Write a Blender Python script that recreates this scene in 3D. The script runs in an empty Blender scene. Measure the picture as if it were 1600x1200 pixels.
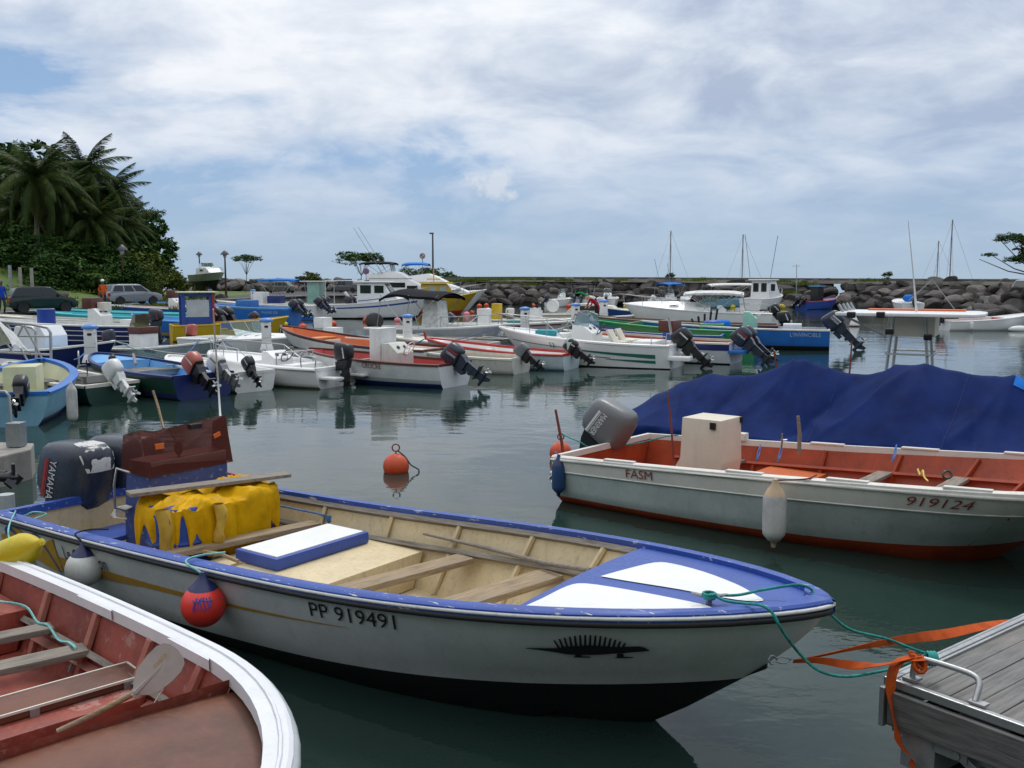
import bpy, bmesh, math, random
from mathutils import Vector, Matrix, noise as mnoise
R = math.radians
PI = math.pi
SC = bpy.context.scene
COL = SC.collection
random.seed(7)

# ------------------------------------------------------------------ camera
CAMH, FOC = 2.8, 1500.0
TH = math.atan(166 / 1500.0)
cd = bpy.data.cameras.new('camera')
cam = bpy.data.objects.new('camera', cd)
COL.objects.link(cam)
cam.location = (0, 0, CAMH)
cam.rotation_euler = (PI / 2 - TH, 0, 0)
cd.sensor_width = 36
cd.lens = FOC / 1600 * 36
cd.clip_start = 0.05
cd.clip_end = 12000
SC.camera = cam

# ------------------------------------------------------------------ world and sun
SUN_EL, SUN_AZ = 58, 12          # azimuth from +Y towards +X
world = bpy.data.worlds.new('World')
SC.world = world
world.use_nodes = True
nt = world.node_tree
nt.nodes.clear()


def nn(t, typ, **kw):
    n = t.nodes.new(typ)
    for k, v in kw.items():
        setattr(n, k, v)
    return n


wo = nn(nt, 'ShaderNodeOutputWorld')
bg = nn(nt, 'ShaderNodeBackground')
SKYS = 0.1
bg.inputs['Strength'].default_value = SKYS
sky = nn(nt, 'ShaderNodeTexSky', sky_type='NISHITA')
sky.sun_disc = False
sky.sun_elevation = R(SUN_EL)
sky.sun_rotation = R(SUN_AZ)
sky.dust_density = 1.0
sky.ozone_density = 1.6
tc = nn(nt, 'ShaderNodeTexCoord')
sep = nn(nt, 'ShaderNodeSeparateXYZ')
nt.links.new(tc.outputs['Generated'], sep.inputs[0])


def wm(op, a, b=None, clamp=False):
    n = nn(nt, 'ShaderNodeMath', operation=op, use_clamp=clamp)
    for i, q in enumerate((a, b)):
        if q is None:
            continue
        if isinstance(q, (int, float)):
            n.inputs[i].default_value = q
        else:
            nt.links.new(q, n.inputs[i])
    return n.outputs[0]


zz = wm('ADD', wm('MAXIMUM', sep.outputs[2], 0.0), 0.26)
cmb = nn(nt, 'ShaderNodeCombineXYZ')
nt.links.new(wm('DIVIDE', sep.outputs[0], zz), cmb.inputs[0])
nt.links.new(wm('MULTIPLY', wm('DIVIDE', sep.outputs[1], zz), 1.0), cmb.inputs[1])


def wnoise(scale, detail, rough, off, dist=0.0):
    mp = nn(nt, 'ShaderNodeMapping')
    mp.inputs['Location'].default_value = off
    nt.links.new(cmb.outputs[0], mp.inputs[0])
    n = nn(nt, 'ShaderNodeTexNoise')
    n.inputs['Scale'].default_value = scale
    n.inputs['Detail'].default_value = detail
    n.inputs['Roughness'].default_value = rough
    n.inputs['Distortion'].default_value = dist
    nt.links.new(mp.outputs[0], n.inputs['Vector'])
    return n.outputs['Fac']


def wramp(fac, stops):
    r = nn(nt, 'ShaderNodeValToRGB')
    e = r.color_ramp.elements
    while len(e) < len(stops):
        e.new(0.5)
    for q, (p, c) in zip(e, stops):
        q.position = p
        q.color = (c[0], c[1], c[2], 1) if isinstance(c, tuple) else (c, c, c, 1)
    nt.links.new(fac, r.inputs[0])
    return r.outputs[0]


def wmix(f, a, b):
    n = nn(nt, 'ShaderNodeMix', data_type='RGBA')
    if isinstance(f, float):
        n.inputs[0].default_value = f
    else:
        nt.links.new(f, n.inputs[0])
    for i, q in ((6, a), (7, b)):
        if isinstance(q, tuple):
            n.inputs[i].default_value = q
        else:
            nt.links.new(q, n.inputs[i])
    return n.outputs[2]


n1 = wnoise(1.5, 10, 0.58, (3.1, 1.7, 0), 0.3)
n2 = wnoise(3.0, 10, 0.57, (11.0, 4.0, 2.0), 0.35)
n3 = wnoise(0.5, 4, 0.5, (1.0, 9.0, 4.0))
# coverage: mostly cloud, opening to blue low on the left of the view
cover = wm('ADD', wm('ADD', n1, wm('MULTIPLY', sep.outputs[0], 0.24)), wm('MULTIPLY', wm('MINIMUM', sep.outputs[2], 0.35), 0.95))
cover = wm('SUBTRACT', cover, 0.004)
mask = wramp(cover, [(0.45, 0.0), (0.515, 0.6), (0.60, 1.0)])
K = 1.0 / SKYS
shade = wm('ADD', wm('MULTIPLY', n2, 0.78), wm('MULTIPLY', n3, 0.36))
shade = wm('SUBTRACT', shade, wm('MULTIPLY', sep.outputs[0], 0.10))
cloud = wramp(shade, [(0.40, (0.40, 0.47, 0.61)), (0.50, (0.54, 0.61, 0.72)), (0.58, (0.67, 0.72, 0.80)), (0.66, (0.80, 0.83, 0.88)), (0.76, (0.88, 0.90, 0.93))])
cloudK = nn(nt, 'ShaderNodeVectorMath', operation='SCALE')
nt.links.new(cloud, cloudK.inputs[0])
# an overcast is brighter overhead than at the horizon
boost = wm('MULTIPLY', wm('ADD', 1.0, wm('MULTIPLY', sep.outputs[2], 0.55)), K)
nt.links.new(boost, cloudK.inputs['Scale'])
low = wramp(sep.outputs[2], [(0.0, (0.40 * K, 0.53 * K, 0.67 * K)), (0.12, (0.32 * K, 0.48 * K, 0.72 * K)), (0.5, (0.17 * K, 0.31 * K, 0.60 * K))])
blue = wmix(0.95, sky.outputs[0], low)
thin = wramp(sep.outputs[2], [(0.0, 0.06), (0.06, 0.28), (0.13, 0.75), (0.2, 1.0)])
final = wmix(wm('MULTIPLY', mask, thin), blue, cloudK.outputs[0])
# one small bright cumulus low in the middle of the sky
pd_ = V3 = None
k_ = (600 - 289) / FOC
dv = (-24 / FOC, math.cos(TH) + k_ * math.sin(TH), -math.sin(TH) + k_ * math.cos(TH))
ln_ = math.sqrt(sum(q * q for q in dv))
dx_ = wm('SUBTRACT', sep.outputs[0], dv[0] / ln_)
dz_ = wm('SUBTRACT', sep.outputs[2], dv[2] / ln_)
rad_ = wm('ADD', wm('POWER', wm('DIVIDE', dx_, 0.036), 2.0), wm('POWER', wm('ABSOLUTE', wm('DIVIDE', dz_, 0.019)), 2.0))
pn = nn(nt, 'ShaderNodeTexNoise')
pn.inputs['Scale'].default_value = 48
pn.inputs['Detail'].default_value = 8
pn.inputs['Roughness'].default_value = 0.62
nt.links.new(tc.outputs['Generated'], pn.inputs['Vector'])
pm_ = wramp(wm('SUBTRACT', wm('ADD', wm('MULTIPLY', pn.outputs['Fac'], 4.2), -1.25), rad_), [(0.15, 0.0), (0.85, 0.7)])
front_ = wm('GREATER_THAN', sep.outputs[1], 0.0)
final = wmix(wm('MULTIPLY', pm_, front_), final, (0.72 * K, 0.77 * K, 0.84 * K, 1))
nt.links.new(final, bg.inputs['Color'])
nt.links.new(bg.outputs[0], wo.inputs[0])

sl = bpy.data.lights.new('sun', 'SUN')
sl.energy = 1.3
sl.angle = R(14)
sl.color = (1.0, 0.955, 0.89)
sun = bpy.data.objects.new('sun', sl)
COL.objects.link(sun)
sun.rotation_euler = (-R(90 - SUN_EL), 0, -R(SUN_AZ))
SC.view_settings.view_transform = 'Standard'
SC.view_settings.look = 'None'
SC.view_settings.exposure = 0
SC.view_settings.gamma = 1
SC.view_settings.use_curve_mapping = False
SC.render.engine = 'CYCLES'
SC.cycles.max_bounces = 8

# ------------------------------------------------------------------ geometry helpers
CT, ST = math.cos(TH), math.sin(TH)


def P(px, py, z=0.0):
    """world point at height z seen at photo pixel (px, py) - a measuring aid"""
    k = (600 - py) / FOC
    d = Vector(((px - 800) / FOC, CT + k * ST, -ST + k * CT))
    t = (z - CAMH) / d.z
    return Vector((0, 0, CAMH)) + d * t


def PD(px, py, Y):
    """world point at depth Y seen at photo pixel"""
    k = (600 - py) / FOC
    d = Vector(((px - 800) / FOC, CT + k * ST, -ST + k * CT))
    return Vector((0, 0, CAMH)) + d * (Y / d.y)


def V(*a):
    return Vector(a)


class MB:
    def __init__(s):
        s.v, s.f, s.m = [], [], []

    def add(s, vs, fs, mi=0):
        o = len(s.v)
        s.v += [tuple(p) for p in vs]
        for f in fs:
            s.f.append(tuple(i + o for i in f))
            s.m.append(mi)
        return s

    def box(s, c, d, mi=0, rot=None, top=1.0, topy=None, shx=0.0):
        """box centred at c with size d; top = scale of the upper face; shx = x shift of the upper face"""
        ty = top if topy is None else topy
        vs = []
        for k in (0, 1):
            for a, b in ((-1, -1), (1, -1), (1, 1), (-1, 1)):
                sx, sy = (top, ty) if k else (1, 1)
                p = V(a * d[0] / 2 * sx + (shx if k else 0), b * d[1] / 2 * sy, (k - 0.5) * d[2])
                if rot is not None:
                    p = rot @ p
                vs.append(p + Vector(c))
        return s.add(vs, [(3, 2, 1, 0), (4, 5, 6, 7), (0, 1, 5, 4), (1, 2, 6, 5), (2, 3, 7, 6), (3, 0, 4, 7)], mi)

    def beam(s, a, b, w, h, mi=0):
        a, b = Vector(a), Vector(b)
        d = b - a
        q = d.to_track_quat('X', 'Z').to_matrix()
        return s.box((a + b) / 2, (d.length, w, h), mi, q)

    def tube(s, pts, r, seg=6, mi=0, closed=False):
        pts = [Vector(p) for p in pts]
        n = len(pts)
        rr = r if isinstance(r, (list, tuple)) else [r] * n
        vs, fs = [], []
        up = V(0, 0, 1)
        prev = None
        for i, p in enumerate(pts):
            if closed:
                t = pts[(i + 1) % n] - pts[i - 1]
            else:
                t = pts[min(i + 1, n - 1)] - pts[max(i - 1, 0)]
            t = t.normalized() if t.length > 1e-9 else V(0, 0, 1)
            if prev is None:
                a = up if abs(t.z) < 0.9 else V(1, 0, 0)
                x = t.cross(a).normalized()
            else:
                x = (prev - t * prev.dot(t))
                x = x.normalized() if x.length > 1e-6 else t.orthogonal().normalized()
            prev = x
            y = t.cross(x)
            for k in range(seg):
                an = 2 * PI * k / seg
                vs.append(p + (x * math.cos(an) + y * math.sin(an)) * rr[i])
        m = n if closed else n - 1
        for i in range(m):
            j = (i + 1) % n
            for k in range(seg):
                l = (k + 1) % seg
                fs.append((i * seg + k, i * seg + l, j * seg + l, j * seg + k))
        if not closed:
            fs.append(tuple(range(seg - 1, -1, -1)))
            fs.append(tuple((n - 1) * seg + k for k in range(seg)))
        return s.add(vs, fs, mi)

    def lathe(s, prof, seg=16, c=(0, 0, 0), mi=0, rot=None, sc=(1, 1, 1)):
        vs, fs = [], []
        for r, z in prof:
            for k in range(seg):
                an = 2 * PI * k / seg
                p = V(r * math.cos(an) * sc[0], r * math.sin(an) * sc[1], z * sc[2])
                if rot is not None:
                    p = rot @ p
                vs.append(p + Vector(c))
        for i in range(len(prof) - 1):
            for k in range(seg):
                l = (k + 1) % seg
                fs.append((i * seg + k, i * seg + l, (i + 1) * seg + l, (i + 1) * seg + k))
        if prof[0][0] > 1e-4:
            fs.append(tuple(range(seg - 1, -1, -1)))
        if prof[-1][0] > 1e-4:
            fs.append(tuple((len(prof) - 1) * seg + k for k in range(seg)))
        return s.add(vs, fs, mi)

    def ball(s, c, r, seg=16, mi=0, sc=(1, 1, 1), rot=None):
        n = max(6, seg // 2)
        return s.lathe([(r * math.sin(PI * i / n), -r * math.cos(PI * i / n)) for i in range(n + 1)], seg, c, mi, rot, sc)

    def grid(s, fn, nu, nv, mi=0, wrap=False):
        vs = [fn(i / nu, j / nv) for i in range(nu + 1) for j in range(nv + 1)]
        fs = []
        for i in range(nu):
            for j in range(nv):
                a = i * (nv + 1) + j
                fs.append((a, a + nv + 1, a + nv + 2, a + 1))
        return s.add(vs, fs, mi)

    def prism(s, poly, y0, y1, mi=0, inset=0.0):
        """polygon in x,z extruded along y"""
        n = len(poly)
        vs = [V(x, y0, z) for x, z in poly] + [V(x, y1, z) for x, z in poly]
        fs = [tuple(range(n)), tuple(range(2 * n - 1, n - 1, -1))]
        for i in range(n):
            j = (i + 1) % n
            fs.append((j, i, i + n, j + n))
        return s.add(vs, fs, mi)

    def slab(s, poly, z0, z1, mi=0):
        """polygon in x,y extruded in z (z0/z1 numbers)"""
        n = len(poly)
        vs = [V(p[0], p[1], z0) for p in poly] + [V(p[0], p[1], z1) for p in poly]
        fs = [tuple(range(n - 1, -1, -1)), tuple(range(n, 2 * n))]
        for i in range(n):
            j = (i + 1) % n
            fs.append((i, j, j + n, i + n))
        return s.add(vs, fs, mi)

    def mesh(s, name, mats, smooth=None, bevel=0, bseg=2, fixn=False):
        me = bpy.data.meshes.new(name)
        me.from_pydata(s.v, [], s.f)
        for m in (mats if isinstance(mats, (list, tuple)) else [mats]):
            me.materials.append(m)
        me.polygons.foreach_set('material_index', s.m)
        if bevel or fixn:
            bm = bmesh.new()
            bm.from_mesh(me)
            if fixn:
                bmesh.ops.remove_doubles(bm, verts=bm.verts, dist=1e-4)
                bmesh.ops.recalc_face_normals(bm, faces=bm.faces)
            if bevel:
                bmesh.ops.bevel(bm, geom=bm.edges[:], offset=bevel, segments=bseg, profile=0.6, affect='EDGES', clamp_overlap=True)
            bm.to_mesh(me)
            bm.free()
        if smooth is not None:
            me.polygons.foreach_set('use_smooth', [True] * len(me.polygons))
            me.set_sharp_from_angle(angle=R(smooth))
        me.update()
        return me

    def build(s, name, mats, parent=None, smooth=None, bevel=0, bseg=2, label=None, fixn=False, loc=None, rot=None):
        o = bpy.data.objects.new(name, s.mesh(name, mats, smooth, bevel, bseg, fixn))
        COL.objects.link(o)
        if parent is not None:
            o.parent = parent
        if loc is not None:
            o.location = loc
        if rot is not None:
            o.rotation_euler = rot
        if label:
            o['label'] = label
        return o


def link(name, me, parent=None, loc=None, rot=None, scale=None, label=None):
    o = bpy.data.objects.new(name, me)
    COL.objects.link(o)
    if parent is not None:
        o.parent = parent
    if loc is not None:
        o.location = loc
    if rot is not None:
        o.rotation_euler = rot
    if scale is not None:
        o.scale = scale if isinstance(scale, (tuple, list)) else (scale,) * 3
    if label:
        o['label'] = label
    return o


def tag(o, label, cat, group=None):
    o['label'] = label
    o['category'] = cat
    if group:
        o['group'] = group
    return o


def thing(name, label, cat, loc=(0, 0, 0), rz=0.0, group=None):
    o = bpy.data.objects.new(name, None)
    COL.objects.link(o)
    o.location = loc
    o.rotation_euler = (0, 0, rz)
    return tag(o, label, cat, group)


def struct(o):
    o['kind'] = 'structure'
    return o


def stuff(o):
    o['kind'] = 'stuff'
    return o


def smoothpts(pts, n=6):
    """Catmull-Rom through the points"""
    pts = [Vector(p) for p in pts]
    q = [pts[0] * 2 - pts[1]] + pts + [pts[-1] * 2 - pts[-2]]
    out = []
    for i in range(1, len(q) - 2):
        for k in range(n):
            t = k / n
            a, b, c, d = q[i - 1], q[i], q[i + 1], q[i + 2]
            out.append(0.5 * ((2 * b) + (c - a) * t + (2 * a - 5 * b + 4 * c - d) * t * t + (3 * b - a - 3 * c + d) * t ** 3))
    out.append(pts[-1])
    return out


# ------------------------------------------------------------------ materials
MATS = {}


def mat(name, col, rough=0.5, kind='paint', metal=0.0, var=0.12, scale=6.0, bump=0.0, spec=0.5, chip=None, chipamt=0.38, **kw):
    key = (name,)
    if key in MATS:
        return MATS[key]
    m = bpy.data.materials.new(name)
    MATS[key] = m
    m.use_nodes = True
    t = m.node_tree
    b = t.nodes['Principled BSDF']
    b.inputs['Roughness'].default_value = rough
    b.inputs['Metallic'].default_value = metal
    if kind in ('leaf', 'cloth'):
        spec = 0.06
        rough = max(rough, 0.7)
    b.inputs['Specular IOR Level'].default_value = spec
    co = nn(t, 'ShaderNodeTexCoord')
    L = t.links.new

    def noise(sc, det=5, ro=0.6, vec=None, stretch=None):
        n = nn(t, 'ShaderNodeTexNoise')
        n.inputs['Scale'].default_value = sc
        n.inputs['Detail'].default_value = det
        n.inputs['Roughness'].default_value = ro
        if stretch:
            mp = nn(t, 'ShaderNodeMapping')
            mp.inputs['Scale'].default_value = stretch
            L(co.outputs['Object'], mp.inputs[0])
            L(mp.outputs[0], n.inputs['Vector'])
        else:
            L(co.outputs['Object'], n.inputs['Vector'])
        return n.outputs['Fac']

    def ramp(fac, stops):
        r = nn(t, 'ShaderNodeValToRGB')
        e = r.color_ramp.elements
        while len(e) < len(stops):
            e.new(0.5)
        for q, (p, c) in zip(e, stops):
            q.position = p
            q.color = (c[0], c[1], c[2], 1) if isinstance(c, tuple) else (c, c, c, 1)
        L(fac, r.inputs[0])
        return r.outputs[0]

    def mix(f, a, c):
        n = nn(t, 'ShaderNodeMix', data_type='RGBA')
        if isinstance(f, float):
            n.inputs[0].default_value = f
        else:
            L(f, n.inputs[0])
        for i, q in ((6, a), (7, c)):
            if isinstance(q, tuple):
                n.inputs[i].default_value = (q[0], q[1], q[2], 1)
            else:
                L(q, n.inputs[i])
        return n.outputs[2]

    def mulc(c, k):
        return tuple(min(1, max(0, x * k)) for x in c)

    hb = None
    if kind == 'wood':
        st = kw.get('stretch', (1.2, 14, 14))
        g = noise(3.2, 8, 0.7, stretch=st)
        g2 = noise(1.3, 4, 0.6)
        c = ramp(g, [(0.33, mulc(col, 0.45)), (0.5, mulc(col, 0.95)), (0.68, mulc(col, 1.35))])
        c = mix(ramp(g2, [(0.4, 0.0), (0.7, 0.5)]), c, mulc(kw.get('col2', (0.30, 0.27, 0.24)), 0.9))
        L(c, b.inputs['Base Color'])
        hb, bump = g, bump or 0.004
    elif kind == 'rock':
        oi = nn(t, 'ShaderNodeObjectInfo')
        g = noise(1.3, 8, 0.65)
        g2 = noise(5.5, 6, 0.7)
        c = ramp(g, [(0.3, mulc(col, 0.5)), (0.52, col), (0.72, mulc(col, 1.7))])
        c2 = ramp(g2, [(0.35, mulc(col, 0.55)), (0.65, mulc(col, 1.5))])
        c = mix(0.45, c, c2)
        tone = ramp(oi.outputs['Random'], [(0.0, 0.45), (0.55, 0.9), (0.8, 1.5), (1.0, 2.6)])
        mm = nn(t, 'ShaderNodeMix', data_type='RGBA', blend_type='MULTIPLY')
        mm.inputs[0].default_value = 1.0
        L(c, mm.inputs[6])
        L(tone, mm.inputs[7])
        L(mm.outputs[2], b.inputs['Base Color'])
        hb, bump = g2, bump or 0.06
    elif kind == 'leaf':
        oi = nn(t, 'ShaderNodeObjectInfo')
        g = noise(kw.get('cs', 0.6), 3, 0.6)
        g2 = noise(9.0, 3, 0.6)
        c = ramp(g, [(0.32, mulc(col, 0.5)), (0.5, col), (0.7, kw.get('col2', mulc(col, 1.7)))])
        c = mix(ramp(g2, [(0.45, 0.0), (0.75, 0.7)]), c, mulc(kw.get('col2', mulc(col, 1.6)), 1.15))
        L(c, b.inputs['Base Color'])
        b.inputs['Subsurface Weight'].default_value = 0.0
    elif kind == 'ground':
        g = noise(scale * 0.25, 6, 0.6)
        g2 = noise(scale * 4, 8, 0.7)
        c = ramp(g, [(0.35, mulc(col, 0.65)), (0.5, col), (0.66, kw.get('col2', mulc(col, 1.5)))])
        c = mix(ramp(g2, [(0.4, 0.0), (0.7, 0.6)]), c, mulc(col, 0.5))
        L(c, b.inputs['Base Color'])
        hb, bump = g2, bump or 0.05
    elif kind == 'cloth':
        g = noise(scale, 5, 0.6)
        c = ramp(g, [(0.35, mulc(col, 0.8)), (0.6, mulc(col, 1.15))])
        L(c, b.inputs['Base Color'])
        hb = noise(scale * 6, 4, 0.6)
        bump = bump or 0.002
    elif kind == 'glass':
        b.inputs['Base Color'].default_value = (*col, 1)
        b.inputs['Transmission Weight'].default_value = kw.get('tr', 0.85)
        b.inputs['IOR'].default_value = 1.12
        b.inputs['Alpha'].default_value = 1.0
        return m
    else:
        g = noise(scale * 0.35, 5, 0.65)
        g2 = noise(scale * 5, 4, 0.6)
        dirt = kw.get('dirt', tuple(x * 0.55 + 0.02 for x in col))
        c = ramp(g, [(0.35, mulc(col, 1 - var)), (0.6, mulc(col, 1 + var * 0.4))])
        c = mix(ramp(g2, [(0.52, 0.0), (0.8, kw.get('dirtamt', 0.30))]), c, dirt)
        if kw.get('streak'):
            sg = noise(2.2, 5, 0.7, stretch=(6, 6, 0.5))
            c = mix(ramp(sg, [(0.55, 0.0), (0.78, kw['streak'])]), c, kw.get('streakcol', (0.20, 0.15, 0.09)))
        if chip:
            cg = noise(kw.get('chips', 9.0), 8, 0.75, stretch=kw.get('cstretch', (1, 1, 1)))
            c = mix(ramp(cg, [(1 - chipamt - 0.01, 0.0), (1 - chipamt + 0.015, 1.0)]), c, chip)
        L(c, b.inputs['Base Color'])
        rr = ramp(g2, [(0.3, max(0.05, rough - 0.08)), (0.7, min(1, rough + 0.12))])
        L(rr, b.inputs['Roughness'])
        hb = g2
    if hb is not None and bump:
        bn = nn(t, 'ShaderNodeBump')
        bn.inputs['Strength'].default_value = 1.0
        bn.inputs['Distance'].default_value = bump
        L(hb, bn.inputs['Height'])
        L(bn.outputs[0], b.inputs['Normal'])
    return m


white = mat('white_paint', (0.74, 0.74, 0.71), 0.42, streak=0.35)
white2 = mat('clean_gelcoat', (0.80, 0.80, 0.78), 0.28, var=0.05, dirtamt=0.15)
cream = mat('cream_paint', (0.66, 0.54, 0.33), 0.55, var=0.12, streak=0.45, streakcol=(0.22, 0.13, 0.06), dirt=(0.26, 0.17, 0.09), dirtamt=0.35, chip=(0.34, 0.23, 0.12), chipamt=0.29, chips=14)
offwhite = mat('off_white_paint', (0.66, 0.63, 0.55), 0.5, streak=0.3)
blueP = mat('blue_gunwale_paint', (0.028, 0.078, 0.35), 0.38, chip=(0.62, 0.62, 0.6), chipamt=0.385, chips=5.0, cstretch=(1.0, 6, 6))
blueD = mat('blue_paint', (0.028, 0.078, 0.34), 0.42, chip=(0.55, 0.56, 0.56), chipamt=0.29, chips=10)
navy = mat('navy_paint', (0.012, 0.025, 0.13), 0.35)
bright_blue = mat('bright_blue_paint', (0.02, 0.15, 0.50), 0.42)
sky_blue = mat('pale_blue_paint', (0.10, 0.33, 0.66), 0.42)
turq = mat('turquoise_paint', (0.08, 0.50, 0.55), 0.45)
ltblue = mat('light_blue_paint', (0.22, 0.45, 0.58), 0.45, streak=0.3)
hullgrey = mat('grey_hull_paint', (0.40, 0.43, 0.44), 0.45, streak=0.3)
dkgreen = mat('dark_green_paint', (0.012, 0.05, 0.035), 0.4)
greenP = mat('green_paint', (0.02, 0.28, 0.10), 0.45)
red_in = mat('red_interior_paint', (0.30, 0.06, 0.038), 0.55, var=0.35, streak=0.5, streakcol=(0.07, 0.035, 0.03), dirt=(0.34, 0.15, 0.12), dirtamt=0.75, chip=(0.38, 0.18, 0.15), chipamt=0.40, chips=3.5)
pink_in = mat('faded_red_paint', (0.50, 0.20, 0.15), 0.6, var=0.2)
orange_in = mat('orange_red_paint', (0.37, 0.052, 0.012), 0.5, var=0.3, streak=0.45, streakcol=(0.12, 0.03, 0.015), chip=(0.45, 0.16, 0.07), chipamt=0.33, chips=9)
orangeP = mat('orange_paint', (0.68, 0.14, 0.03), 0.5)
redP = mat('red_paint', (0.42, 0.03, 0.025), 0.45)
yellowP = mat('yellow_paint', (0.62, 0.40, 0.015), 0.45)
gold = mat('gold_stripe_paint', (0.45, 0.25, 0.03), 0.45)
black = mat('black_plastic', (0.012, 0.012, 0.014), 0.35)
blackrub = mat('black_rubber', (0.015, 0.015, 0.016), 0.55)
antifoul = mat('black_antifouling', (0.008, 0.009, 0.011), 0.6)
cowl = mat('charcoal_cowling', (0.028, 0.036, 0.055), 0.28, var=0.05, dirtamt=0.2, dirt=(0.07, 0.08, 0.09))
cowlgrey = mat('grey_cowling', (0.16, 0.165, 0.17), 0.35, var=0.05)
cowlw = mat('white_cowling', (0.7, 0.7, 0.68), 0.32)
cowlr = mat('red_cowling', (0.42, 0.10, 0.07), 0.35)
decalred = mat('red_decal', (0.45, 0.03, 0.03), 0.4)
decalw = mat('white_decal', (0.75, 0.75, 0.75), 0.4)
inkblack = mat('black_lettering', (0.012, 0.012, 0.015), 0.5)
inkred = mat('dark_red_lettering', (0.22, 0.035, 0.02), 0.6)
inkblue = mat('blue_lettering', (0.03, 0.07, 0.35), 0.5)
inkgreen = mat('green_lettering', (0.02, 0.22, 0.18), 0.5)
wood = mat('weathered_wood', (0.23, 0.20, 0.165), 0.85, 'wood')
woodtan = mat('tan_wood', (0.33, 0.24, 0.14), 0.8, 'wood', col2=(0.28, 0.25, 0.21))
plank = mat('grey_deck_wood', (0.155, 0.155, 0.15), 0.85, 'wood', stretch=(1.0, 12, 12))
ply = mat('brown_plywood', (0.135, 0.05, 0.027), 0.5, var=0.45, scale=4, dirt=(0.17, 0.10, 0.075), dirtamt=0.5, streak=0.4, streakcol=(0.22, 0.08, 0.03), chip=(0.20, 0.13, 0.10), chipamt=0.30, chips=6)
metal = mat('aluminium', (0.42, 0.43, 0.43), 0.42, metal=0.85, var=0.15)
galv = mat('galvanised_steel', (0.32, 0.34, 0.35), 0.5, metal=0.6, var=0.2)
concrete = mat('concrete', (0.30, 0.28, 0.25), 0.85, var=0.3, scale=5, bump=0.004, streak=0.4)
asphalt = mat('asphalt', (0.06, 0.06, 0.062), 0.9, var=0.2)
rock = mat('basalt_rock', (0.056, 0.048, 0.043), 0.8, 'rock')
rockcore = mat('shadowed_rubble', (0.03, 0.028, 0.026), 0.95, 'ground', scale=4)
grass = mat('grass_ground', (0.095, 0.165, 0.028), 0.95, 'ground', scale=3, col2=(0.13, 0.14, 0.03))
leafA = mat('dark_foliage', (0.028, 0.068, 0.016), 0.55, 'leaf', col2=(0.07, 0.13, 0.028))
leafB = mat('green_foliage', (0.045, 0.10, 0.022), 0.55, 'leaf', col2=(0.075, 0.13, 0.03))
leafC = mat('yellow_green_foliage', (0.085, 0.125, 0.022), 0.6, 'leaf', col2=(0.14, 0.16, 0.035))
palmleaf = mat('palm_leaf', (0.026, 0.052, 0.012), 0.45, 'leaf', col2=(0.075, 0.09, 0.022))
palmdry = mat('dry_palm_leaf', (0.15, 0.12, 0.035), 0.6, 'leaf', col2=(0.22, 0.17, 0.06))
bark = mat('bark', (0.10, 0.085, 0.065), 0.9, 'wood', stretch=(8, 8, 2))
buoyor = mat('orange_buoy_plastic', (0.62, 0.07, 0.015), 0.5, var=0.2, dirt=(0.30, 0.14, 0.06), dirtamt=0.7, streak=0.4)
fendred = mat('coral_red_vinyl', (0.80, 0.045, 0.03), 0.38, var=0.05, dirtamt=0.1)
fendw = mat('white_vinyl', (0.66, 0.67, 0.65), 0.4, var=0.1, streak=0.25)
fendgrey = mat('dirty_white_vinyl', (0.50, 0.49, 0.47), 0.6, var=0.3, streak=0.7, streakcol=(0.16, 0.14, 0.12))
fendnavy = mat('navy_vinyl', (0.018, 0.025, 0.10), 0.4)
tarpblue = mat('navy_tarpaulin', (0.006, 0.019, 0.098), 0.7, 'cloth', scale=2.5)
bluecan = mat('blue_canvas', (0.02, 0.16, 0.55), 0.6, 'cloth')
blackcan = mat('black_canvas', (0.012, 0.012, 0.016), 0.7, 'cloth')
whitecan = mat('white_canvas', (0.62, 0.62, 0.60), 0.7, 'cloth')
greencan = mat('green_canvas', (0.02, 0.22, 0.08), 0.7, 'cloth')
yellowcl = mat('yellow_oilskin', (0.60, 0.33, 0.005), 0.42, 'cloth', scale=5)
drum = mat('blue_drum_plastic', (0.012, 0.05, 0.30), 0.35)
teal = mat('teal_rope', (0.012, 0.27, 0.24), 0.7, scale=60, var=0.4)
paleteal = mat('pale_teal_rope', (0.20, 0.52, 0.50), 0.7, scale=60, var=0.3)
bluerope = mat('blue_rope', (0.06, 0.17, 0.42), 0.75, scale=60, var=0.4)
strapor = mat('orange_webbing', (0.46, 0.082, 0.018), 0.6, 'cloth', scale=8)
glass = mat('tinted_windscreen', (0.55, 0.70, 0.68), 0.05, 'glass')
glassred = mat('smoked_red_acrylic', (0.15, 0.045, 0.035), 0.08, 'glass', tr=0.55)
glassdark = mat('dark_window_glass', (0.012, 0.016, 0.018), 0.06, var=0.02, spec=0.6)
skin = mat('dark_skin', (0.12, 0.06, 0.035), 0.5)
rustred = mat('rusty_red_metal', (0.22, 0.05, 0.03), 0.6)
brownP = mat('brown_paint', (0.10, 0.028, 0.018), 0.4)
propm = mat('propeller_metal', (0.45, 0.46, 0.46), 0.35, metal=0.7)


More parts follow.
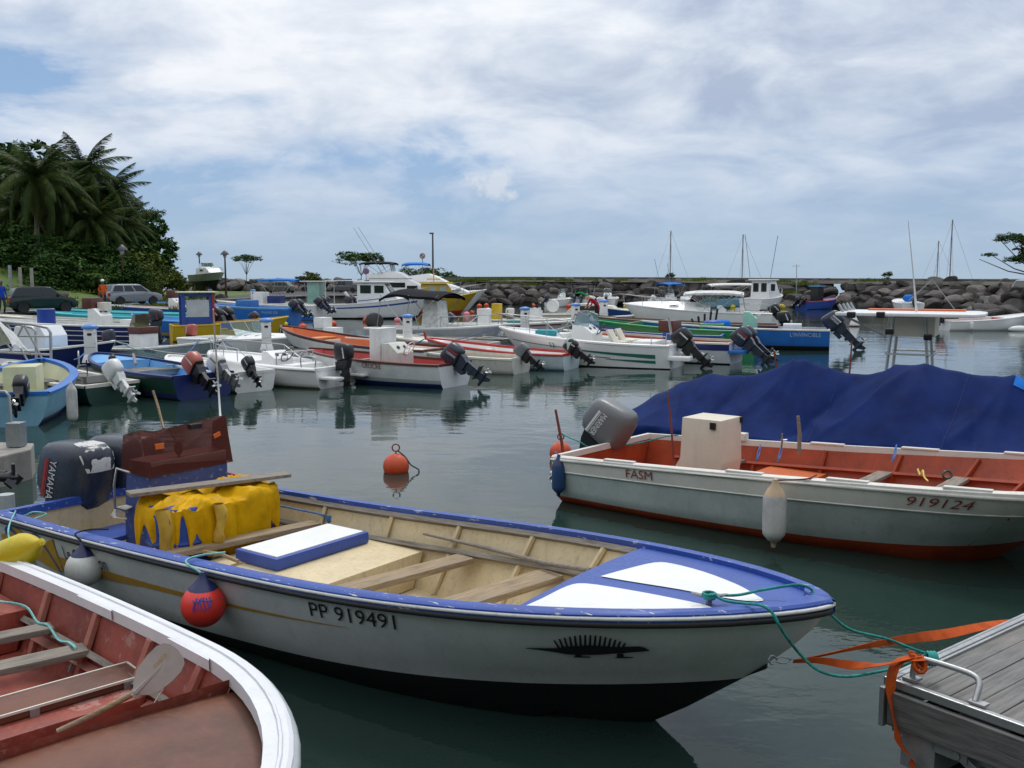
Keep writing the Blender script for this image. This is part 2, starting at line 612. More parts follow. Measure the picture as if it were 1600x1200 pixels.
def water_mat():
    m = bpy.data.materials.new('harbour_water')
    m.use_nodes = True
    t = m.node_tree
    b = t.nodes['Principled BSDF']
    L = t.links.new
    b.inputs['Roughness'].default_value = 0.025
    b.inputs['IOR'].default_value = 1.333
    co = nn(t, 'ShaderNodeTexCoord')

    def noise(sc, det, ro, st=(1, 1, 1), rz=0.0):
        mp = nn(t, 'ShaderNodeMapping')
        mp.inputs['Scale'].default_value = st
        mp.inputs['Rotation'].default_value = (0, 0, rz)
        L(co.outputs['Object'], mp.inputs[0])
        n = nn(t, 'ShaderNodeTexNoise')
        n.inputs['Scale'].default_value = sc
        n.inputs['Detail'].default_value = det
        n.inputs['Roughness'].default_value = ro
        L(mp.outputs[0], n.inputs['Vector'])
        return n.outputs['Fac']

    def m2(op, a, c):
        n = nn(t, 'ShaderNodeMath', operation=op)
        for i, q in enumerate((a, c)):
            if isinstance(q, (int, float)):
                n.inputs[i].default_value = q
            else:
                L(q, n.inputs[i])
        return n.outputs[0]
    r = nn(t, 'ShaderNodeValToRGB')
    r.color_ramp.elements[0].color = (0.012, 0.028, 0.023, 1)
    r.color_ramp.elements[1].color = (0.022, 0.044, 0.035, 1)
    L(noise(0.15, 3, 0.5), r.inputs[0])
    L(r.outputs[0], b.inputs['Base Color'])
    swell = noise(0.55, 2, 0.45, (1, 1.6, 1), 0.3)
    chop = noise(2.3, 3, 0.5, (1, 1.5, 1), 0.25)
    rip = noise(9.0, 2, 0.5, (1, 1.3, 1), -0.2)
    # calm and ruffled patches
    pr = nn(t, 'ShaderNodeMapRange')
    pr.inputs[1].default_value = 0.38
    pr.inputs[2].default_value = 0.62
    pr.inputs[3].default_value = 0.25
    pr.inputs[4].default_value = 1.0
    L(noise(0.09, 3, 0.5, (1, 2.2, 1), 0.1), pr.inputs[0])
    h = m2('ADD', m2('MULTIPLY', swell, 0.013), m2('MULTIPLY', m2('ADD', m2('MULTIPLY', chop, 0.0078), m2('MULTIPLY', rip, 0.0018)), pr.outputs[0]))
    bn = nn(t, 'ShaderNodeBump')
    bn.inputs['Strength'].default_value = 1.0
    bn.inputs['Distance'].default_value = 1.0
    L(h, bn.inputs['Height'])
    L(bn.outputs[0], b.inputs['Normal'])
    return m


water = MB().add([(-6000, -60, 0), (6000, -60, 0), (6000, 9000, 0), (-6000, 9000, 0)], [(0, 1, 2, 3)]).build('water', water_mat())
struct(water)


# ------------------------------------------------------------------ text
def textmesh(s, size):
    c = bpy.data.curves.new('txt', 'FONT')
    c.body = s
    c.size = size
    c.offset = 0.0
    c.resolution_u = 3
    o = bpy.data.objects.new('txt', c)
    COL.objects.link(o)
    bpy.context.view_layer.update()
    me = bpy.data.meshes.new_from_object(o.evaluated_get(bpy.context.evaluated_depsgraph_get()))
    vs = [v.co.copy() for v in me.vertices]
    me.calc_loop_triangles()
    fs = [tuple(t_.vertices) for t_ in me.loop_triangles]
    bpy.data.objects.remove(o)
    bpy.data.curves.remove(c)
    bpy.data.meshes.remove(me)
    return vs, fs


# ------------------------------------------------------------------ outboard motors
MOTOR = {}


def motor_meshes(ck, text):
    key = (ck, text)
    if key in MOTOR:
        return MOTOR[key]
    main, band, accent = {'char': (cowl, black, decalred), 'black': (black, black, decalw), 'grey': (cowlgrey, black, decalw),
                          'white': (cowlw, cowlw, black), 'red': (cowlr, black, decalw), 'wg': (fendw, cowlgrey, black), 'blue': (cowl, cowl, decalw)}[ck]
    # leg: mid section, cavitation plate, gearcase, skeg; local x forward, z up, origin at the clamp
    b = MB()
    b.box((-0.02, 0, -0.10), (0.14, 0.26, 0.30), 0)                      # clamp bracket
    b.prism([(-0.02, 0.14), (-0.46, 0.14), (-0.44, -0.02), (-0.36, -0.20), (-0.12, -0.20), (-0.04, -0.05)], -0.13, 0.13, 0)
    b.prism([(-0.12, -0.18), (-0.38, -0.18), (-0.37, -0.62), (-0.14, -0.62)], -0.06, 0.06, 0)
    b.box((-0.22, 0, -0.40), (0.30, 0.15, 0.10), 0)
    b.box((-0.30, 0, -0.62), (0.48, 0.24, 0.025), 0)
    b.prism([(-0.17, -0.62), (-0.36, -0.62), (-0.38, -0.80), (-0.14, -0.80)], -0.045, 0.045, 0)
    b.lathe([(0.0, -0.30), (0.045, -0.24), (0.062, -0.08), (0.062, 0.12), (0.04, 0.2)], 10, (-0.26, 0, -0.84), 0, Matrix.Rotation(-PI / 2, 3, 'Y'))
    b.prism([(-0.16, -0.88), (-0.36, -0.88), (-0.40, -1.06), (-0.30, -1.08)], -0.012, 0.012, 0)
    leg = b.mesh('outboard_motor', [band if ck == 'white' else (cowl if ck == 'char' else band)], bevel=0.02, smooth=40)
    # cowling: lofted rounded body
    c = MB()
    st = [(0.07, 0.20, 0.14, -0.25), (0.11, 0.30, 0.180, -0.25), (0.21, 0.335, 0.203, -0.25), (0.36, 0.340, 0.208, -0.25), (0.50, 0.330, 0.203, -0.255), (0.585, 0.305, 0.187, -0.26), (0.63, 0.255, 0.155, -0.265), (0.645, 0.17, 0.10, -0.27), (0.65, 0.06, 0.035, -0.27)]
    n = 20

    def ring(z, a, w, cx):
        out = []
        for k in range(n):
            an = 2 * PI * k / n
            ca, sa = math.cos(an), math.sin(an)
            e = 0.55
            x = a * abs(ca) ** e * (1 if ca > 0 else -1)
            y = w * abs(sa) ** e * (1 if sa > 0 else -1)
            out.append(V(cx + x, y, z + 0.20 * x * max(0, z - 0.2) / 0.45 - 0.12 * x * max(0, 0.25 - z) / 0.25))
        return out
    vs = []
    for s_ in st:
        vs += ring(*s_)
    fs, ms = [], []
    for i in range(len(st) - 1):
        for k in range(n):
            l = (k + 1) % n
            fs.append((i * n + k, i * n + l, (i + 1) * n + l, (i + 1) * n + k))
            ms.append(1 if i < 1 else 0)
    fs.append(tuple((len(st) - 1) * n + k for k in range(n)))
    ms.append(0)
    fs.append(tuple(range(n - 1, -1, -1)))
    ms.append(1)
    c.v, c.f, c.m = [tuple(v) for v in vs], fs, ms
    cw = c.mesh('cowling', [main, band], smooth=50)
    # vertical stripe and lettering on both flanks
    dec = []
    tv, tf = textmesh(text, 0.13) if text else ([], [])
    if text or ck in ('red', 'wg', 'char', 'black'):
        for sd in (-1, 1):
            d = MB()
            y = sd * 0.2125
            for x0, x1, k in ((-0.415, -0.385, 0), (-0.375, -0.365, 0)):
                d.add([V(x, y, z) for x, z in ((x0, 0.14), (x1, 0.14), (x1 + 0.03, 0.50), (x0 + 0.03, 0.50))], [(0, 1, 2, 3)], k)
            if text:
                w_ = max(v.x for v in tv)
                k_ = 0.36 / w_
                pts = [V(-0.345 - sd * (v.y * 0.95 if sd < 0 else v.y * 0.95 - 0.09) + 0.03 * (1 - v.x / w_), sd * 0.2135, 0.51 - v.x * k_) for v in tv]
                d.add(pts, tf, 1)
            dec.append(d.mesh('lettering', [accent, decalw]))
    p = MB()
    for k in range(3):
        r3 = Matrix.Rotation(2 * PI * k / 3, 3, 'X') @ Matrix.Rotation(0.5, 3, 'Z')
        p.box(Matrix.Rotation(2 * PI * k / 3, 3, 'X') @ V(-0.52, 0, 0.09), (0.012, 0.10, 0.14), 0, r3, top=0.7)
    p.lathe([(0.035, -0.06), (0.04, 0.0), (0.03, 0.08), (0.0, 0.1)], 8, (-0.52, 0, 0), 0, Matrix.Rotation(-PI / 2, 3, 'Y'))
    for i, v in enumerate(p.v):
        p.v[i] = (v[0], v[1], v[2] - 0.84)
    pr = p.mesh('propeller', [propm], smooth=40)
    MOTOR[key] = (leg, cw, pr, dec)
    return MOTOR[key]


BIGM = []


def motor(parent, loc, ck='char', tilt=0.0, sc=1.0, text=None, steer=0.0, label=None, name='outboard_motor'):
    leg, cw, pr, dec = motor_meshes(ck, text)
    if parent not in BIGM:
        sc *= 0.74
    if tilt > 0.4:
        tilt *= 1.4
        loc = (loc[0] - 0.05, loc[1], loc[2] - 0.10)
    o = link(name, leg, parent, loc, (0, tilt, steer), sc, label)
    link('cowling', cw, o)
    link('propeller', pr, o)
    for dm in dec:
        link('lettering', dm, o)
    return o


# ------------------------------------------------------------------ hull form
class Hull:
    def __init__(s, L, B, ws=0.85, tm=0.45, pp=2.2, q=0.75, zs=0.6, za=0.0, zb=0.25, rake=0.8, boot=(0.06, 0.25), kb=0.86, kbow=0.55,
                 gw=0.07, sole=0.12, td=1.0, ta=0.0, n=18, draft=0.25, recess=0.02, flare=0.0):
        s.__dict__.update(locals())

    def w(s, t):
        if t < s.tm:
            f = 1 - (1 - s.ws) * ((s.tm - t) / s.tm) ** 2
        else:
            f = max(0.0, 1 - min(1, (t - s.tm) / (1 - s.tm)) ** s.pp) ** s.q
        return s.B / 2 * f

    def sheer(s, t):
        return s.zs + s.za * t + s.zb * t * t

    def bootz(s, t):
        return s.boot[0] + s.boot[1] * t ** 3

    def kf(s, t):
        return s.kb + (s.kbow - s.kb) * t ** 3

    def pt(s, t, z, k, side):
        zb_ = s.sheer(1)
        fr = max(0.0, (s.sheer(t) - z) / zb_)
        return V(t * s.L - s.rake * min(fr, 1.25) ** getattr(s, 'rp', 1.0) * t ** 3, side * s.w(t) * k, z)

    def skin(s, t, lv, side, off=0.0):
        def raw(t, lv):
            t = min(max(t, 0), 1)
            z = s.sheer(t) + (s.bootz(t) - s.sheer(t)) * lv
            return s.pt(t, z, 1 - (1 - s.kf(t)) * max(lv, 0) ** 1.25, side)
        p = raw(t, lv)
        if off:
            a = raw(t + 0.01, lv) - raw(t - 0.01, lv)
            b = raw(t, lv + 0.03) - raw(t, lv - 0.0)
            nrm = a.cross(b)
            if nrm.y * side < 0:
                nrm = -nrm
            p = p + nrm.normalized() * off
        return p

    def ts(s, a=0.0, b=1.0):
        n = max(3, int(s.n * (b - a)) + 1)
        out = []
        for i in range(n + 1):
            u = a + (b - a) * i / n
            out.append(u)
        if b >= 1:
            out = out[:-1] + [1 - 0.5 * (1 - out[-2]), 1 - 0.2 * (1 - out[-2]), 1 - 0.05 * (1 - out[-2]), 1.0]
        return out

    def strip(s, mb, t0, t1, lo, hi, side, off=0.005, mi=0, n=14):
        """decal band between two level functions"""
        f0 = lo if callable(lo) else (lambda u: lo)
        f1 = hi if callable(hi) else (lambda u: hi)
        mb.grid(lambda u, v: s.skin(t0 + (t1 - t0) * u, f0(u) + (f1(u) - f0(u)) * v, side, off), n, 2, mi)

    def textmb(s, mb, body, t0, lv0, size, side, off=0.007, mi=0, sx=1.0, slope=0.0):
        vs, fs = textmesh(body, size)
        h = max(0.05, s.sheer(t0) - s.bootz(t0))
        out = []
        for v in vs:
            dx = v.x * sx * (1 if side < 0 else -1)
            out.append(s.skin(t0 + dx / s.L, lv0 - (v.y + slope * v.x) / h, side, off))
        mb.add(out, fs, mi)


def build_hull(h, root, top, boot=None, gun=None, inner=None, sole=None, deck=None, strake=None, transom=None, bulk=True, low=None, parts='all'):
    boot, gun, inner = boot or top, gun or top, inner or top
    sole = sole or inner
    ts = h.ts()
    lv = [0, 0.09, 0.30, 0.55, 0.80, 1.0]
    mb = MB()
    mats = [top, boot, strake or top, low or top, transom or top]
    for side in (-1, 1):
        rows = []
        for t in ts:
            r = [h.skin(t, l, side) for l in lv]
            r.append(h.pt(t, -0.02 if h.bootz(t) < 0.3 else h.bootz(t) * 0.35, h.kf(t) * 0.86, side))
            r.append(h.pt(t, -0.14, h.kf(t) * 0.6, side))
            r.append(h.pt(t, -h.draft, 0.0, side))
            rows.append(r)
        m = len(rows[0])
        vs = [p for r in rows for p in r]
        for i in range(len(rows) - 1):
            for j in range(m - 1):
                a = i * m + j
                f = (a, a + m, a + m + 1, a + 1)
                mi = 2 if (j == 0 and strake) else (3 if (low and j == 4) else (0 if j < 5 else 1))
                mb.add([], [], 0)
                mb.f.append(tuple((q if side < 0 else q) + len(mb.v) for q in (f if side > 0 else f[::-1])))
                mb.m.append(mi)
        mb.v += [tuple(p) for p in vs]
    # transom
    L0 = [h.skin(0, l, -1) for l in lv] + [h.pt(0, -0.02, h.kf(0) * 0.86, -1), h.pt(0, -h.draft, 0.25, -1)]
    R0 = [V(p.x, -p.y, p.z) for p in L0]
    n = len(L0)
    mb.add(L0 + R0, [(i, i + 1, n + i + 1, n + i) for i in range(n - 1)], 4)
    mb.build('hull', mats, root, smooth=40)
    # gunwale: closed section swept round the sheer
    g = MB()
    gw, th = h.gw, 0.035
    for side in (-1, 1):
        sec = []
        for t in ts:
            p = h.skin(t, 0, side)
            wi = max(0.0, h.w(t) - gw * (1 if t < 0.9 else 1.0))
            z = p.z
            xi = p.x if t < 0.98 else p.x - gw * 1.2 * (t - 0.9) / 0.1
            sec.append([V(p.x + (0.02 if t == 1 else 0), side * (h.w(t) + 0.018), z - 0.03), V(p.x + (0.02 if t == 1 else 0), side * (h.w(t) + 0.018), z + th * 0.6), V(p.x, side * max(h.w(t) - 0.004, 0), z + th),
                        V(xi, side * wi, z + th), V(xi, side * wi, z - 0.04)])
        vs = [p for r in sec for p in r]
        fs = []
        for i in range(len(sec) - 1):
            for j in range(4):
                a = i * 5 + j
                f = (a, a + 1, a + 6, a + 5)
                fs.append(f if side < 0 else f[::-1])
        g.add(vs, fs)
    z0 = h.sheer(0)
    g.box((gw * 0.4, 0, z0 + 0.001), (gw * 1.0, 2 * h.w(0) - 0.03, 0.072))
    g.build('gunwale', gun, root, smooth=35)
    # liner
    tl = [t for t in h.ts(0, 1) if h.ta <= t <= h.td - 0.02]
    if not tl or tl[0] > h.ta + 1e-3:
        tl = [h.ta] + tl
    tl.append(h.td if h.td < 1 else 0.97)
    li = MB()
    so = MB()
    x0 = 0.05
    for side in (-1, 1):
        vs, fs = [], []
        for t in tl:
            wi = max(0.0, h.w(t) - gw * 0.8)
            kf_ = h.kf(t) * 0.93
            ws_ = max(0.0, h.w(t) * kf_ - gw * 0.8)
            zt = h.sheer(t) - 0.0
            zm = (zt + h.sole) / 2
            x = max(x0, t * h.L)
            fr = min(1.2, max(0, (zt - h.sole) / h.sheer(1)))
            vs += [V(x, side * wi, zt), V(x - h.rake * fr * 0.5 * t ** 3, side * (wi * 0.62 + ws_ * 0.38), zm), V(x - h.rake * fr * t ** 3, side * ws_, h.sole)]
        for i in range(len(tl) - 1):
            for j in range(2):
                a = i * 3 + j
                f = (a, a + 1, a + 4, a + 3)
                fs.append(f)
        li.add(vs, fs)
    # end walls
    for t, fl in ((tl[0], 1), (tl[-1], -1)):
        if fl == -1 and not bulk:
            continue
        x = max(x0, t * h.L)
        wi, ws_ = max(0, h.w(t) - gw * 0.8), max(0, h.w(t) * h.kf(t) * 0.93 - gw * 0.8)
        fr = min(1.2, max(0, (h.sheer(t) - h.sole) / h.sheer(1))) * h.rake * t ** 3
        li.add([V(x, -wi, h.sheer(t)), V(x, wi, h.sheer(t)), V(x - fr, ws_, h.sole), V(x - fr, -ws_, h.sole)], [(0, 1, 2, 3)])
    li.build('liner', inner, root, smooth=40)
    vs = []
    for t in tl:
        ws_ = max(0.0, h.w(t) * h.kf(t) * 0.93 - gw * 0.8) + 0.01
        fr = min(1.2, max(0, (h.sheer(t) - h.sole) / h.sheer(1))) * h.rake * t ** 3
        vs += [V(max(x0, t * h.L) - fr, -ws_, h.sole), V(max(x0, t * h.L) - fr, ws_, h.sole)]
    so.add(vs, [(i * 2, i * 2 + 2, i * 2 + 3, i * 2 + 1) for i in range(len(tl) - 1)])
    so.build('sole', sole, root)
    if deck and h.td < 0.99:
        d = MB()
        td = [h.td] + [t for t in h.ts(0, 1) if t > h.td + 0.01]
        m = 7
        vs = []
        for t in td:
            wi = max(0, h.w(t) - 0.01)
            for j in range(m):
                y = -wi + 2 * wi * j / (m - 1)
                cr = (1 - (2 * j / (m - 1) - 1) ** 2) * getattr(h, 'crown', 0.05) * (wi / (h.B / 2))
                vs.append(V(t * h.L - (0.0 if t < 1 else 0.0), y, h.sheer(t) - h.recess + cr))
        d.add(vs, [(i * m + j, (i + 1) * m + j, (i + 1) * m + j + 1, i * m + j + 1) for i in range(len(td) - 1) for j in range(m - 1)])
        # front lip of the deck
        lip = vs[:m]
        d.add(lip + [V(p.x, p.y, p.z - 0.06) for p in lip], [(j, j + 1, m + j + 1, m + j) for j in range(m - 1)])
        d.build('foredeck', deck, root, smooth=40)
    if h.ta > 0.01:
        d = MB()
        t_a = [t for t in h.ts(0, 1) if t < h.ta] + [h.ta]
        vs = []
        for t in t_a:
            vs += [V(t * h.L, -h.w(t) + 0.01, h.sheer(t) - h.recess), V(t * h.L, h.w(t) - 0.01, h.sheer(t) - h.recess)]
        d.add(vs, [(i * 2, i * 2 + 2, i * 2 + 3, i * 2 + 1) for i in range(len(t_a) - 1)])
        d.build('aft_deck', deck or gun, root)


def inner_w(h, t, z):
    fr = (h.sheer(t) - z) / max(0.05, h.sheer(t) - h.sole)
    return h.w(t) * (1 - (1 - h.kf(t) * 0.93) * min(1, max(0, fr))) - h.gw * 0.8 - 0.01


def inner_block(h, root, x0, x1, z1, m, name, z0=None, bevel=0.015):
    """full width box that follows the inside of the hull"""
    z0 = h.sole + 0.005 if z0 is None else z0
    vs = []
    for z in (z0, z1):
        for x in (x0, x1):
            for s_ in (-1, 1):
                vs.append(V(x, s_ * (inner_w(h, x / h.L, z) - 0.015), z))
    b = MB().add(vs, [(0, 2, 3, 1), (4, 5, 7, 6), (0, 1, 5, 4), (2, 6, 7, 3), (0, 4, 6, 2), (1, 3, 7, 5)])
    return b.build(name, m, root, bevel=bevel, smooth=40, fixn=True)


def thwart(h, root, t, w=0.22, th=0.04, drop=0.12, m=None, name='thwart', skew=0.0):
    wi = h.w(t) * 0.96 - h.gw * 0.6
    z = h.sheer(t) - drop
    b = MB()
    rt = Matrix.Rotation(PI / 2 + skew, 3, 'Z')
    b.box((0, 0, 0), (2 * wi, w, th))
    o = b.build(name, m or wood, root, bevel=0.008, loc=(t * h.L, 0, z), rot=(0, 0, PI / 2 + skew), smooth=40)
    return o


def wheel_mb(r=0.2, seg=14):
    b = MB()
    b.tube([V(0, r * math.cos(2 * PI * k / seg), r * math.sin(2 * PI * k / seg)) for k in range(seg)], 0.014, 5, closed=True)
    for k in range(3):
        a = 2 * PI * k / 3
        b.tube([(0, 0, 0), (0, r * math.cos(a), r * math.sin(a))], 0.01, 4)
    b.tube([(0, 0, 0), (0.15, 0, -0.02)], 0.015, 5)
    return b


WHEEL = wheel_mb().mesh('steering_wheel', [black], smooth=60)
WHEELW = wheel_mb().mesh('steering_wheel', [white], smooth=60)


def console(root, x, y, z, w=0.6, d=0.45, h=0.75, m=None, top=None, screen=None, wheel='b', name='console', aft=-1):
    b = MB()
    poly = [(-d / 2, 0), (d / 2, 0), (d / 2 * 0.85, h), (0.0, h * 1.0), (-d / 2, h * 0.74)]
    b.prism(poly, -w / 2, w / 2, 0)
    o = b.build(name, m or white2, root, bevel=0.02, loc=(x, y, z), smooth=40, fixn=True)
    if aft > 0:
        o.rotation_euler = (0, 0, PI)
    if wheel:
        link('steering_wheel', WHEELW if wheel == 'w' else WHEEL, o, (-d / 2 - 0.12, 0, h * 0.86), (0, -0.6, 0))
    if screen:
        s = MB()
        s.add([V(d * 0.36, -w / 2, h), V(d * 0.36, w / 2, h), V(d * 0.18, w / 2 * 0.86, h + 0.42), V(d * 0.18, -w / 2 * 0.86, h + 0.42),
               V(-d * 0.35, -w / 2, h * 0.93), V(-d * 0.3, -w / 2 * 0.9, h + 0.3), V(-d * 0.35, w / 2, h * 0.93), V(-d * 0.3, w / 2 * 0.9, h + 0.3)],
              [(0, 1, 2, 3), (0, 3, 5, 4), (1, 6, 7, 2)])
        s.build('windscreen', screen, o)
        f = MB()
        f.tube([V(-d * 0.3, -w / 2 * 0.9, h + 0.3), V(d * 0.18, -w / 2 * 0.86, h + 0.42), V(d * 0.18, w / 2 * 0.86, h + 0.42), V(-d * 0.3, w / 2 * 0.9, h + 0.3)], 0.013, 5)
        f.tube([V(d * 0.36, -w / 2, h), V(d * 0.18, -w / 2 * 0.86, h + 0.42)], 0.012, 5)
        f.tube([V(d * 0.36, w / 2, h), V(d * 0.18, w / 2 * 0.86, h + 0.42)], 0.012, 5)
        f.build('screen_frame', metal, o, smooth=60)
    # dash instruments
    g = MB()
    for k in (-1, 1):
        g.lathe([(0.055, 0), (0.055, 0.015), (0.04, 0.02)], 10, (-d * 0.26, k * w * 0.2, h * 0.885), 0, Matrix.Rotation(-0.75, 3, 'Y'))
    g.build('gauge', black, o, smooth=40)
    return o


def bimini(root, x0, x1, w, z, base, m, sag=0.10, name='canopy', wave=0.0):
    b = MB()

    def f(u, v):
        x = x0 + (x1 - x0) * u
        y = (v - 0.5) * w
        return V(x, y, z - sag * (2 * v - 1) ** 2 - sag * 0.8 * (2 * u - 1) ** 4 + wave * math.sin(u * 7))
    b.grid(f, 12, 8)
    b.grid(lambda u, v: f(u, 1 - v) - V(0, 0, 0.02 + 0.06 * abs(2 * u - 1) ** 6), 12, 8)
    for v in (0, 1):
        b.add([f(i / 12, v) for i in range(13)] + [f(i / 12, v) - V(0, 0, 0.10) for i in range(13)], [(i, i + 1, i + 14, i + 13) for i in range(12)])
    o = b.build(name, m, root, smooth=60)
    xm = (x0 + x1) / 2
    for s_ in (-1, 1):
        p = MB()
        for xa, xb in ((x0 + 0.05, xm - 0.1), (x1 - 0.05, xm + 0.1), (xm, xm + 0.5), (x0 + .1, x0 - 0.1)):
            p.tube([V(xa, s_ * w / 2 * 0.98, z - sag), V(xb, s_ * w / 2 * 1.02, base)], 0.016, 5)
        p.build(name + '_frame', metal, root, smooth=60)
    return o


def rail(h, root, t0, t1, ht=0.35, inset=0.08, n=8, r=0.014, m=None, sides=(-1, 1), mid=False, name='bow_rail', z0=0.04):
    b = MB()
    loops = []
    for sd in sides:
        pts = []
        for i in range(n + 1):
            t = t0 + (t1 - t0) * i / n
            rise = min(1, (i + 0.001) / 2.0)
            pts.append(V(t * h.L, sd * max(0.02, h.w(t) - inset), h.sheer(t) + z0 + ht * rise))
        loops.append(pts)
        for i in range(2, n + 1, 2):
            b.tube([pts[i], V(pts[i].x - 0.05, pts[i].y + sd * 0.03, h.sheer(t0 + (t1 - t0) * i / n) + 0.02)], r * 0.85, 5)
    if len(loops) == 2 and t1 > 0.9:
        b.tube(loops[0] + [V(h.L * 1.02, 0, h.sheer(1) + z0 + ht)] + loops[1][::-1], r, 5)
    else:
        for l in loops:
            b.tube(l, r, 5)
    return b.build(name, m or metal, root, smooth=60)


def place(spx, spy, bpx, hd, sz=0.0):
    """stern centre seen at (spx, spy) at height sz, bow seen at column bpx, heading in degrees -> location, length"""
    a = P(spx, spy, sz)
    c_, s_ = math.cos(R(hd)), math.sin(R(hd))
    k = (bpx - 800) / FOC
    # depth = y*CT + (CAMH - z)*ST
    dz = CAMH * ST
    L = (k * (a.y * CT + dz) - a.x) / (c_ - k * s_ * CT)
    return V(a.x, a.y, 0), L


print('helpers ok')

# ================================================================== FOREGROUND BOAT 1: cream interior, blue gunwale
def frame(o):
    """local-from-pixel helpers for a thing placed flat on the water"""
    c_, s_ = math.cos(o.rotation_euler.z), math.sin(o.rotation_euler.z)

    def loc(w):
        dx, dy = w.x - o.location.x, w.y - o.location.y
        return V(dx * c_ + dy * s_, -dx * s_ + dy * c_, w.z - o.location.z)

    def at(px, py, z):
        if callable(z):
            zz_ = z(3.0)
            for _ in range(6):
                p = loc(P(px, py, zz_))
                zz_ = z(p.x)
            return loc(P(px, py, zz_))
        return loc(P(px, py, z))
    return at


B1 = thing('motor_boat', 'white open boat, blue gunwale, cream inside, black lizard on its bow, in the foreground', 'boat', (-4.048, 9.405, 0), -0.625)
h1 = Hull(7.189, 2.161, 1.0, 0.502, 2.319, 0.704, 0.657, -0.037, 0.366, rake=1.08, boot=(0.11, 0.33), kb=0.86, kbow=0.42, gw=0.075, sole=0.14, td=0.775, n=34, recess=0.0)
h1.crown = 0.03
h1.rp = 1.35
build_hull(h1, B1, mat('boat_white_side', (0.60, 0.63, 0.64), 0.20, var=0.10, dirtamt=0.35, streak=0.28, streakcol=(0.30, 0.27, 0.20), chip=(0.30, 0.30, 0.28), chipamt=0.27, chips=16), antifoul, blueP, cream, cream, deck=blueD, strake=None)
at1 = frame(B1)
BIGM.append(B1)
# black rubbing strake with a white bead
for nm, lv_, rr, mm in (('rubbing_strake', 0.055, 0.021, blackrub), ('white_bead', -0.005, 0.012, white)):
    b = MB()
    for sd in (-1, 1):
        b.tube([h1.skin(t, lv_, sd, 0.016) for t in h1.ts()], rr, 8)
    b.build(nm, mm, B1, smooth=60)
# inner wale boards, stringers and ribs
zsh = h1.sheer


def ribpts(h, t, sd):
    out = []
    for k in range(5):
        z = h.sheer(t) - 0.04 - (h.sheer(t) - 0.04 - h.sole) * k / 4
        fr = (h.sheer(t) - z) / max(0.05, h.sheer(t) - h.sole)
        wi = h.w(t) * (1 - (1 - h.kf(t) * 0.93) * fr ** 1.0) - h.gw * 0.8 - 0.012 - 0.05 * math.sin(PI * fr) * 0
        out.append(V(t * h.L - h.rake * ((h.sheer(t) - z) / h.sheer(1)) * t ** 3, sd * wi, z))
    return out


for sd in (-1, 1):
    b = MB()
    b.tube([V(t * h1.L, sd * (h1.w(t) - 0.085), zsh(t) - 0.035) for t in [0.01 + 0.76 * i / 16 for i in range(17)]], 0.032, 4)
    b.build('inner_wale', wood, B1)
    b = MB()
    b.tube([V(t * h1.L, sd * (inner_w(h1, t, zsh(t) - 0.24) - 0.03), zsh(t) - 0.24) for t in [0.02 + 0.74 * i / 16 for i in range(17)]], 0.03, 4)
    b.build('stringer', wood, B1)
    for t in (0.06, 0.17, 0.29, 0.41, 0.52, 0.63, 0.73):
        b = MB()
        b.tube(ribpts(h1, t, sd), 0.024, 5)
        b.build('rib', cream, B1, smooth=50)
# decals on the starboard side
d = MB()
h1.strip(d, 0.0, 0.36, lambda u: 0.42 + 0.02 * u, lambda u: 0.62 - 0.11 * u, -1, mi=0)
h1.strip(d, 0.36, 0.615, lambda u: 0.44 - 0.03 * u, lambda u: 0.51 - 0.095 * u, -1, mi=0)
h1.strip(d, 0.13, 0.30, lambda u: 0.60 - 0.06 * u, lambda u: 0.66 - 0.12 * u, -1, mi=0)
h1.strip(d, 0.0, 0.13, lambda u: 0.22 + 0.10 * math.cos(u * 9), lambda u: 0.66 + 0.05 * math.sin(u * 9), -1, off=0.008, mi=1, n=24)
for tc_ in (0.015, 0.075):
    h1.strip(d, tc_, tc_ + 0.05, lambda u: 0.12 + 0.55 * (u - 0.28) ** 2 * 2, lambda u: 0.20 + 0.62 * (u - 0.3) ** 2 * 2, -1, off=0.010, mi=2)
d.build('painted_stripe', [gold, mat('amber_paint', (0.52, 0.30, 0.02), 0.45), inkblue], B1)
d = MB()
h1.textmb(d, 'Le Caméléon', 0.146, 0.42, 0.17, -1, sx=0.72)
d.build('boat_name', inkblack, B1)
d = MB()
h1.textmb(d, 'PP 919491', 0.568, 0.33, 0.16, -1, sx=1.12)
d.build('registration_number', inkblack, B1)
# black lizard emblem with a finned back
d = MB()
lt0, llv, lw = 0.795, 0.42, 0.72
hh = zsh(lt0) - h1.bootz(lt0)


def lz(x, y):
    return h1.skin(lt0 + x * lw / h1.L, llv - y * lw / hh, -1, 0.008)


def lpoly(pts):
    d.add([lz(x, y) for x, y in pts], [tuple(range(len(pts)))], 0)


tops = [(0, 0.005), (0.12, 0.012), (0.26, 0.02), (0.36, 0.045), (0.5, 0.06), (0.62, 0.06), (0.72, 0.05), (0.82, 0.055), (0.9, 0.06), (0.95, 0.045), (1.0, 0.012)]
bots = [(0, -0.003), (0.12, -0.012), (0.26, -0.03), (0.36, -0.05), (0.5, -0.05), (0.62, -0.045), (0.72, -0.03), (0.82, -0.02), (0.9, -0.008), (0.95, -0.004), (1.0, 0.004)]
for i in range(len(tops) - 1):
    lpoly([bots[i], bots[i + 1], tops[i + 1], tops[i]])
for k in range(15):
    x = 0.27 + 0.036 * k
    hgt = 0.05 + 0.10 * math.sin(PI * (k + 1.5) / 16.5)
    lean = -0.05 + 0.004 * k
    lpoly([(x, 0.02), (x + 0.022, 0.02), (x + 0.018 + lean, 0.03 + hgt), (x + 0.002 + lean, 0.03 + hgt)])
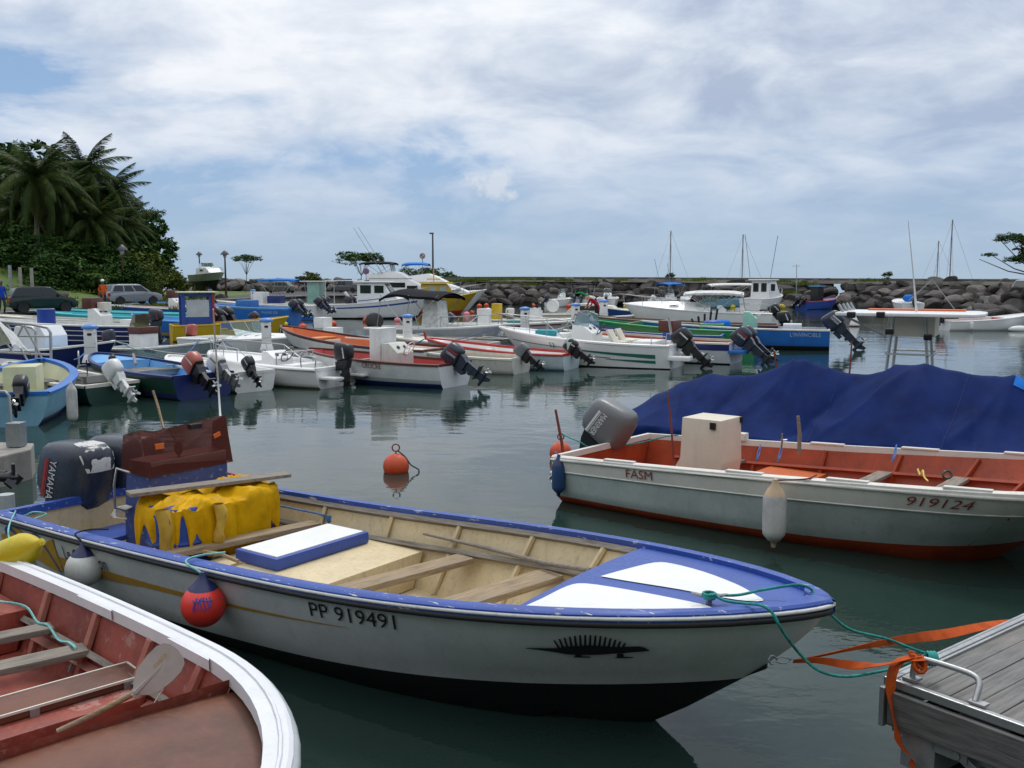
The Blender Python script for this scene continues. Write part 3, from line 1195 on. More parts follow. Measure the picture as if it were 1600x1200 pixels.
for x, dx in ((0.42, 0.06), (0.76, 0.07)):
    lpoly([(x, -0.03), (x + 0.05, -0.03), (x + 0.05 + dx * 0.3, -0.075), (x + dx * 0.2, -0.07)])
    lpoly([(x + dx * 0.2, -0.066), (x + dx * 0.2 + 0.13, -0.072), (x + dx * 0.2 + 0.13, -0.085), (x + dx * 0.2 - 0.02, -0.085)])
d.build('lizard_emblem', inkblack, B1)
# white anti-slip panels on the foredeck
dk = lambda x: zsh(min(1, x / h1.L)) + 0.012


def deckpatch(pix, lift, m, name='deck_panel'):
    mb = MB()
    pts = [at1(px, py, dk) for px, py in pix]
    pts = smoothpts(pts + [pts[0]], 3)[:-1]

    def zd(p):
        t = min(1, p.x / h1.L)
        wi = max(0.05, h1.w(t))
        return zsh(t) + 0.03 * (1 - min(1, abs(p.y) / wi) ** 2) * wi / 1.08 + lift
    pts = [V(p.x, p.y, zd(p)) for p in pts]
    c_ = sum(pts, V(0, 0, 0)) / len(pts)
    c_.z = zd(c_)
    n_ = len(pts)
    mids = [(p + c_) / 2 for p in pts]
    for q in mids:
        q.z = zd(q)
    fs = [(i, (i + 1) % n_, n_ + (i + 1) % n_, n_ + i) for i in range(n_)] + [(n_ + i, n_ + (i + 1) % n_, 2 * n_) for i in range(n_)]
    mb.add(pts + mids + [c_], fs)
    mb.build(name, m, B1)


nonslip = mat('white_non_slip_paint', (0.78, 0.78, 0.75), 0.8, var=0.05, dirtamt=0.15)
deckpatch([(938, 904), (980, 892), (1022, 881), (1050, 882), (1100, 895), (1150, 914), (1180, 930), (1192, 939), (1150, 938), (1060, 923), (980, 911)], 0.005, nonslip)
deckpatch([(817, 948), (850, 935), (886, 919), (915, 915), (980, 924), (1050, 936), (1112, 949), (1050, 952), (940, 951)], 0.005, nonslip)
# cleat on the foredeck
c0 = at1(1108, 933, lambda x: dk(x) + 0.04)
b = MB()
b.tube([c0 + V(-0.09, -0.05, 0.02), c0, c0 + V(0.09, 0.05, 0.02)], [0.008, 0.014, 0.008], 6)
b.tube([c0, c0 - V(0, 0, 0.06)], 0.018, 6)
b.tube([c0 + V(0.03 * math.cos(a), 0.03 * math.sin(a), 0) for a in [k * 1.05 for k in range(6)]], 0.012, 5, closed=True)
b.build('cleat', galv, B1, smooth=60)
# thwarts
for (a, b_, w_) in (((262, 853), (520, 812), 0.17), ((528, 913), (760, 857), 0.2), ((712, 941), (880, 893), 0.24)):
    A, Bq = at1(*a, 0.50), at1(*b_, 0.50)
    m_ = (A + Bq) / 2
    t_ = m_.x / h1.L
    zt_ = 0.475 + (0.05 if t_ > 0.55 else 0)
    wi = min(inner_w(h1, t_, zt_ - 0.03), inner_w(h1, min(0.95, t_ + 0.035), zt_ - 0.03)) - 0.02
    dy = Bq - A
    ang = math.atan2(dy.y, dy.x)
    lim = 0.18
    ang = min(max(ang, PI / 2 - lim), PI / 2 + lim)
    mb = MB()
    mb.box((0, 0, 0), (2 * wi / math.sin(ang), w_, 0.05))
    mb.build('thwart', woodtan, B1, bevel=0.01, smooth=40, loc=(m_.x, 0, 0.475 + (0.05 if t_ > 0.55 else 0)), rot=(0, 0, ang))
# cream locker box with hatch
x0_, x1_ = 2.45, 3.42
inner_block(h1, B1, x0_, x1_, 0.45, cream, 'locker')
hc = [at1(372, 853, 0.56), at1(432, 866, 0.56), at1(572, 833, 0.56), at1(515, 822, 0.56)]
hcx, hcy = sum(p.x for p in hc) / 4, sum(p.y for p in hc) / 4
mb = MB()
mb.box((0, 0, 0), (0.52, 1.05, 0.10))
lid = mb.build('locker_hatch', mat('blue_hatch_paint', (0.035, 0.08, 0.36), 0.45, chip=(0.7, 0.7, 0.68), chipamt=0.30, chips=8), B1, bevel=0.012, smooth=40, loc=(hcx, hcy, 0.505))
mb = MB()
mb.box((0, 0, 0), (0.45, 0.98, 0.008))
mb.build('hatch_panel', nonslip, lid, loc=(0, 0, 0.0535))
for yy in (-0.3, 0.42):
    pass
# aft seat, transom boards
mb = MB()
mb.box((0.42, -0.40, 0.36), (0.45, 0.9, 0.05))
mb.build('aft_seat', blueD, B1, bevel=0.012, smooth=40)
inner_block(h1, B1, 1.9, 2.15, 0.36, cream, 'bench_box')
# console with smoked screen
con = MB()
con.prism([(0.62, 0.14), (1.06, 0.14), (1.06, 1.0), (0.68, 1.0), (0.62, 0.55)], -0.20, 0.66, 0)
con = con.build('console', mat('blue_console_paint', (0.035, 0.06, 0.22), 0.55, chip=(0.20, 0.24, 0.34), chipamt=0.40, chips=22, streak=0.3), B1, bevel=0.02, smooth=40, fixn=True)
mb = MB()
x_, z_ = 1.085, 0.99
scr = [(x_, -0.24, z_), (x_ - 0.02, 0.72, z_), (x_ - 0.12, 0.72, z_ + 0.46), (x_ - 0.12, -0.08, z_ + 0.40), (x_ - 0.16, -0.20, z_ + 0.42), (0.72, -0.24, z_ + 0.36), (0.66, -0.24, z_ + 0.02)]
mb.add([V(*p) for p in scr], [(0, 1, 2, 3), (0, 3, 4), (0, 4, 5, 6)])
mb.add([V(x_ - 0.02, 0.72, z_), V(0.66, 0.72, z_), V(0.72, 0.72, z_ + 0.36), V(x_ - 0.12, 0.72, z_ + 0.46)], [(0, 1, 2, 3)])
mb.build('windscreen', glassred, con)
mb = MB()
mb.box((0.90, 0.23, 1.05), (0.32, 0.84, 0.14))
mb.build('dash_shelf', brownP, con, bevel=0.012, smooth=40)
mb = MB()
mb.ball((0.98, 0.16, 1.20), 0.05, 8, sc=(0.5, 1, 1.4))
mb.tube([(0.98, 0.16, 0.98), (0.98, 0.16, 1.20)], 0.012, 5)
mb.build('compass', black, con, smooth=60)
mb = MB()
mb.box((0.96, 0.36, 1.385), (0.08, 0.14, 0.05))
mb.build('instrument', black, con, bevel=0.01)
mb = MB()
mb.box((1.01, 0.58, 1.27), (0.02, 0.08, 0.04), 0, Matrix.Rotation(0.3, 3, 'X'))
mb.build('orange_light', mat('orange_plastic', (0.60, 0.13, 0.02), 0.4), con)
mb = MB()
mb.box((1.01, -0.06, 1.25), (0.02, 0.09, 0.05))
mb.build('orange_light', mat('orange_plastic', (0.60, 0.13, 0.02), 0.4), con)
mb = MB()
mb.tube([(0.80, -0.22, 1.0), (0.72, -0.32, 1.05), (0.70, -0.34, 0.9), (0.70, -0.34, 0.68), (0.72, -0.22, 0.62)], 0.013, 6)
mb.build('grab_handle', metal, con, smooth=60)
mb = MB()
for k in range(5):
    mb.tube([(0.70 + 0.02 * k, -0.22, 0.68), (0.64 - 0.02 * k, -0.30, 0.66 - 0.02 * k), (0.68, -0.33, 0.58), (0.72, -0.24, 0.56)], 0.008, 5)
mb.build('tie_cord', white, con, smooth=60)
# whip aerial and bamboo stick standing beside the console
mb = MB()
mb.tube([at1(345, 663, 1.25), at1(341, 600, 1.62), at1(333, 483, 2.48)], [0.012, 0.010, 0.007], 6)
mb.build('aerial', white, con, smooth=60)
mb = MB()
mb.tube([at1(262, 690, 1.1), at1(255, 668, 1.33), at1(247, 635, 1.5), at1(239, 610, 1.66)], 0.012, 6)
mb.build('cane', woodtan, con, smooth=60)
# twin motors
for y_, sc_ in ((-0.14, 1.0), (0.34, 1.0)):
    mo = motor(B1, (-0.06, y_, 0.40), 'char', 0.20, 1.14, 'YAMAHA', steer=0.12, label='charcoal outboard with red band and white YAMAHA lettering')
    if y_ < 0:
        mb = MB()
        mb.grid(lambda u, v: V(-0.02 - 0.24 * v + 0.06, -0.12 + 0.24 * u, 0.475 + 0.26 * v ** 0.7 + 0.003), 6, 6)
        # patch follows the front crown of the cowling
        me = mb
        cowlm = motor_meshes('char', 'YAMAHA')[1]
        from mathutils.bvhtree import BVHTree
        bv = BVHTree.FromPolygons([v.co for v in cowlm.vertices], [tuple(p.vertices) for p in cowlm.polygons])
        vv = []
        for (x, y, z) in mb.v:
            hit = bv.find_nearest(V(x, y, z))
            vv.append(tuple(hit[0] + hit[1] * 0.006))
        mb.v = vv
        mb.build('worn_white_decal', mat('worn_white_decal', (0.62, 0.62, 0.60), 0.5, chip=(0.05, 0.06, 0.08), chipamt=0.42, chips=16), mo, smooth=60)
# grey pipe and tackle aft of the motors
mb = MB()
mb.lathe([(0.0, 0), (0.075, 0.0), (0.075, 0.62), (0.0, 0.62)], 12, (-0.42, -0.78, 0.12), 0)
mb.build('grey_tube', hullgrey, B1, smooth=40)

# drums, oilskins and plank lying in boat 1
M1w = Matrix.Translation(B1.location) @ Matrix.Rotation(-0.625, 4, 'Z')


def W1(p):
    return M1w @ Vector(p)


dr = []
DR = [(1.55, -0.26, 0.15), (1.55, 0.44, 0.15)]
for i, (x, y, z) in enumerate(DR):
    mb = MB()
    mb.lathe([(0.0, 0), (0.26, 0.0), (0.275, 0.05), (0.27, 0.22), (0.285, 0.25), (0.27, 0.28), (0.27, 0.50), (0.24, 0.55), (0.0, 0.56)], 24)
    o = mb.build('plastic_drum', drum, smooth=40)
    o.location = W1((x, y, 0.27))
    tag(o, ('blue plastic drum under the yellow oilskins, nearer the motors and the hull side', 'blue plastic drum under the yellow oilskins, the one further from the camera')[i], 'drum', 'blue drums under the oilskins')


def cloth1(cx, cy, sx, sy, topz, seed, name, label, m):
    """sheet thrown over the drums: creased on top, a skirt of folds of uneven length round the edge"""
    mb = MB()
    nr, na = 46, 220

    def f(u, v):
        a = 2 * PI * v
        ca, sa = math.cos(a), math.sin(a)
        e = 0.55
        bx = math.copysign(abs(ca) ** e, ca) * sx
        by = math.copysign(abs(sa) ** e, sa) * sy
        N1 = mnoise.noise(V(ca * 1.7 + seed, sa * 1.7, 0.5))
        N2 = mnoise.noise(V(ca * 5.5, sa * 5.5 + seed, 2.5))
        ln = max(0.06, 0.27 + 0.55 * N1 + 0.22 * N2)
        fd = math.sin(a * 13 + 3 * N1 + seed) + 0.6 * math.sin(a * 29 + 5 * N2)
        ut = 0.60
        if u < ut:
            r = u / ut
            x, y = cx + bx * r, cy + by * r
            d1 = mnoise.noise(V(x * 3.1, y * 2.6, seed)) 
            z = topz + 0.06 * (1 - abs(mnoise.noise(V(x * 4.2 + 3, y * 3.4, seed + 2))) * 4) * 0.6 + 0.05 * d1 + 0.022 * (0.4 - abs(mnoise.noise(V(x * 9 + y * 4, y * 8 - x * 3, 5.0)))) + 0.012 * mnoise.noise(V(x * 16, y * 14, 1.0)) - 0.06 * r ** 4 + 0.012 * fd * r ** 2
            # hollow between the two drums
            z -= 0.05 * math.exp(-((y - cy + 0.0) / 0.12) ** 2)
            return W1((x, y, z))
        k = (u - ut) / (1 - ut)
        off = 0.015 + 0.035 * k + 0.013 * fd * min(1, k * 2.5) + 0.045 * N2 * k
        x, y = cx + bx + ca * off, cy + by + sa * off
        z = topz - 0.06 + 0.012 * fd - ln * k - 0.02 * (1 - math.cos(k * PI)) * 0.5 + 0.010 * mnoise.noise(V(x * 22, y * 22, k * 6))
        # hem swings inwards under the load
        x -= ca * 0.05 * k * k
        y -= sa * 0.05 * k * k
        return W1((x, y, z))
    mb.grid(f, nr, na)
    o = mb.build(name, m, smooth=60)
    o.modifiers.new('s', 'SOLIDIFY').thickness = 0.006
    return tag(o, label, 'oilskin')


cloth1(1.50, 0.12, 0.34, 0.62, 0.885, 3.4, 'oilskin', 'crumpled yellow oilskins thrown over the blue drums in the near boat', yellowcl)
# trouser legs hanging loose at the near end
for k_, (xa, ya, ln_, w_, lb_) in enumerate(((1.70, -0.52, 0.56, 0.13, 'faded yellow trouser leg hanging at the near end of the oilskin heap'), (1.90, -0.10, 0.34, 0.10, 'yellow sleeve hanging in front of the nearer blue drum'))):
    mb = MB()

    def fl_(u, v, xa=xa, ya=ya, ln_=ln_, w_=w_):
        an = 2 * PI * u
        wd = w_ * (1 - 0.2 * v + 0.1 * math.sin(v * 7))
        return W1((xa + 0.045 * math.cos(an) * (1 + 0.3 * math.sin(v * 9)) + 0.03 * math.sin(v * 3), ya + wd * 0.5 * math.sin(an) + 0.02 * math.sin(v * 6) + 0.012 * mnoise.noise(V(u * 6, v * 8, k_)), 0.84 - ln_ * v))
    mb.grid(fl_, 16, 16)
    o = mb.build('oilskin', mat('faded_oilskin', (0.46, 0.30, 0.06), 0.6, 'cloth', scale=4), smooth=60)
    tag(o, lb_, 'oilskin')
A, Bq = P(200, 772, 0.93), P(450, 741, 0.93)
mb = MB()
mb.beam(A, Bq, 0.17, 0.032)
o = mb.build('plank', wood, bevel=0.004)
tag(o, 'long grey plank laid across the yellow oilskins in the near boat', 'plank')
# pole lying along the port side
mb = MB()
pp_ = [at1(662, 834, 0.60), at1(760, 856, 0.58), at1(850, 880, 0.60), at1(922, 891, 0.66)]
mb.tube([W1(p) for p in pp_], [0.012, 0.017, 0.019, 0.02], 7)
o = mb.build('wooden_pole', wood, smooth=60)
tag(o, 'thin grey branch lying along the far side inside the near boat', 'pole')
for k, (px, py, qx, qy) in enumerate(((1000, 0, 0, 0),)):
    mb = MB()
    pts = [at1(318, 862, 0.49), at1(345, 866, 0.49), at1(372, 877, 0.49)]
    mb.tube([W1(p) for p in pts], 0.016, 6)
    o = mb.build('stick', woodtan, smooth=60)
    tag(o, 'short stick lying on the cream locker of the near boat', 'stick')
# ropes lying inside
mb = MB()
mb.tube([W1(p) for p in smoothpts([at1(410, 785, 0.62), at1(460, 795, 0.60), at1(505, 805, 0.56), at1(520, 815, 0.45), at1(512, 820, 0.40)], 5)], 0.009, 6)
for k in range(4):
    mb.tube([W1(at1(508 + 3 * k, 806, 0.55)), W1(at1(512 + 3 * k, 815, 0.50)), W1(at1(518 + 2 * k, 822, 0.44))], 0.008, 5)
o = mb.build('blue_rope', bluerope, smooth=60)
tag(o, 'blue rope hanging over the thwart behind the oilskins', 'rope')
mb = MB()
mb.tube(smoothpts([W1(p) for p in (at1(350, 738, 0.66), at1(372, 744, 0.66), at1(415, 760, 0.66), at1(432, 768, 0.69))], 5), 0.014, 6)
o = mb.build('red_hose', redP, smooth=60)
tag(o, 'thin red hose along the far gunwale behind the oilskins', 'hose')


# ---- fenders
def ball_fender(loc, r, m, capm, label, name='ball_fender', line=None, linem=None, mark=False):
    root = thing(name, label, 'fender', loc)
    mb = MB()
    mb.ball((0, 0, 0), r, 28)
    mb.build('ball', m, root, smooth=80)
    mb = MB()
    mb.lathe([(r * 0.66, r * 0.76), (r * 0.52, r * 0.92), (r * 0.25, r * 1.18), (r * 0.14, r * 1.40), (r * 0.10, r * 1.52), (0.0, r * 1.54)], 20)
    mb.build('cap', capm, root, smooth=60)
    if line:
        mb = MB()
        mb.tube(smoothpts([V(0, 0, r * 1.45)] + [Vector(p) - Vector(loc) for p in line], 5), 0.008, 6)
        mb.build('lanyard', linem, root, smooth=60)
    if mark:
        mb = MB()
        rnd = random.Random(4)
        vd = (V(0, 0, CAMH) - Vector(loc)).normalized()
        up = V(0, 0, 1)
        rt = up.cross(vd).normalized()
        upv = vd.cross(rt)

        def sp(a, b_):
            dd = (vd + rt * a + upv * b_).normalized()
            return dd * r * 1.008
        for k in range(7):
            a = -0.48 + k * 0.13
            pts = [sp(a + 0.05 * math.sin(j * 1.7 + k), 0.25 - 0.2 * j + 0.1 * rnd.random()) for j in range(4)]
            mb.tube(pts, 0.0045, 4)
            mb.tube([sp(a, 0.2 - 0.1 * rnd.random()), sp(a + 0.12, 0.1 + 0.2 * rnd.random())], 0.005, 4)
        mb.build('marker_scribble', inkblue, root)
    return root


zf = P(132, 888, 0.42)
ball_fender(PD(132, 888, 7.66), 0.150, fendw, fendnavy, 'white ball fender with black cap hanging on the side of the near boat', line=[W1(h1.skin(0.195, 0.0, -1, 0.05)) + V(0, 0, 0.06), W1(h1.skin(0.195, 0.0, -1, -0.06)) + V(0.02, 0, 0.06), W1(h1.skin(0.215, 0.0, -1, -0.16)) + V(0, 0, 0.05)], linem=blackrub)
ball_fender(PD(318, 945, 6.66), 0.158, fendred, fendnavy, 'coral red ball fender with scribbled marks hanging on the near boat', line=[W1(h1.skin(0.40, 0.0, -1, 0.05)) + V(0, 0, 0.05), W1(h1.skin(0.40, 0.0, -1, -0.08)) + V(0, 0, 0.05), W1(h1.skin(0.41, 0.0, -1, -0.25)) + V(0, 0, 0.02)], linem=paleteal, mark=True)


def long_fender(loc, r, ln, m, capm, label, cat='fender', line=None, linem=None, rot=(0, 0, 0), name='fender'):
    root = thing(name, label, cat, loc)
    root.rotation_euler = rot
    mb = MB()
    mb.lathe([(0.0, -ln / 2), (r * 0.55, -ln / 2 + 0.02), (r * 0.95, -ln / 2 + r * 0.7), (r, -ln / 2 + r * 1.1), (r * 1.02, 0), (r, ln / 2 - r * 0.9), (r * 0.9, ln / 2 - r * 0.6)], 20)
    mb.build('body', m, root, smooth=60)
    mb = MB()
    mb.lathe([(r * 0.9, ln / 2 - r * 0.6), (r * 0.65, ln / 2 - r * 0.1), (r * 0.3, ln / 2 + r * 0.35), (r * 0.22, ln / 2 + r * 0.8), (0, ln / 2 + r * 0.85)], 20)
    mb.build('end_cap', capm, root, smooth=60)
    mb = MB()
    mb.lathe([(0.0, -ln / 2 - r * 0.5), (r * 0.18, -ln / 2 - r * 0.45), (r * 0.3, -ln / 2 + 0.01), (r * 0.57, -ln / 2 + 0.02)], 14)
    mb.build('end_cap', capm, root, smooth=60)
    if line:
        mb = MB()
        mb.tube(smoothpts([V(0, 0, ln / 2 + r * 0.7)] + [Vector(p) - Vector(loc) for p in line], 4), 0.009, 6)
        mb.build('lanyard', linem, root, smooth=60)
    return root


# ================================================================== FOREGROUND BOAT 2: red interior, white gunwale, bottom left
B2 = thing('rowing_boat', 'old boat with white rim, red inside and grey thwarts, at the bottom left', 'boat', (-5.07, 7.421, 0), -0.806)
h2 = Hull(5.978, 1.892, 0.70, 0.648, 2.12, 0.808, 0.576, 0.085, 0.162, rake=0.45, boot=(0.06, 0.25), kb=0.88, kbow=0.6, gw=0.13, sole=0.12, td=0.735, n=34, recess=0.08)
h2.crown = 0.04
g2white = mat('chalky_white_paint', (0.74, 0.75, 0.77), 0.55, var=0.06, dirtamt=0.25, dirt=(0.45, 0.44, 0.42))
build_hull(h2, B2, mat('grey_white_side', (0.42, 0.43, 0.42), 0.6, streak=0.5), antifoul, g2white, red_in, red_in, deck=ply)
at2 = frame(B2)
mb = MB()
for sd in (-1, 1):
    mb.tube([h2.skin(t, 0.03, sd, 0.022) + V(0.02 * (t > 0.99), 0, 0) for t in h2.ts()], 0.03, 8)
mb.build('rubbing_strake', hullgrey, B2, smooth=60)
mb = MB()
for sd in (-1, 1):
    mb.tube([V(t * h2.L - (0.0 if t < 0.95 else (t - 0.95) * 1.6), sd * max(0, h2.w(t) - 0.045), h2.sheer(t) + 0.036) for t in h2.ts(0, 1)], 0.011, 6)
mb.build('gunwale_bead', g2white, B2, smooth=60)
# scarf joints in the rim
for t in (0.38, 0.60):
    mb = MB()
    mb.add([V(t * h2.L, h2.w(t) - 0.142, h2.sheer(t) + 0.032), V((t + 0.09) * h2.L, h2.w(t + 0.09) - 0.142, h2.sheer(t + 0.09) + 0.032), V((t + 0.08) * h2.L, h2.w(t + 0.08) - 0.11, h2.sheer(t + .08) + 0.037), V((t + 0.01) * h2.L, h2.w(t + .01) - 0.11, h2.sheer(t + .01) + 0.037),
            V(t * h2.L, h2.w(t) - 0.142, h2.sheer(t) - 0.03), V((t + 0.09) * h2.L, h2.w(t + 0.09) - 0.142, h2.sheer(t + 0.09) - 0.03)], [(0, 1, 2, 3), (4, 5, 1, 0)])
    mb.build('rim_block', g2white, B2)
for t in (0.16, 0.30, 0.43, 0.56, 0.67):
    for sd in (-1, 1):
        mb = MB()
        mb.tube(ribpts(h2, t, sd), 0.032, 6)
        mb.build('rib', pink_in, B2, smooth=50)
for sd in (-1, 1):
    mb = MB()
    mb.tube([V(t * h2.L, sd * (inner_w(h2, t, h2.sheer(t) - 0.26) - 0.03), h2.sheer(t) - 0.26) for t in [0.05 + 0.68 * i / 14 for i in range(15)]], 0.03, 4)
    mb.build('stringer', wood, B2)
# faded ledge under the rim
mb = MB()
mb.grid(lambda u, v: V((0.02 + 0.70 * u) * h2.L, (inner_w(h2, 0.02 + 0.70 * u, h2.sheer(0.02 + 0.70 * u) - 0.33) + 0.01 - 0.06 * v), h2.sheer(0.02 + 0.70 * u) - 0.33 - 0.02 * v), 30, 1)
mb.build('ledge', pink_in, B2)
for (a, b_, w_) in (((0, 995), (133, 968), 0.15), ((0, 1042), (190, 1000), 0.17)):
    A, Bq = at2(*a, 0.40), at2(*b_, 0.40)
    m_ = (A + Bq) / 2
    t_ = Bq.x / h2.L
    wi = inner_w(h2, t_, 0.38) - 0.02
    ang = math.atan2((Bq - A).y, (Bq - A).x)
    mb = MB()
    mb.box((0, 0, 0), (2 * wi, w_, 0.045))
    mb.build('thwart', wood, B2, bevel=0.008, smooth=40, loc=(Bq.x - math.cos(ang) * wi, 0, 0.40), rot=(0, 0, ang))
# aft locker and forward locker with varnished lid
p_ = at2(80, 935, 0.42)
inner_block(h2, B2, p_.x - 0.62, p_.x + 0.12, 0.42, red_in, 'locker')
pl = at2(190, 1050, 0.40)
pc = at2(105, 1085, 0.40)
inner_block(h2, B2, pc.x - 0.18, pc.x + 0.30, 0.385, red_in, 'locker')
mb = MB()
mb.box((0, 0, 0), (0.26, 0.80, 0.05))
lid = mb.build('locker_lid', ply, B2, bevel=0.008, smooth=40, loc=(pc.x, pc.y, 0.415))
mb = MB()
mb.box((0.132, 0, 0.022), (0.012, 0.81, 0.014))
mb.box((-0.132, 0, 0.022), (0.012, 0.81, 0.014))
mb.box((0, 0.402, 0.022), (0.26, 0.012, 0.014))
mb.build('lid_edge', offwhite, lid)
for yy in (-0.22, 0.30):
    mb = MB()
    mb.box((0.136, yy, -0.01), (0.012, 0.05, 0.05))
    mb.build('lid_hinge', galv, lid)
# white edge along the front of the brown foredeck
td = h2.td
mb = MB()
mb.tube([V(td * h2.L - 0.004, y, h2.sheer(td) - 0.10 + 0.04 * (1 - (y / h2.w(td)) ** 2) * h2.w(td) / (h2.B / 2)) for y in [-h2.w(td) + 0.1 + (2 * h2.w(td) - 0.2) * i / 12 for i in range(13)]], 0.008, 5)
mb.build('deck_edge', offwhite, B2, smooth=60)
M2w = Matrix.Translation(B2.location) @ Matrix.Rotation(-0.806, 4, 'Z')
# paddle
pd = thing('paddle', 'worn grey plastic paddle leaning in the red boat, blade up', 'paddle', (0, 0, 0))
A, Bq = P(90, 1143, 0.46), PD(208, 1088, 4.86)
tip = PD(275, 1020, 4.98)
ax = (tip - Bq).normalized()
mb = MB()
mb.tube([A, A.lerp(Bq, 0.5), Bq + ax * 0.04], [0.016, 0.017, 0.018], 8)
mb.build('shaft', woodtan, pd, smooth=60)
mb = MB()
side_ = ax.cross(V(0.2, -0.75, 0.6)).normalized()
nrm = side_.cross(ax)
Lb = (tip - Bq).length * 1.06
prof = [(0, 0.022), (0.10, 0.030), (0.2, 0.062), (0.35, 0.088), (0.6, 0.10), (0.8, 0.098), (0.92, 0.082), (0.98, 0.05), (1.0, 0.015)]


def bl(i, j, top):
    u, w_ = prof[i]
    yv = (j / 6 - 0.5) * 2
    return Bq + ax * (u * Lb) + side_ * (w_ * yv) + nrm * ((0.008 + 0.010 * (1 - abs(yv)) * (1 - u) + 0.015 * u * u) + (0.004 if top else -0.004))


for top_ in (True, False):
    vs = [bl(i, j, top_) for i in range(len(prof)) for j in range(7)]
    mb.add(vs, [((i * 7 + j, i * 7 + j + 1, (i + 1) * 7 + j + 1, (i + 1) * 7 + j) if top_ else (i * 7 + j, (i + 1) * 7 + j, (i + 1) * 7 + j + 1, i * 7 + j + 1)) for i in range(len(prof) - 1) for j in range(6)])
for j in (0, 6):
    vs = [bl(i, j, True) for i in range(len(prof))] + [bl(i, j, False) for i in range(len(prof))]
    n_ = len(prof)
    mb.add(vs, [(i, i + 1, n_ + i + 1, n_ + i) for i in range(n_ - 1)])
mb.tube([Bq + ax * 0.02 + nrm * 0.012, Bq + ax * Lb * 0.85 + nrm * 0.016], [0.018, 0.006], 6)
mb.build('blade', mat('grey_plastic_blade', (0.36, 0.31, 0.28), 0.5, var=0.15), pd, smooth=50)
mb = MB()
tv, tf = textmesh('CARLO', 0.028)
mb.add([Bq + ax * (Lb * 0.55 + v.x) + side_ * (-0.035 + v.y) + nrm * 0.026 for v in tv], tf)
mb.build('blade_lettering', mat('ochre_lettering', (0.40, 0.28, 0.05), 0.5), pd)
# pale teal rope over the thwarts, cord under the blade
mb = MB()
pts = [P(-40, 935, 0.50), P(0, 940, 0.49), P(40, 948, 0.47), P(58, 972, 0.43), P(75, 977, 0.43), P(92, 1000, 0.38), P(108, 1004, 0.43), P(118, 1014, 0.43), P(115, 1030, 0.3), P(108, 1050, 0.2)]
mb.tube(smoothpts(pts, 5), 0.009, 6)
o = mb.build('pale_rope', paleteal, smooth=60)
tag(o, 'pale teal rope looped over the grey thwarts of the red boat', 'rope')
mb = MB()
mb.tube([PD(262, 1066, 5.0), PD(240, 1100, 4.95), PD(228, 1119, 4.9)], 0.004, 5)
o = mb.build('loose_cord', offwhite, smooth=60)
tag(o, 'thin pale cord hanging below the paddle blade', 'cord')
# yellow fender between the boats
long_fender(PD(14, 868, 7.35), 0.13, 0.62, mat('yellow_vinyl', (0.62, 0.50, 0.01), 0.4), mat('yellow_vinyl_cap', (0.60, 0.45, 0.01), 0.4), 'yellow sausage fender squeezed between the red boat and the near boat at left', rot=(0, R(68), R(-25)), name='yellow_fender')
mb = MB()
mb.tube(smoothpts([W1((0.15, -0.98, 0.70)), PD(14, 822, 7.75), PD(15, 842, 7.6), PD(32, 862, 7.3), PD(36, 880, 7.2)], 5), 0.007, 6)
mb.tube(smoothpts([PD(10, 800, 8.7), PD(35, 806, 8.65), PD(52, 800, 8.7), PD(72, 803, 8.75), PD(50, 812, 8.6)], 5), 0.008, 6)
o = mb.build('stern_rope', paleteal, smooth=60)
tag(o, 'pale teal line on the stern corner of the near boat', 'rope')

# ================================================================== FOREGROUND BOAT 3: white with orange interior, right
B3 = thing('fishing_boat', 'white open boat lettered FASM with orange red inside and cream console, moored at right', 'boat', (1.216, 12.579, 0), -0.693)
h3 = Hull(6.15, 2.36, 0.954, 0.70, 4.0, 0.753, 0.580, 0.25, 0.10, rake=1.3, boot=(0.10, 0.16), kb=0.92, kbow=0.3, gw=0.06, sole=0.10, td=0.86, n=34)
side3 = mat('pale_green_grey_side', (0.46, 0.52, 0.50), 0.35, var=0.14, streak=0.45, streakcol=(0.24, 0.24, 0.16), dirtamt=0.35, chip=(0.22, 0.22, 0.15), chipamt=0.28, chips=12)
g3 = mat('white_worn_gunwale', (0.68, 0.66, 0.60), 0.5, var=0.08, dirtamt=0.3)
build_hull(h3, B3, side3, orange_in, g3, orange_in, orange_in, deck=orange_in)
at3 = frame(B3)
BIGM.append(B3)
mb = MB()
for sd in (-1, 1):
    h3.strip(mb, 0.0, 0.985, -0.01, 0.33, sd, off=0.014, n=30)
    mb.tube([h3.skin(i / 30, 0.33, sd, 0.012) for i in range(30)], 0.010, 5)
    mb.tube([h3.skin(i / 30, 0.02, sd, 0.02) for i in range(30)], 0.016, 6)
mb.build('sheer_strake', g3, B3, smooth=60)
d = MB()
h3.textmb(d, 'FASM', 0.178, 0.25, 0.14, -1, off=0.027, sx=1.15)
d.build('boat_name', inkred, B3)
d = MB()
h3.textmb(d, '919124', 0.70, 0.23, 0.14, -1, off=0.027, sx=1.5)
d.build('registration_number', inkred, B3)
mb = MB()
for k, (t0_, w_) in enumerate(((0.045, 0.06), (0.13, 0.05))):
    pass
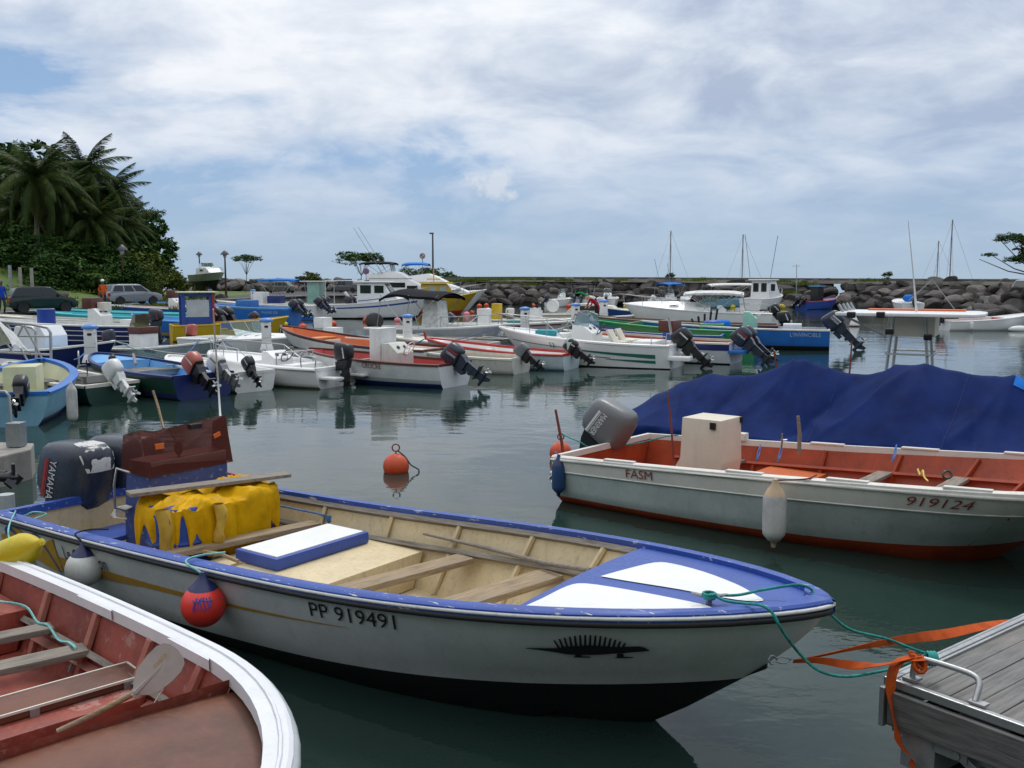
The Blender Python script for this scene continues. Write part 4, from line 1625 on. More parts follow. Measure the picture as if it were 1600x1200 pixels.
for sd in (-1, 1):
    for t in (0.1, 0.27, 0.42, 0.57, 0.71, 0.82):
        mb = MB()
        mb.tube(ribpts(h3, t, sd), 0.026, 5)
        mb.build('rib', orange_in, B3, smooth=50)
    mb = MB()
    mb.tube([V(t * h3.L, sd * (inner_w(h3, t, h3.sheer(t) - 0.25) - 0.02), h3.sheer(t) - 0.25) for t in [0.08 + 0.75 * i / 14 for i in range(15)]], 0.026, 4)
    mb.build('stringer', orange_in, B3)
    for t in (0.16, 0.42, 0.60, 0.78):
        mb = MB()
        mb.box((0, 0, 0), (0.42, 0.075, 0.022))
        ang = math.atan2(sd * (h3.w(t + 0.03) - h3.w(t - 0.03)), 0.06 * h3.L)
        mb.build('gunwale_pad', g3, B3, loc=(t * h3.L, sd * (h3.w(t) - 0.035), h3.sheer(t) + 0.042), rot=(0, -0.04, ang), bevel=0.006)
for (a, b_, w_, z_) in (((1125, 729), (1180, 712), 0.16, 0.42), ((1340, 750), (1425, 729), 0.17, 0.50), ((1465, 758), (1550, 733), 0.17, 0.55)):
    A = at3((a[0] + b_[0]) / 2, (a[1] + b_[1]) / 2, z_)
    t_ = A.x / h3.L
    mb = MB()
    mb.box((0, 0, 0), (2 * (min(inner_w(h3, t_ + 0.02, z_ - 0.02), inner_w(h3, t_, z_ - 0.02)) - 0.01), w_, 0.04))
    mb.build('thwart', wood, B3, bevel=0.007, loc=(A.x, 0, z_), rot=(0, 0, PI / 2), smooth=40)
A = at3(1225, 735, 0.42)
inner_block(h3, B3, A.x - 0.3, A.x + 0.45, 0.40, mat('bright_orange_paint', (0.58, 0.13, 0.03), 0.5), 'locker')
for k in range(3):
    mb = MB()
    mb.box((0, 0, 0), (0.72, 0.11, 0.022))
    mb.build('loose_board', wood, B3, loc=(A.x - 0.25 + 0.10 * k, -0.35 + 0.06 * k, 0.415 + 0.022 * (k % 2)), rot=(0, 0, 1.25 + 0.12 * k), bevel=0.004)
# cream console box: leans, tapered foot
cc = at3(1090, 735, 0.15)
mb = MB()
mb.prism([(-0.22, 0.0), (0.30, 0.0), (0.36, 0.40), (0.34, 0.92), (-0.18, 0.92), (-0.20, 0.42), (-0.30, 0.25)], -0.26, 0.26, 0)
c3 = mb.build('console', mat('cream_console', (0.66, 0.60, 0.48), 0.5, var=0.06, streak=0.2, dirtamt=0.2), B3, loc=(1.50, 0.0, 0.20), bevel=0.012, smooth=40, fixn=True)
mb = MB()
mb.box((0.24, -0.27, 0.85), (0.07, 0.03, 0.08))
mb.build('latch', black, c3)
mb = MB()
mb.box((0.35, 0.24, 0.88), (0.03, 0.04, 0.07))
mb.build('latch', black, c3)
mb = MB()
mb.ball((-0.30, 0.15, 0.50), 0.10, 12, sc=(0.6, 1, 1.2))
mb.build('faded_bottle', pink_in, c3, smooth=60)
mb = MB()
mb.box((0.0, 0.0, 0.0), (0.42, 0.12, 0.10))
mb.build('gunwale_pad', g3, B3, loc=(1.30, h3.w(0.18) - 0.04, h3.sheer(0.18) + 0.09), bevel=0.01)
motor(B3, (-0.02, 0.25, 0.52), 'grey', 0.42, 1.0, 'MARINER', steer=0.05, label='grey outboard lettered MARINER, tilted up')
# poles
for (px, py, qx, qy, Y, r_, m_, lb, zz0) in ((868, 640, 880, 716, 12.0, 0.022, rustred, 'crooked rusty stick standing at the stern of the boat lettered FASM', 0),
                                            (1043, 612, 1050, 690, 12.1, 0.014, rustred, 'thin red rod standing at the far gunwale beside the cream console', 0),
                                            (1247, 650, 1248, 694, 11.2, 0.024, wood, 'short grey post standing on the far gunwale of the boat lettered FASM', 0),
                                            (1222, 677, 1221, 694, 11.35, 0.012, wood, 'very short grey peg on the far gunwale left of the taller grey post', 0),
                                            (1331, 533, 1326, 590, 14.6, 0.014, rustred, 'thin upright brown rod behind the covered boat', 0),
                                            (1209, 548, 1213, 580, 14.8, 0.014, rustred, 'thin upright brown rod left of the tall tarpaulin peak', 0)):
    a, b_ = PD(px, py, Y), PD(qx, qy, Y)
    b_ = b_ + (b_ - a) * 0.35
    mb = MB()
    mid_ = (a + b_) / 2 + V(r_ * 0.6, 0, 0)
    mb.tube([a, mid_, b_], [r_ * 0.8, r_, r_], 6)
    o = mb.build('upright_stick', m_, smooth=60)
    tag(o, lb, 'stick')
# cords on the far gunwale
mb = MB()
for px in (1184, 1218, 1397):
    top_ = PD(px + 4, 695, 10.9 if px > 1300 else 11.4)
    mb.tube([top_, PD(px, 706, top_.y - 0.12), PD(px - 3, 722, top_.y - 0.2)], 0.008, 5)
    mb.tube([top_, PD(px + 3, 708, top_.y - 0.12), PD(px - 1, 718, top_.y - 0.22)], 0.007, 5)
o = mb.build('lashing', bluerope, smooth=60)
tag(o, 'thin blue lashings tied round the far gunwale of the boat lettered FASM', 'rope')
mb = MB()
mb.tube(smoothpts([PD(1434, 733, 10.3), PD(1438, 742, 10.2), PD(1442, 735, 10.2), PD(1444, 745, 10.1), PD(1450, 752, 10.0)], 5), 0.010, 6)
o = mb.build('yellow_rope', mat('yellow_rope', (0.65, 0.50, 0.12), 0.7), smooth=60)
tag(o, 'short yellow rope knot lying between the thwarts of the boat lettered FASM', 'rope')
mb = MB()
mb.tube([PD(1480 + 7 * math.cos(a), 742 + 6 * math.sin(a), 9.9 - 0.02 * math.sin(a)) for a in [k * PI / 6 for k in range(12)]], 0.012, 6, closed=True)
o = mb.build('rope_coil', dkgreen, smooth=60)
tag(o, 'small dark green coil against the far side of the orange interior', 'rope')
Mw3 = Matrix.Translation(B3.location) @ Matrix.Rotation(-0.693, 4, 'Z')
ln = [Mw3 @ (h3.skin(0.535, 0.0, -1, 0.04) + V(0, 0, 0.04)), Mw3 @ (h3.skin(0.545, 0.0, -1, -0.08) + V(0, 0, 0.05))]
pf = Mw3 @ (h3.skin(0.54, 0.62, -1, 0.16))
long_fender(V(*PD(1210, 805, pf.y)), 0.118, 0.56, fendgrey, mat('peach_vinyl', (0.55, 0.38, 0.24), 0.5), 'dirty white cylindrical fender hanging on the boat lettered FASM', line=ln, linem=rustred, name='hanging_fender')
pf = Mw3 @ V(-0.05, -1.14, 0.25)
long_fender(V(*PD(873, 745, pf.y - 0.1)), 0.085, 0.42, mat('dark_blue_vinyl', (0.02, 0.06, 0.16), 0.4), mat('dark_blue_cap', (0.015, 0.03, 0.10), 0.4), 'dark blue cylindrical fender hanging at the stern corner of the boat lettered FASM', line=[Mw3 @ V(0.02, -1.10, 0.66)], linem=bluerope, name='hanging_fender')

# ================================================================== covered boat behind boat 3
B4 = thing('covered_boat', 'boat hidden under a navy blue tarpaulin with several peaks, behind the boat lettered FASM', 'boat', (1.95, 15.1, 0), -0.68)
h4 = Hull(7.6, 2.3, 0.9, 0.5, 2.3, 0.75, 0.62, 0.05, 0.2, rake=0.9, gw=0.07, sole=0.1, n=20)
build_hull(h4, B4, white, antifoul, white, white)
prof4 = [(-0.12, 0.55), (0.0, 0.72), (0.35, 0.98), (0.8, 1.20), (1.3, 1.38), (1.75, 1.38), (2.2, 1.47), (2.60, 1.66), (2.74, 1.67), (3.1, 1.57), (3.5, 1.51), (3.75, 1.54), (3.98, 1.66), (4.35, 1.70), (4.8, 1.62), (5.2, 1.60), (5.40, 1.62), (5.8, 1.45), (6.5, 1.2), (7.3, 1.0), (7.75, 0.85)]


def ridge(x):
    for (a, za_), (b, zb_) in zip(prof4, prof4[1:]):
        if x <= b:
            u = (x - a) / (b - a)
            return za_ + (zb_ - za_) * u - 0.02 * math.sin(PI * u)
    return prof4[-1][1]


mb = MB()


def tarp(u, v):
    x = -0.12 + 7.87 * u
    s_ = (v - 0.5) * 2
    t = min(max(x / 7.6, 0), 0.995)
    wi = max(h4.w(t), 0.03) + 0.07
    a = abs(s_)
    zr, zg = ridge(x), h4.sheer(t) + 0.05
    rnd_ = mnoise.noise(V(x * 1.3, s_ * 1.1, 2.0))
    # the cloth sags between peaks away from the ridge
    sag = 0.16 * math.sin(PI * min(1, a * 1.1)) * (0.6 + 0.6 * math.cos((x - 2.69) * 2.2))
    if a < 0.86:
        k = a / 0.86
        z = zr + (zg - zr) * (k ** 1.1) - sag * (zr - zg) * 0.7
        y = wi * (k ** 0.95)
    else:
        k = (a - 0.86) / 0.14
        z = zg - 0.30 * k
        y = wi + 0.01 + 0.02 * math.sin(x * 11)
    # tension creases that radiate from the peaks
    cr = 0.0
    for xp, am in ((2.69, 1), (4.3, 1), (1.5, 0.7), (5.4, 0.9)):
        ang = math.atan2(x - xp, a + 0.05)
        cr += am * 0.030 * (1 - 2 * abs(math.sin(ang * 5.5 + xp * 3)) ** 0.6) * math.exp(-abs(x - xp) * 0.9) * min(1, a * 2)
    z += 0.45 * cr + 0.014 * (0.5 - abs(mnoise.noise(V(x * 2.2 + s_ * 2.5, s_ * 1.5 - x * 0.6, 4)))) + 0.02 * rnd_ + 0.008 * mnoise.noise(V(x * 5, s_ * 5, 1))
    up_ = min(1, a * 3) * max(0, min(1, (0.9 - a) * 4))
    for xv, sl, am, wd in ((3.55, -0.75, -0.13, 0.16), (1.95, -0.35, -0.08, 0.13), (5.0, 0.3, -0.07, 0.12), (2.69, 0.95, 0.05, 0.10), (2.69, -0.9, 0.05, 0.12), (4.3, -1.1, 0.07, 0.10), (4.3, 0.8, 0.05, 0.12), (0.9, 0.5, -0.06, 0.10), (5.4, -0.6, 0.05, 0.10)):
        z += am * math.exp(-abs(x - xv - sl * a) / wd) * up_
    return V(x, math.copysign(y, s_) if a > 1e-6 else 0, z)


mb.grid(tarp, 240, 70)
mb.build('tarpaulin', tarpblue, B4, smooth=80)
mb = MB()
mb.grid(lambda u, v: tarp(0.705 + 0.07 * u, 0.50 - 0.05 * v) + V(0, 0, 0.012), 6, 3)
mb.build('tarpaulin_patch', bluecan, B4, label='brighter blue edge patch on the tarpaulin')
# seams across the cover
mb = MB()
for x in (1.9, 3.3, 4.9):
    u = (x + 0.12) / 7.87
    mb.tube([tarp(u, 0.03 + 0.94 * k / 40) + V(0, 0, 0.002) for k in range(41)], 0.006, 4)
mb.build('seam', mat('navy_thread', (0.006, 0.018, 0.11), 0.8), B4)

# centre console boat with hardtop behind it
h5 = Hull(5.6, 2.1, 0.9, 0.5, 2.3, 0.75, 0.55, 0.05, 0.2, rake=0.8, gw=0.09, sole=0.15, n=16)
p5 = PD(1330, 600, 17.2)
B5 = thing('hardtop_boat', 'white boat with flat hardtop on aluminium legs and tall aerial behind the covered boat', 'boat', (4.1, 17.5, 0), R(-28))
build_hull(h5, B5, white, antifoul, white, white)


def L5(px, py, Y):
    w_ = PD(px, py, Y)
    dx, dy = w_.x - 4.1, w_.y - 17.5
    c_, s_ = math.cos(R(-28)), math.sin(R(-28))
    return V(dx * c_ + dy * s_, -dx * s_ + dy * c_, w_.z)


ct = L5(1418, 490, 15.6)
mb = MB()
mb.slab([(ct.x - 1.10, -0.80), (ct.x + 1.0, -0.92), (ct.x + 1.14, -0.5), (ct.x + 1.14, 0.5), (ct.x + 1.0, 0.92), (ct.x - 1.10, 0.80)], 2.18, 2.235)
mb.build('hardtop', white2, B5, bevel=0.02, smooth=40)
mb = MB()
mb.slab([(ct.x - 0.75, 0.45), (ct.x + 0.8, 0.45), (ct.x + 0.8, 0.75), (ct.x - 0.75, 0.75)], 2.238, 2.262)
mb.build('orange_pad', orangeP, B5)
mb = MB()
for k in range(4):
    mb.tube([(ct.x - 1.0, -0.6 + 0.4 * k, 2.23), (ct.x - 1.08, -0.6 + 0.4 * k, 2.36)], 0.028, 8)
mb.build('rod_holder', metal, B5, smooth=50)
mb = MB()
for sx_, sy_ in ((-0.38, -1), (0.42, -1), (-0.38, 1), (0.42, 1)):
    mb.tube([(ct.x + sx_ * 0.6, sy_ * 0.42, 2.18), (ct.x + sx_, sy_ * 0.52, 0.3)], 0.026, 8)
for z_ in (1.15, 1.55):
    mb.tube([(ct.x - 0.38 + .05, -0.50, z_), (ct.x + 0.40, -0.50, z_)], 0.018, 6)
    mb.tube([(ct.x - 0.38 + .05, 0.50, z_), (ct.x + 0.40, 0.50, z_)], 0.018, 6)
    mb.tube([(ct.x + 0.40, -0.50, z_), (ct.x + 0.40, 0.50, z_)], 0.018, 6)
mb.tube([(ct.x - 1.0, -0.5, 2.17), (ct.x - 0.35, -0.46, 1.85)], 0.022, 6)
mb.build('hardtop_leg', metal, B5, smooth=60)
mb = MB()
mb.box((ct.x + 0.05, 0.0, 2.00), (0.72, 0.86, 0.32))
mb.build('overhead_box', mat('beige_gelcoat', (0.60, 0.56, 0.46), 0.45), B5, bevel=0.02, smooth=40)
for q in (L5(1330, 492, 15.3), L5(1376, 492, 15.3), L5(1390, 518, 15.3), L5(1450, 527, 15.6)):
    MB().box(q, (0.13, 0.10, 0.10)).build('floodlight', black, B5, bevel=0.02)
console(B5, ct.x, 0, 0.15, 0.7, 0.5, 0.95, mat('beige_gelcoat2', (0.60, 0.56, 0.46), 0.45))
mb = MB()
a0 = L5(1432, 487, 15.6)
mb.tube([a0, L5(1428, 440, 15.6), L5(1419, 345, 15.6)], [0.022, 0.012, 0.006], 6)
mb.build('aerial', white, B5, smooth=60)
mb = MB()
for (px, py, qx, qy) in ((1457, 437, 1492, 484), (1457, 437, 1420, 470)):
    mb.tube([L5(px, py, 15.6), L5(qx, qy, 15.6)], 0.007, 5)
mb.build('outrigger', galv, B5, smooth=60)

# ================================================================== mooring buoys near by
def ring_buoy(loc, r, label, sink=0.35, rope=True, rz=0.0):
    root = thing('mooring_buoy', label, 'buoy', loc, rz, 'orange mooring buoys')
    mb = MB()
    mb.ball((0, 0, r * sink), r, 24)
    mb.build('float', buoyor, root, smooth=80)
    mb = MB()
    R_ = r * 0.28
    zc = r * (1 + sink) + R_ + 0.03
    mb.tube([(R_ * math.cos(a), 0, zc + R_ * math.sin(a)) for a in [k * PI / 8 for k in range(16)]], 0.011, 6, closed=True)
    mb.tube([(0, 0, r * (0.9 + sink)), (0, 0, zc - R_)], 0.012, 6)
    mb.build('ring', rustred, root, smooth=60)
    if rope:
        mb = MB()
        mb.tube(smoothpts([V(0.02, 0, zc - R_ * 0.7), V(r * 0.7, 0, r * 1.15), V(r * 1.15, -0.02, r * 0.55), V(r * 1.75, -0.02, 0.03), V(r * 1.6, -.05, -0.03)], 5), 0.011, 6)
        mb.build('rope_tail', mat('dark_rope', (0.05, 0.07, 0.08), 0.8), root, smooth=60)
    return root


w_ = P(619, 737, 0.0)
ring_buoy((w_.x, w_.y, 0), 0.19, 'weathered orange ball buoy with ring and rope, alone in the open water', 0.42)
w_ = P(876, 716, 0.0)
ring_buoy((w_.x, w_.y, 0), 0.175, 'orange ball buoy tied behind the grey outboard at right', 0.5, rope=False)
mb = MB()
mb.tube(smoothpts([PD(877, 677, 13.3), PD(890, 684, 13.0), PD(905, 690, 12.7), PD(925, 700, 12.6), PD(960, 697, 12.7), PD(1000, 692, 12.9), PD(1040, 682, 12.9), PD(1060, 680, 12.9)], 5), 0.009, 6)
o = mb.build('thin_teal_line', teal, smooth=60)
tag(o, 'thin teal line from the buoy past the grey outboard to the far gunwale', 'rope')

# ================================================================== jetty corner at the bottom right
JA = P(1386, 1066, 0.5)
j1 = V(0.61, -0.792, 0)
j2 = V(0.792, 0.61, 0)
JR = thing('jetty', 'grey planked finger jetty with aluminium edging in the bottom right corner', 'jetty', (JA.x, JA.y, 0), math.atan2(j2.y, j2.x))
# local x along the planks (away), local y = -j1 across (towards the camera is -y)
JL, JW = 6.0, 2.3
for k in range(16):
    mb = MB()
    mb.box((0, 0, 0), (JL, 0.132, 0.03))
    mb.build('plank', plank, JR, loc=(JL / 2 + 0.05, -0.115 - 0.138 * k, 0.492 + 0.002 * (k % 2)), bevel=0.004)
mb = MB()
mb.box((JL / 2, -0.018, 0.505), (JL, 0.036, 0.05))
mb.box((JL / 2, 0.012, 0.40), (JL, 0.02, 0.26))
mb.box((0.014, -JW / 2, 0.505), (0.03, JW, 0.05))
mb.build('edge_rail', metal, JR, bevel=0.006)
mb = MB()
mb.box((JL / 2, -0.048, 0.512), (JL, 0.018, 0.02))
mb.box((0.044, -JW / 2, 0.512), (0.018, JW, 0.02))
mb.build('edge_bead', metal, JR)
mb = MB()
mb.box((-0.022, -JW / 2 - 0.03, 0.37), (0.04, JW, 0.20))
mb.build('fender_board', mat('dark_fascia_timber', (0.12, 0.115, 0.11), 0.85, 'wood', stretch=(14, 1.2, 14), col2=(0.16, 0.155, 0.15)), JR, bevel=0.008)
mb = MB()
mb.box((-0.024, 0.0, 0.37), (0.055, 0.03, 0.23))
mb.build('end_plate', galv, JR, bevel=0.004)
mb = MB()
mb.box((0.15, -JW / 2, 0.24), (0.16, JW, 0.10))
mb.box((JL / 2, -0.2, 0.2), (JL, 0.2, 0.3))
mb.build('under_beam', galv, JR, bevel=0.006)
mb = MB()
q0 = V(0.05, -0.40, 0.25)
mb.beam(q0, q0 + V(0.15, -0.75, -0.55), 0.11, 0.05)
mb.beam(q0 + V(0.10, 0, 0), q0 + V(0.25, -0.75, -0.55), 0.03, 0.09)
mb.build('brace', galv, JR, bevel=0.008)
mb = MB()
mb.box(q0 + V(0, 0.02, 0), (0.10, 0.20, 0.10))
mb.tube([q0 + V(-0.06, -0.02, -0.02), q0 + V(0.10, -0.02, -0.02)], 0.025, 8)
mb.build('hinge', galv, JR, bevel=0.006)
# handle shaped mooring cleat
mb = MB()
mb.tube(smoothpts([V(0.09, -0.10, 0.53), V(0.11, -0.10, 0.62), V(0.14, -0.13, 0.645), V(0.16, -0.30, 0.645), V(0.155, -0.42, 0.64), V(0.13, -0.46, 0.61), V(0.07, -0.47, 0.535)], 4), 0.017, 8)
mb.box((0.07, -0.49, 0.535), (0.06, 0.09, 0.014))
mb.box((0.09, -0.10, 0.535), (0.08, 0.08, 0.014))
mb.build('mooring_cleat', metal, JR, smooth=60)
Mj = Matrix.Translation(JR.location) @ Matrix.Rotation(JR.rotation_euler.z, 4, 'Z')


def ribbon(pts, w, name, m, label, cat, tw=None, n=8):
    """webbing strap: a flat band that twists along a smooth line"""
    sp = smoothpts(pts, n)
    mb = MB()
    N_ = len(sp)
    vs = []
    for i, p in enumerate(sp):
        t = (sp[min(i + 1, N_ - 1)] - sp[max(i - 1, 0)]).normalized()
        side_ = t.cross(V(0, 0, 1)).normalized()
        up = side_.cross(t)
        a = tw(i / (N_ - 1)) if tw else 0
        dr_ = side_ * math.cos(a) + up * math.sin(a)
        nr = t.cross(dr_)
        ww_ = w(i / (N_ - 1)) if callable(w) else w
        for s1, s2 in ((-1, 1), (1, 1), (1, -1), (-1, -1)):
            vs.append(p + dr_ * ww_ / 2 * s1 + nr * 0.0018 * s2)
    fs = [(i * 4 + j, i * 4 + (j + 1) % 4, (i + 1) * 4 + (j + 1) % 4, (i + 1) * 4 + j) for i in range(N_ - 1) for j in range(4)]
    fs += [(3, 2, 1, 0), tuple((N_ - 1) * 4 + j for j in range(4))]
    mb.add(vs, fs)
    o = mb.build(name, m, smooth=60)
    return tag(o, label, cat)


hk = W1(h1.pt(1.0, 0.42, 0, 1) + V(0.02, 0, 0))
e1 = PD(1232, 1031, 5.2)
ribbon([PD(1240, 1031, 5.25), PD(1275, 1026, 5.35), PD(1350, 1010, 5.6), PD(1420, 998, 5.9), PD(1480, 990, 6.15), PD(1560, 974, 6.5), PD(1640, 965, 6.9)],
       lambda u: 0.022 + 0.045 * min(1, max(0, u - 0.25) * 3), 'mooring_strap', strapor, 'orange webbing strap twisting from the bow to the far jetty edge, the upper one', 'strap', lambda u: 0.4 + 3.0 * u)
c1 = Mj @ V(0.11, -0.12, 0.63)
ribbon([PD(1240, 1033, 5.25), PD(1280, 1032, 5.3), PD(1320, 1038, 5.35), PD(1350, 1040, 5.27), PD(1380, 1038, 5.2), c1 + V(-0.04, 0.0, 0.02), c1 + V(0.02, 0.02, 0.03)],
       lambda u: 0.03 + 0.025 * math.sin(PI * min(1, u * 1.05)) ** 2, 'mooring_strap', strapor, 'orange webbing strap knotted to the jetty cleat, the lower one', 'strap', lambda u: 1.0 + 3.4 * u)
ribbon([c1 + V(0.03, -0.01, 0.03), Mj @ V(0.04, -0.06, 0.64), Mj @ V(-0.04, -0.055, 0.59), Mj @ V(-0.06, -0.06, 0.45), Mj @ V(-0.055, -0.10, 0.28), Mj @ V(-0.06, -0.13, 0.20), Mj @ V(-0.05, -0.20, 0.14), Mj @ V(-0.05, -0.20, 0.09)],
       0.055, 'strap_tail', strapor, 'loose end of orange webbing hanging over the corner of the jetty', 'strap', lambda u: 0.2 + (0.9 * max(0, u - 0.75) * 4))
mb = MB()
for k in range(3):
    mb.tube([c1 + V(0.034 * math.cos(a + k), 0.02 * math.sin(a) + 0.022 * k - 0.02, 0.036 * math.sin(a) + 0.008 * (k - 1)) for a in [j * PI / 5 for j in range(10)]], 0.013, 5, closed=True)
o = mb.build('strap_knot', strapor, smooth=60)
tag(o, 'knot of orange webbing round the jetty cleat', 'strap')
# shackle and bow plate
mb = MB()
mb.tube(smoothpts([PD(1200, 1031, 5.16), PD(1206, 1024, 5.17), PD(1214, 1031, 5.19), PD(1206, 1038, 5.17), PD(1200, 1031, 5.16)], 4), 0.006, 5)
mb.tube(smoothpts([PD(1212, 1028, 5.19), PD(1225, 1027, 5.22), PD(1236, 1031, 5.25), PD(1225, 1036, 5.22), PD(1212, 1034, 5.19)], 4), 0.005, 5)
o = mb.build('shackle', galv, smooth=60)
tag(o, 'steel shackle between the bow eye and the orange straps', 'shackle')
mb = MB()
a_ = h1.pt(1.0, 0.44, 0, 1)
mb.add([a_ + V(-0.35, -0.015, -0.12), a_ + V(0.13, -0.012, 0.12), a_ + V(0.13, -0.012, 0.085), a_ + V(-0.33, -0.015, -0.20),
        a_ + V(-0.35, 0.015, -0.12), a_ + V(0.13, 0.012, 0.12), a_ + V(0.13, 0.012, 0.085), a_ + V(-0.33, 0.015, -0.20)],
       [(0, 1, 2, 3), (7, 6, 5, 4), (0, 4, 5, 1), (1, 5, 6, 2), (2, 6, 7, 3), (3, 7, 4, 0)])
mb.build('bow_eye_plate', antifoul, B1)
# teal mooring ropes
dkc = W1(c0)
rope1 = [dkc + V(0, 0, 0.015)] + [W1(at1(a, b_, lambda x, l=l: dk(x) + l)) for a, b_, l in ((1150, 930, 0.04), (1190, 922, 0.05), (1225, 916, 0.07), (1250, 914, 0.085))] + [PD(1268, 921, 5.33), PD(1278, 938, 5.3), PD(1300, 962, 5.45), PD(1330, 984, 5.6), PD(1385, 998, 5.75), PD(1430, 1015, 5.75), PD(1462, 1024, 5.75), PD(1487, 1025, 5.80)]
rope2 = [dkc + V(0.03, 0, 0.01)] + [W1(at1(a, b_, lambda x, l=l: dk(x) + l)) for a, b_, l in ((1135, 939, 0.03), (1165, 943, 0.035), (1190, 946, 0.06))] + [PD(1207, 958, 5.0), PD(1222, 985, 5.0), PD(1250, 1022, 5.15), PD(1280, 1048, 5.15), PD(1320, 1057, 5.2), PD(1370, 1050, 5.3), PD(1410, 1040, 5.35), c1 + V(0.06, 0.04, 0.03)]
rope3 = [PD(1645, 962, 6.9), PD(1600, 978, 6.6), PD(1560, 990, 6.4), PD(1545, 1000, 6.2)]
for rp, lb in ((rope1, 'teal rope from the deck cleat over the bow to the far jetty edge'), (rope2, 'teal rope hanging in a loop from the foredeck to the jetty cleat'), (rope3, 'teal rope coming over the jetty edge at the right border')):
    mb = MB()
    mb.tube(smoothpts(rp, 8), 0.0085, 7)
    o = mb.build('mooring_rope', teal, smooth=60)
    tag(o, lb, 'rope')
mb = MB()
for k in range(3):
    mb.tube([c1 + V(0.07 + 0.018 * k, 0.03, 0.01) + V(0.0, 0.035 * math.cos(a), 0.035 * math.sin(a)) for a in [j * PI / 5 for j in range(10)]], 0.010, 6, closed=True)
o = mb.build('rope_knot', teal, smooth=60)
tag(o, 'teal rope knot on the jetty cleat', 'rope')
mb = MB()
for k in range(2):
    mb.tube([dkc + V(0.035 * math.cos(a), 0.035 * math.sin(a), 0.005 + 0.015 * k) for a in [j * PI / 5 for j in range(10)]], 0.009, 6, closed=True)
o = mb.build('rope_turns', teal, smooth=60)
tag(o, 'turns of teal rope round the foredeck cleat', 'rope')

# ================================================================== LAND
def gz(px, py, z):
    return P(px, py, z)


# quay and land on the left, one sheet with a raised face towards the harbour
q_front = [P(-260, 508, 0.8), P(0, 492, 0.8), P(180, 479, 0.8), P(330, 470, 0.8), P(470, 464, 0.8), P(640, 460.5, 0.8), V(-8, 118, 0.8), V(-5, 128, 0.8)]
back = [V(-5, 150, 0.8), V(-60, 175, 0.8), V(-260, 240, 0.8), V(-260, 60, 0.8)]
poly = [V(p.x, p.y, 0) for p in q_front + back]
mb = MB()
mb.slab(poly, -1.0, 0.70)
struct(mb.build('ground', concrete))


def hill_h(x, y):
    """grassy bank and wooded hill on the left"""
    # bank begins behind the parked cars and ends where the lamp posts stand
    d1 = -x - 0.375 * y
    d2 = (y - 58 - (x + 31) * 1.9) / 2.1
    d_ = min(d1, d2) + 1.0 * mnoise.noise(V(x * 0.08, y * 0.08, 0))
    hgt = 0.0
    if d_ > 0:
        hgt = min(1.0, d_ / 9) * 2.0 + max(0, min(1, (d_ - 6) / 22)) * 6.0
    fade = max(0, min(1, (140 - y) / 25))
    return hgt * fade


mb = MB()


def land(u, v):
    # u across (x), v away (y)
    y = 50 + 110 * v
    x0 = -130 + 0 * v
    # front boundary: stay behind the quay edge
    fx = None
    for a, b_ in zip(q_front, q_front[1:]):
        if (a.y - y) * (b_.y - y) <= 0 and a.y != b_.y:
            fx = a.x + (b_.x - a.x) * (y - a.y) / (b_.y - a.y)
    if fx is None:
        fx = q_front[0].x if y < q_front[0].y else q_front[-1].x
    x1 = fx - 1.0
    x = x0 + (x1 - x0) * u
    n_ = 0.05 * mnoise.noise(V(x * 0.3, y * 0.3, 0))
    return V(x, y, 0.82 + hill_h(x, y) + n_ * min(1, (1 - u) * 6))


mb.grid(lambda u, v: land(u, v), 90, 60)
struct(mb.build('grass_bank', grass, smooth=80))
# asphalt road and quay apron
mb = MB()
rp = [P(-300, 501, 0.88), P(0, 490, 0.88), P(170, 479.5, 0.88), P(330, 469.5, 0.88), P(470, 463.0, 0.88), P(650, 459.6, 0.88)]
rb = [P(650, 452, 0.88), P(470, 453, 0.88), P(405, 458.5, 0.88), P(330, 466, 0.88), P(170, 475.5, 0.88), P(-300, 486, 0.88)]
mb.slab([V(p.x, p.y, 0) for p in rp + rb], 0.80, 0.90)
struct(mb.build('road', asphalt))
mb = MB()
fr = [V(p.x, p.y, 0) for p in q_front[:6]]
for a, b_ in zip(fr, fr[1:]):
    mb.beam(V(a.x, a.y + 0.2, 0.88), V(b_.x, b_.y + 0.2, 0.88), 0.5, 0.12)
struct(mb.build('quay_kerb', concrete))
# timber fenders and bollards of the quay face are tiny; the face itself is the ground slab

# quay under the camera, and an unseen slope added behind to darken the hulls
mb = MB()
mb.slab([(-40, -50), (40, -50), (40, 0.9), (2.3, 1.9), (-1.6, 1.6), (-40, 0.9)], -1.2, 0.95)
struct(mb.build('near_quay', concrete))
mb = MB()
mb.grid(lambda u, v: V(-70 + 140 * u, -8 - 40 * v, 0.9 + 14 * min(1, v * 1.8) + 1.5 * mnoise.noise(V(u * 12, v * 5, 0))), 40, 16)
struct(mb.build('unseen_shade_slope', grass, smooth=80))

# ================================================================== BREAKWATER
def rock_mesh(seed):
    bm = bmesh.new()
    bmesh.ops.create_icosphere(bm, subdivisions=3, radius=0.5)
    rnd = random.Random(seed)
    off = V(rnd.random() * 50, rnd.random() * 50, 0)
    planes = []
    for k in range(11):
        nrm = V(rnd.gauss(0, 1), rnd.gauss(0, 1), rnd.gauss(0, 1)).normalized()
        planes.append((nrm, 0.27 + 0.17 * rnd.random()))
    for v in bm.verts:
        v.co *= 1 + 0.22 * mnoise.noise(v.co * 1.8 + off)
        for nrm, d_ in planes:
            e = v.co.dot(nrm) - d_
            if e > 0:
                v.co -= nrm * e * 0.96
    me = bpy.data.meshes.new('rock')
    bm.to_mesh(me)
    bm.free()
    me.materials.append(rock)
    return me


ROCKS = [rock_mesh(i) for i in range(14)]
rr = random.Random(11)


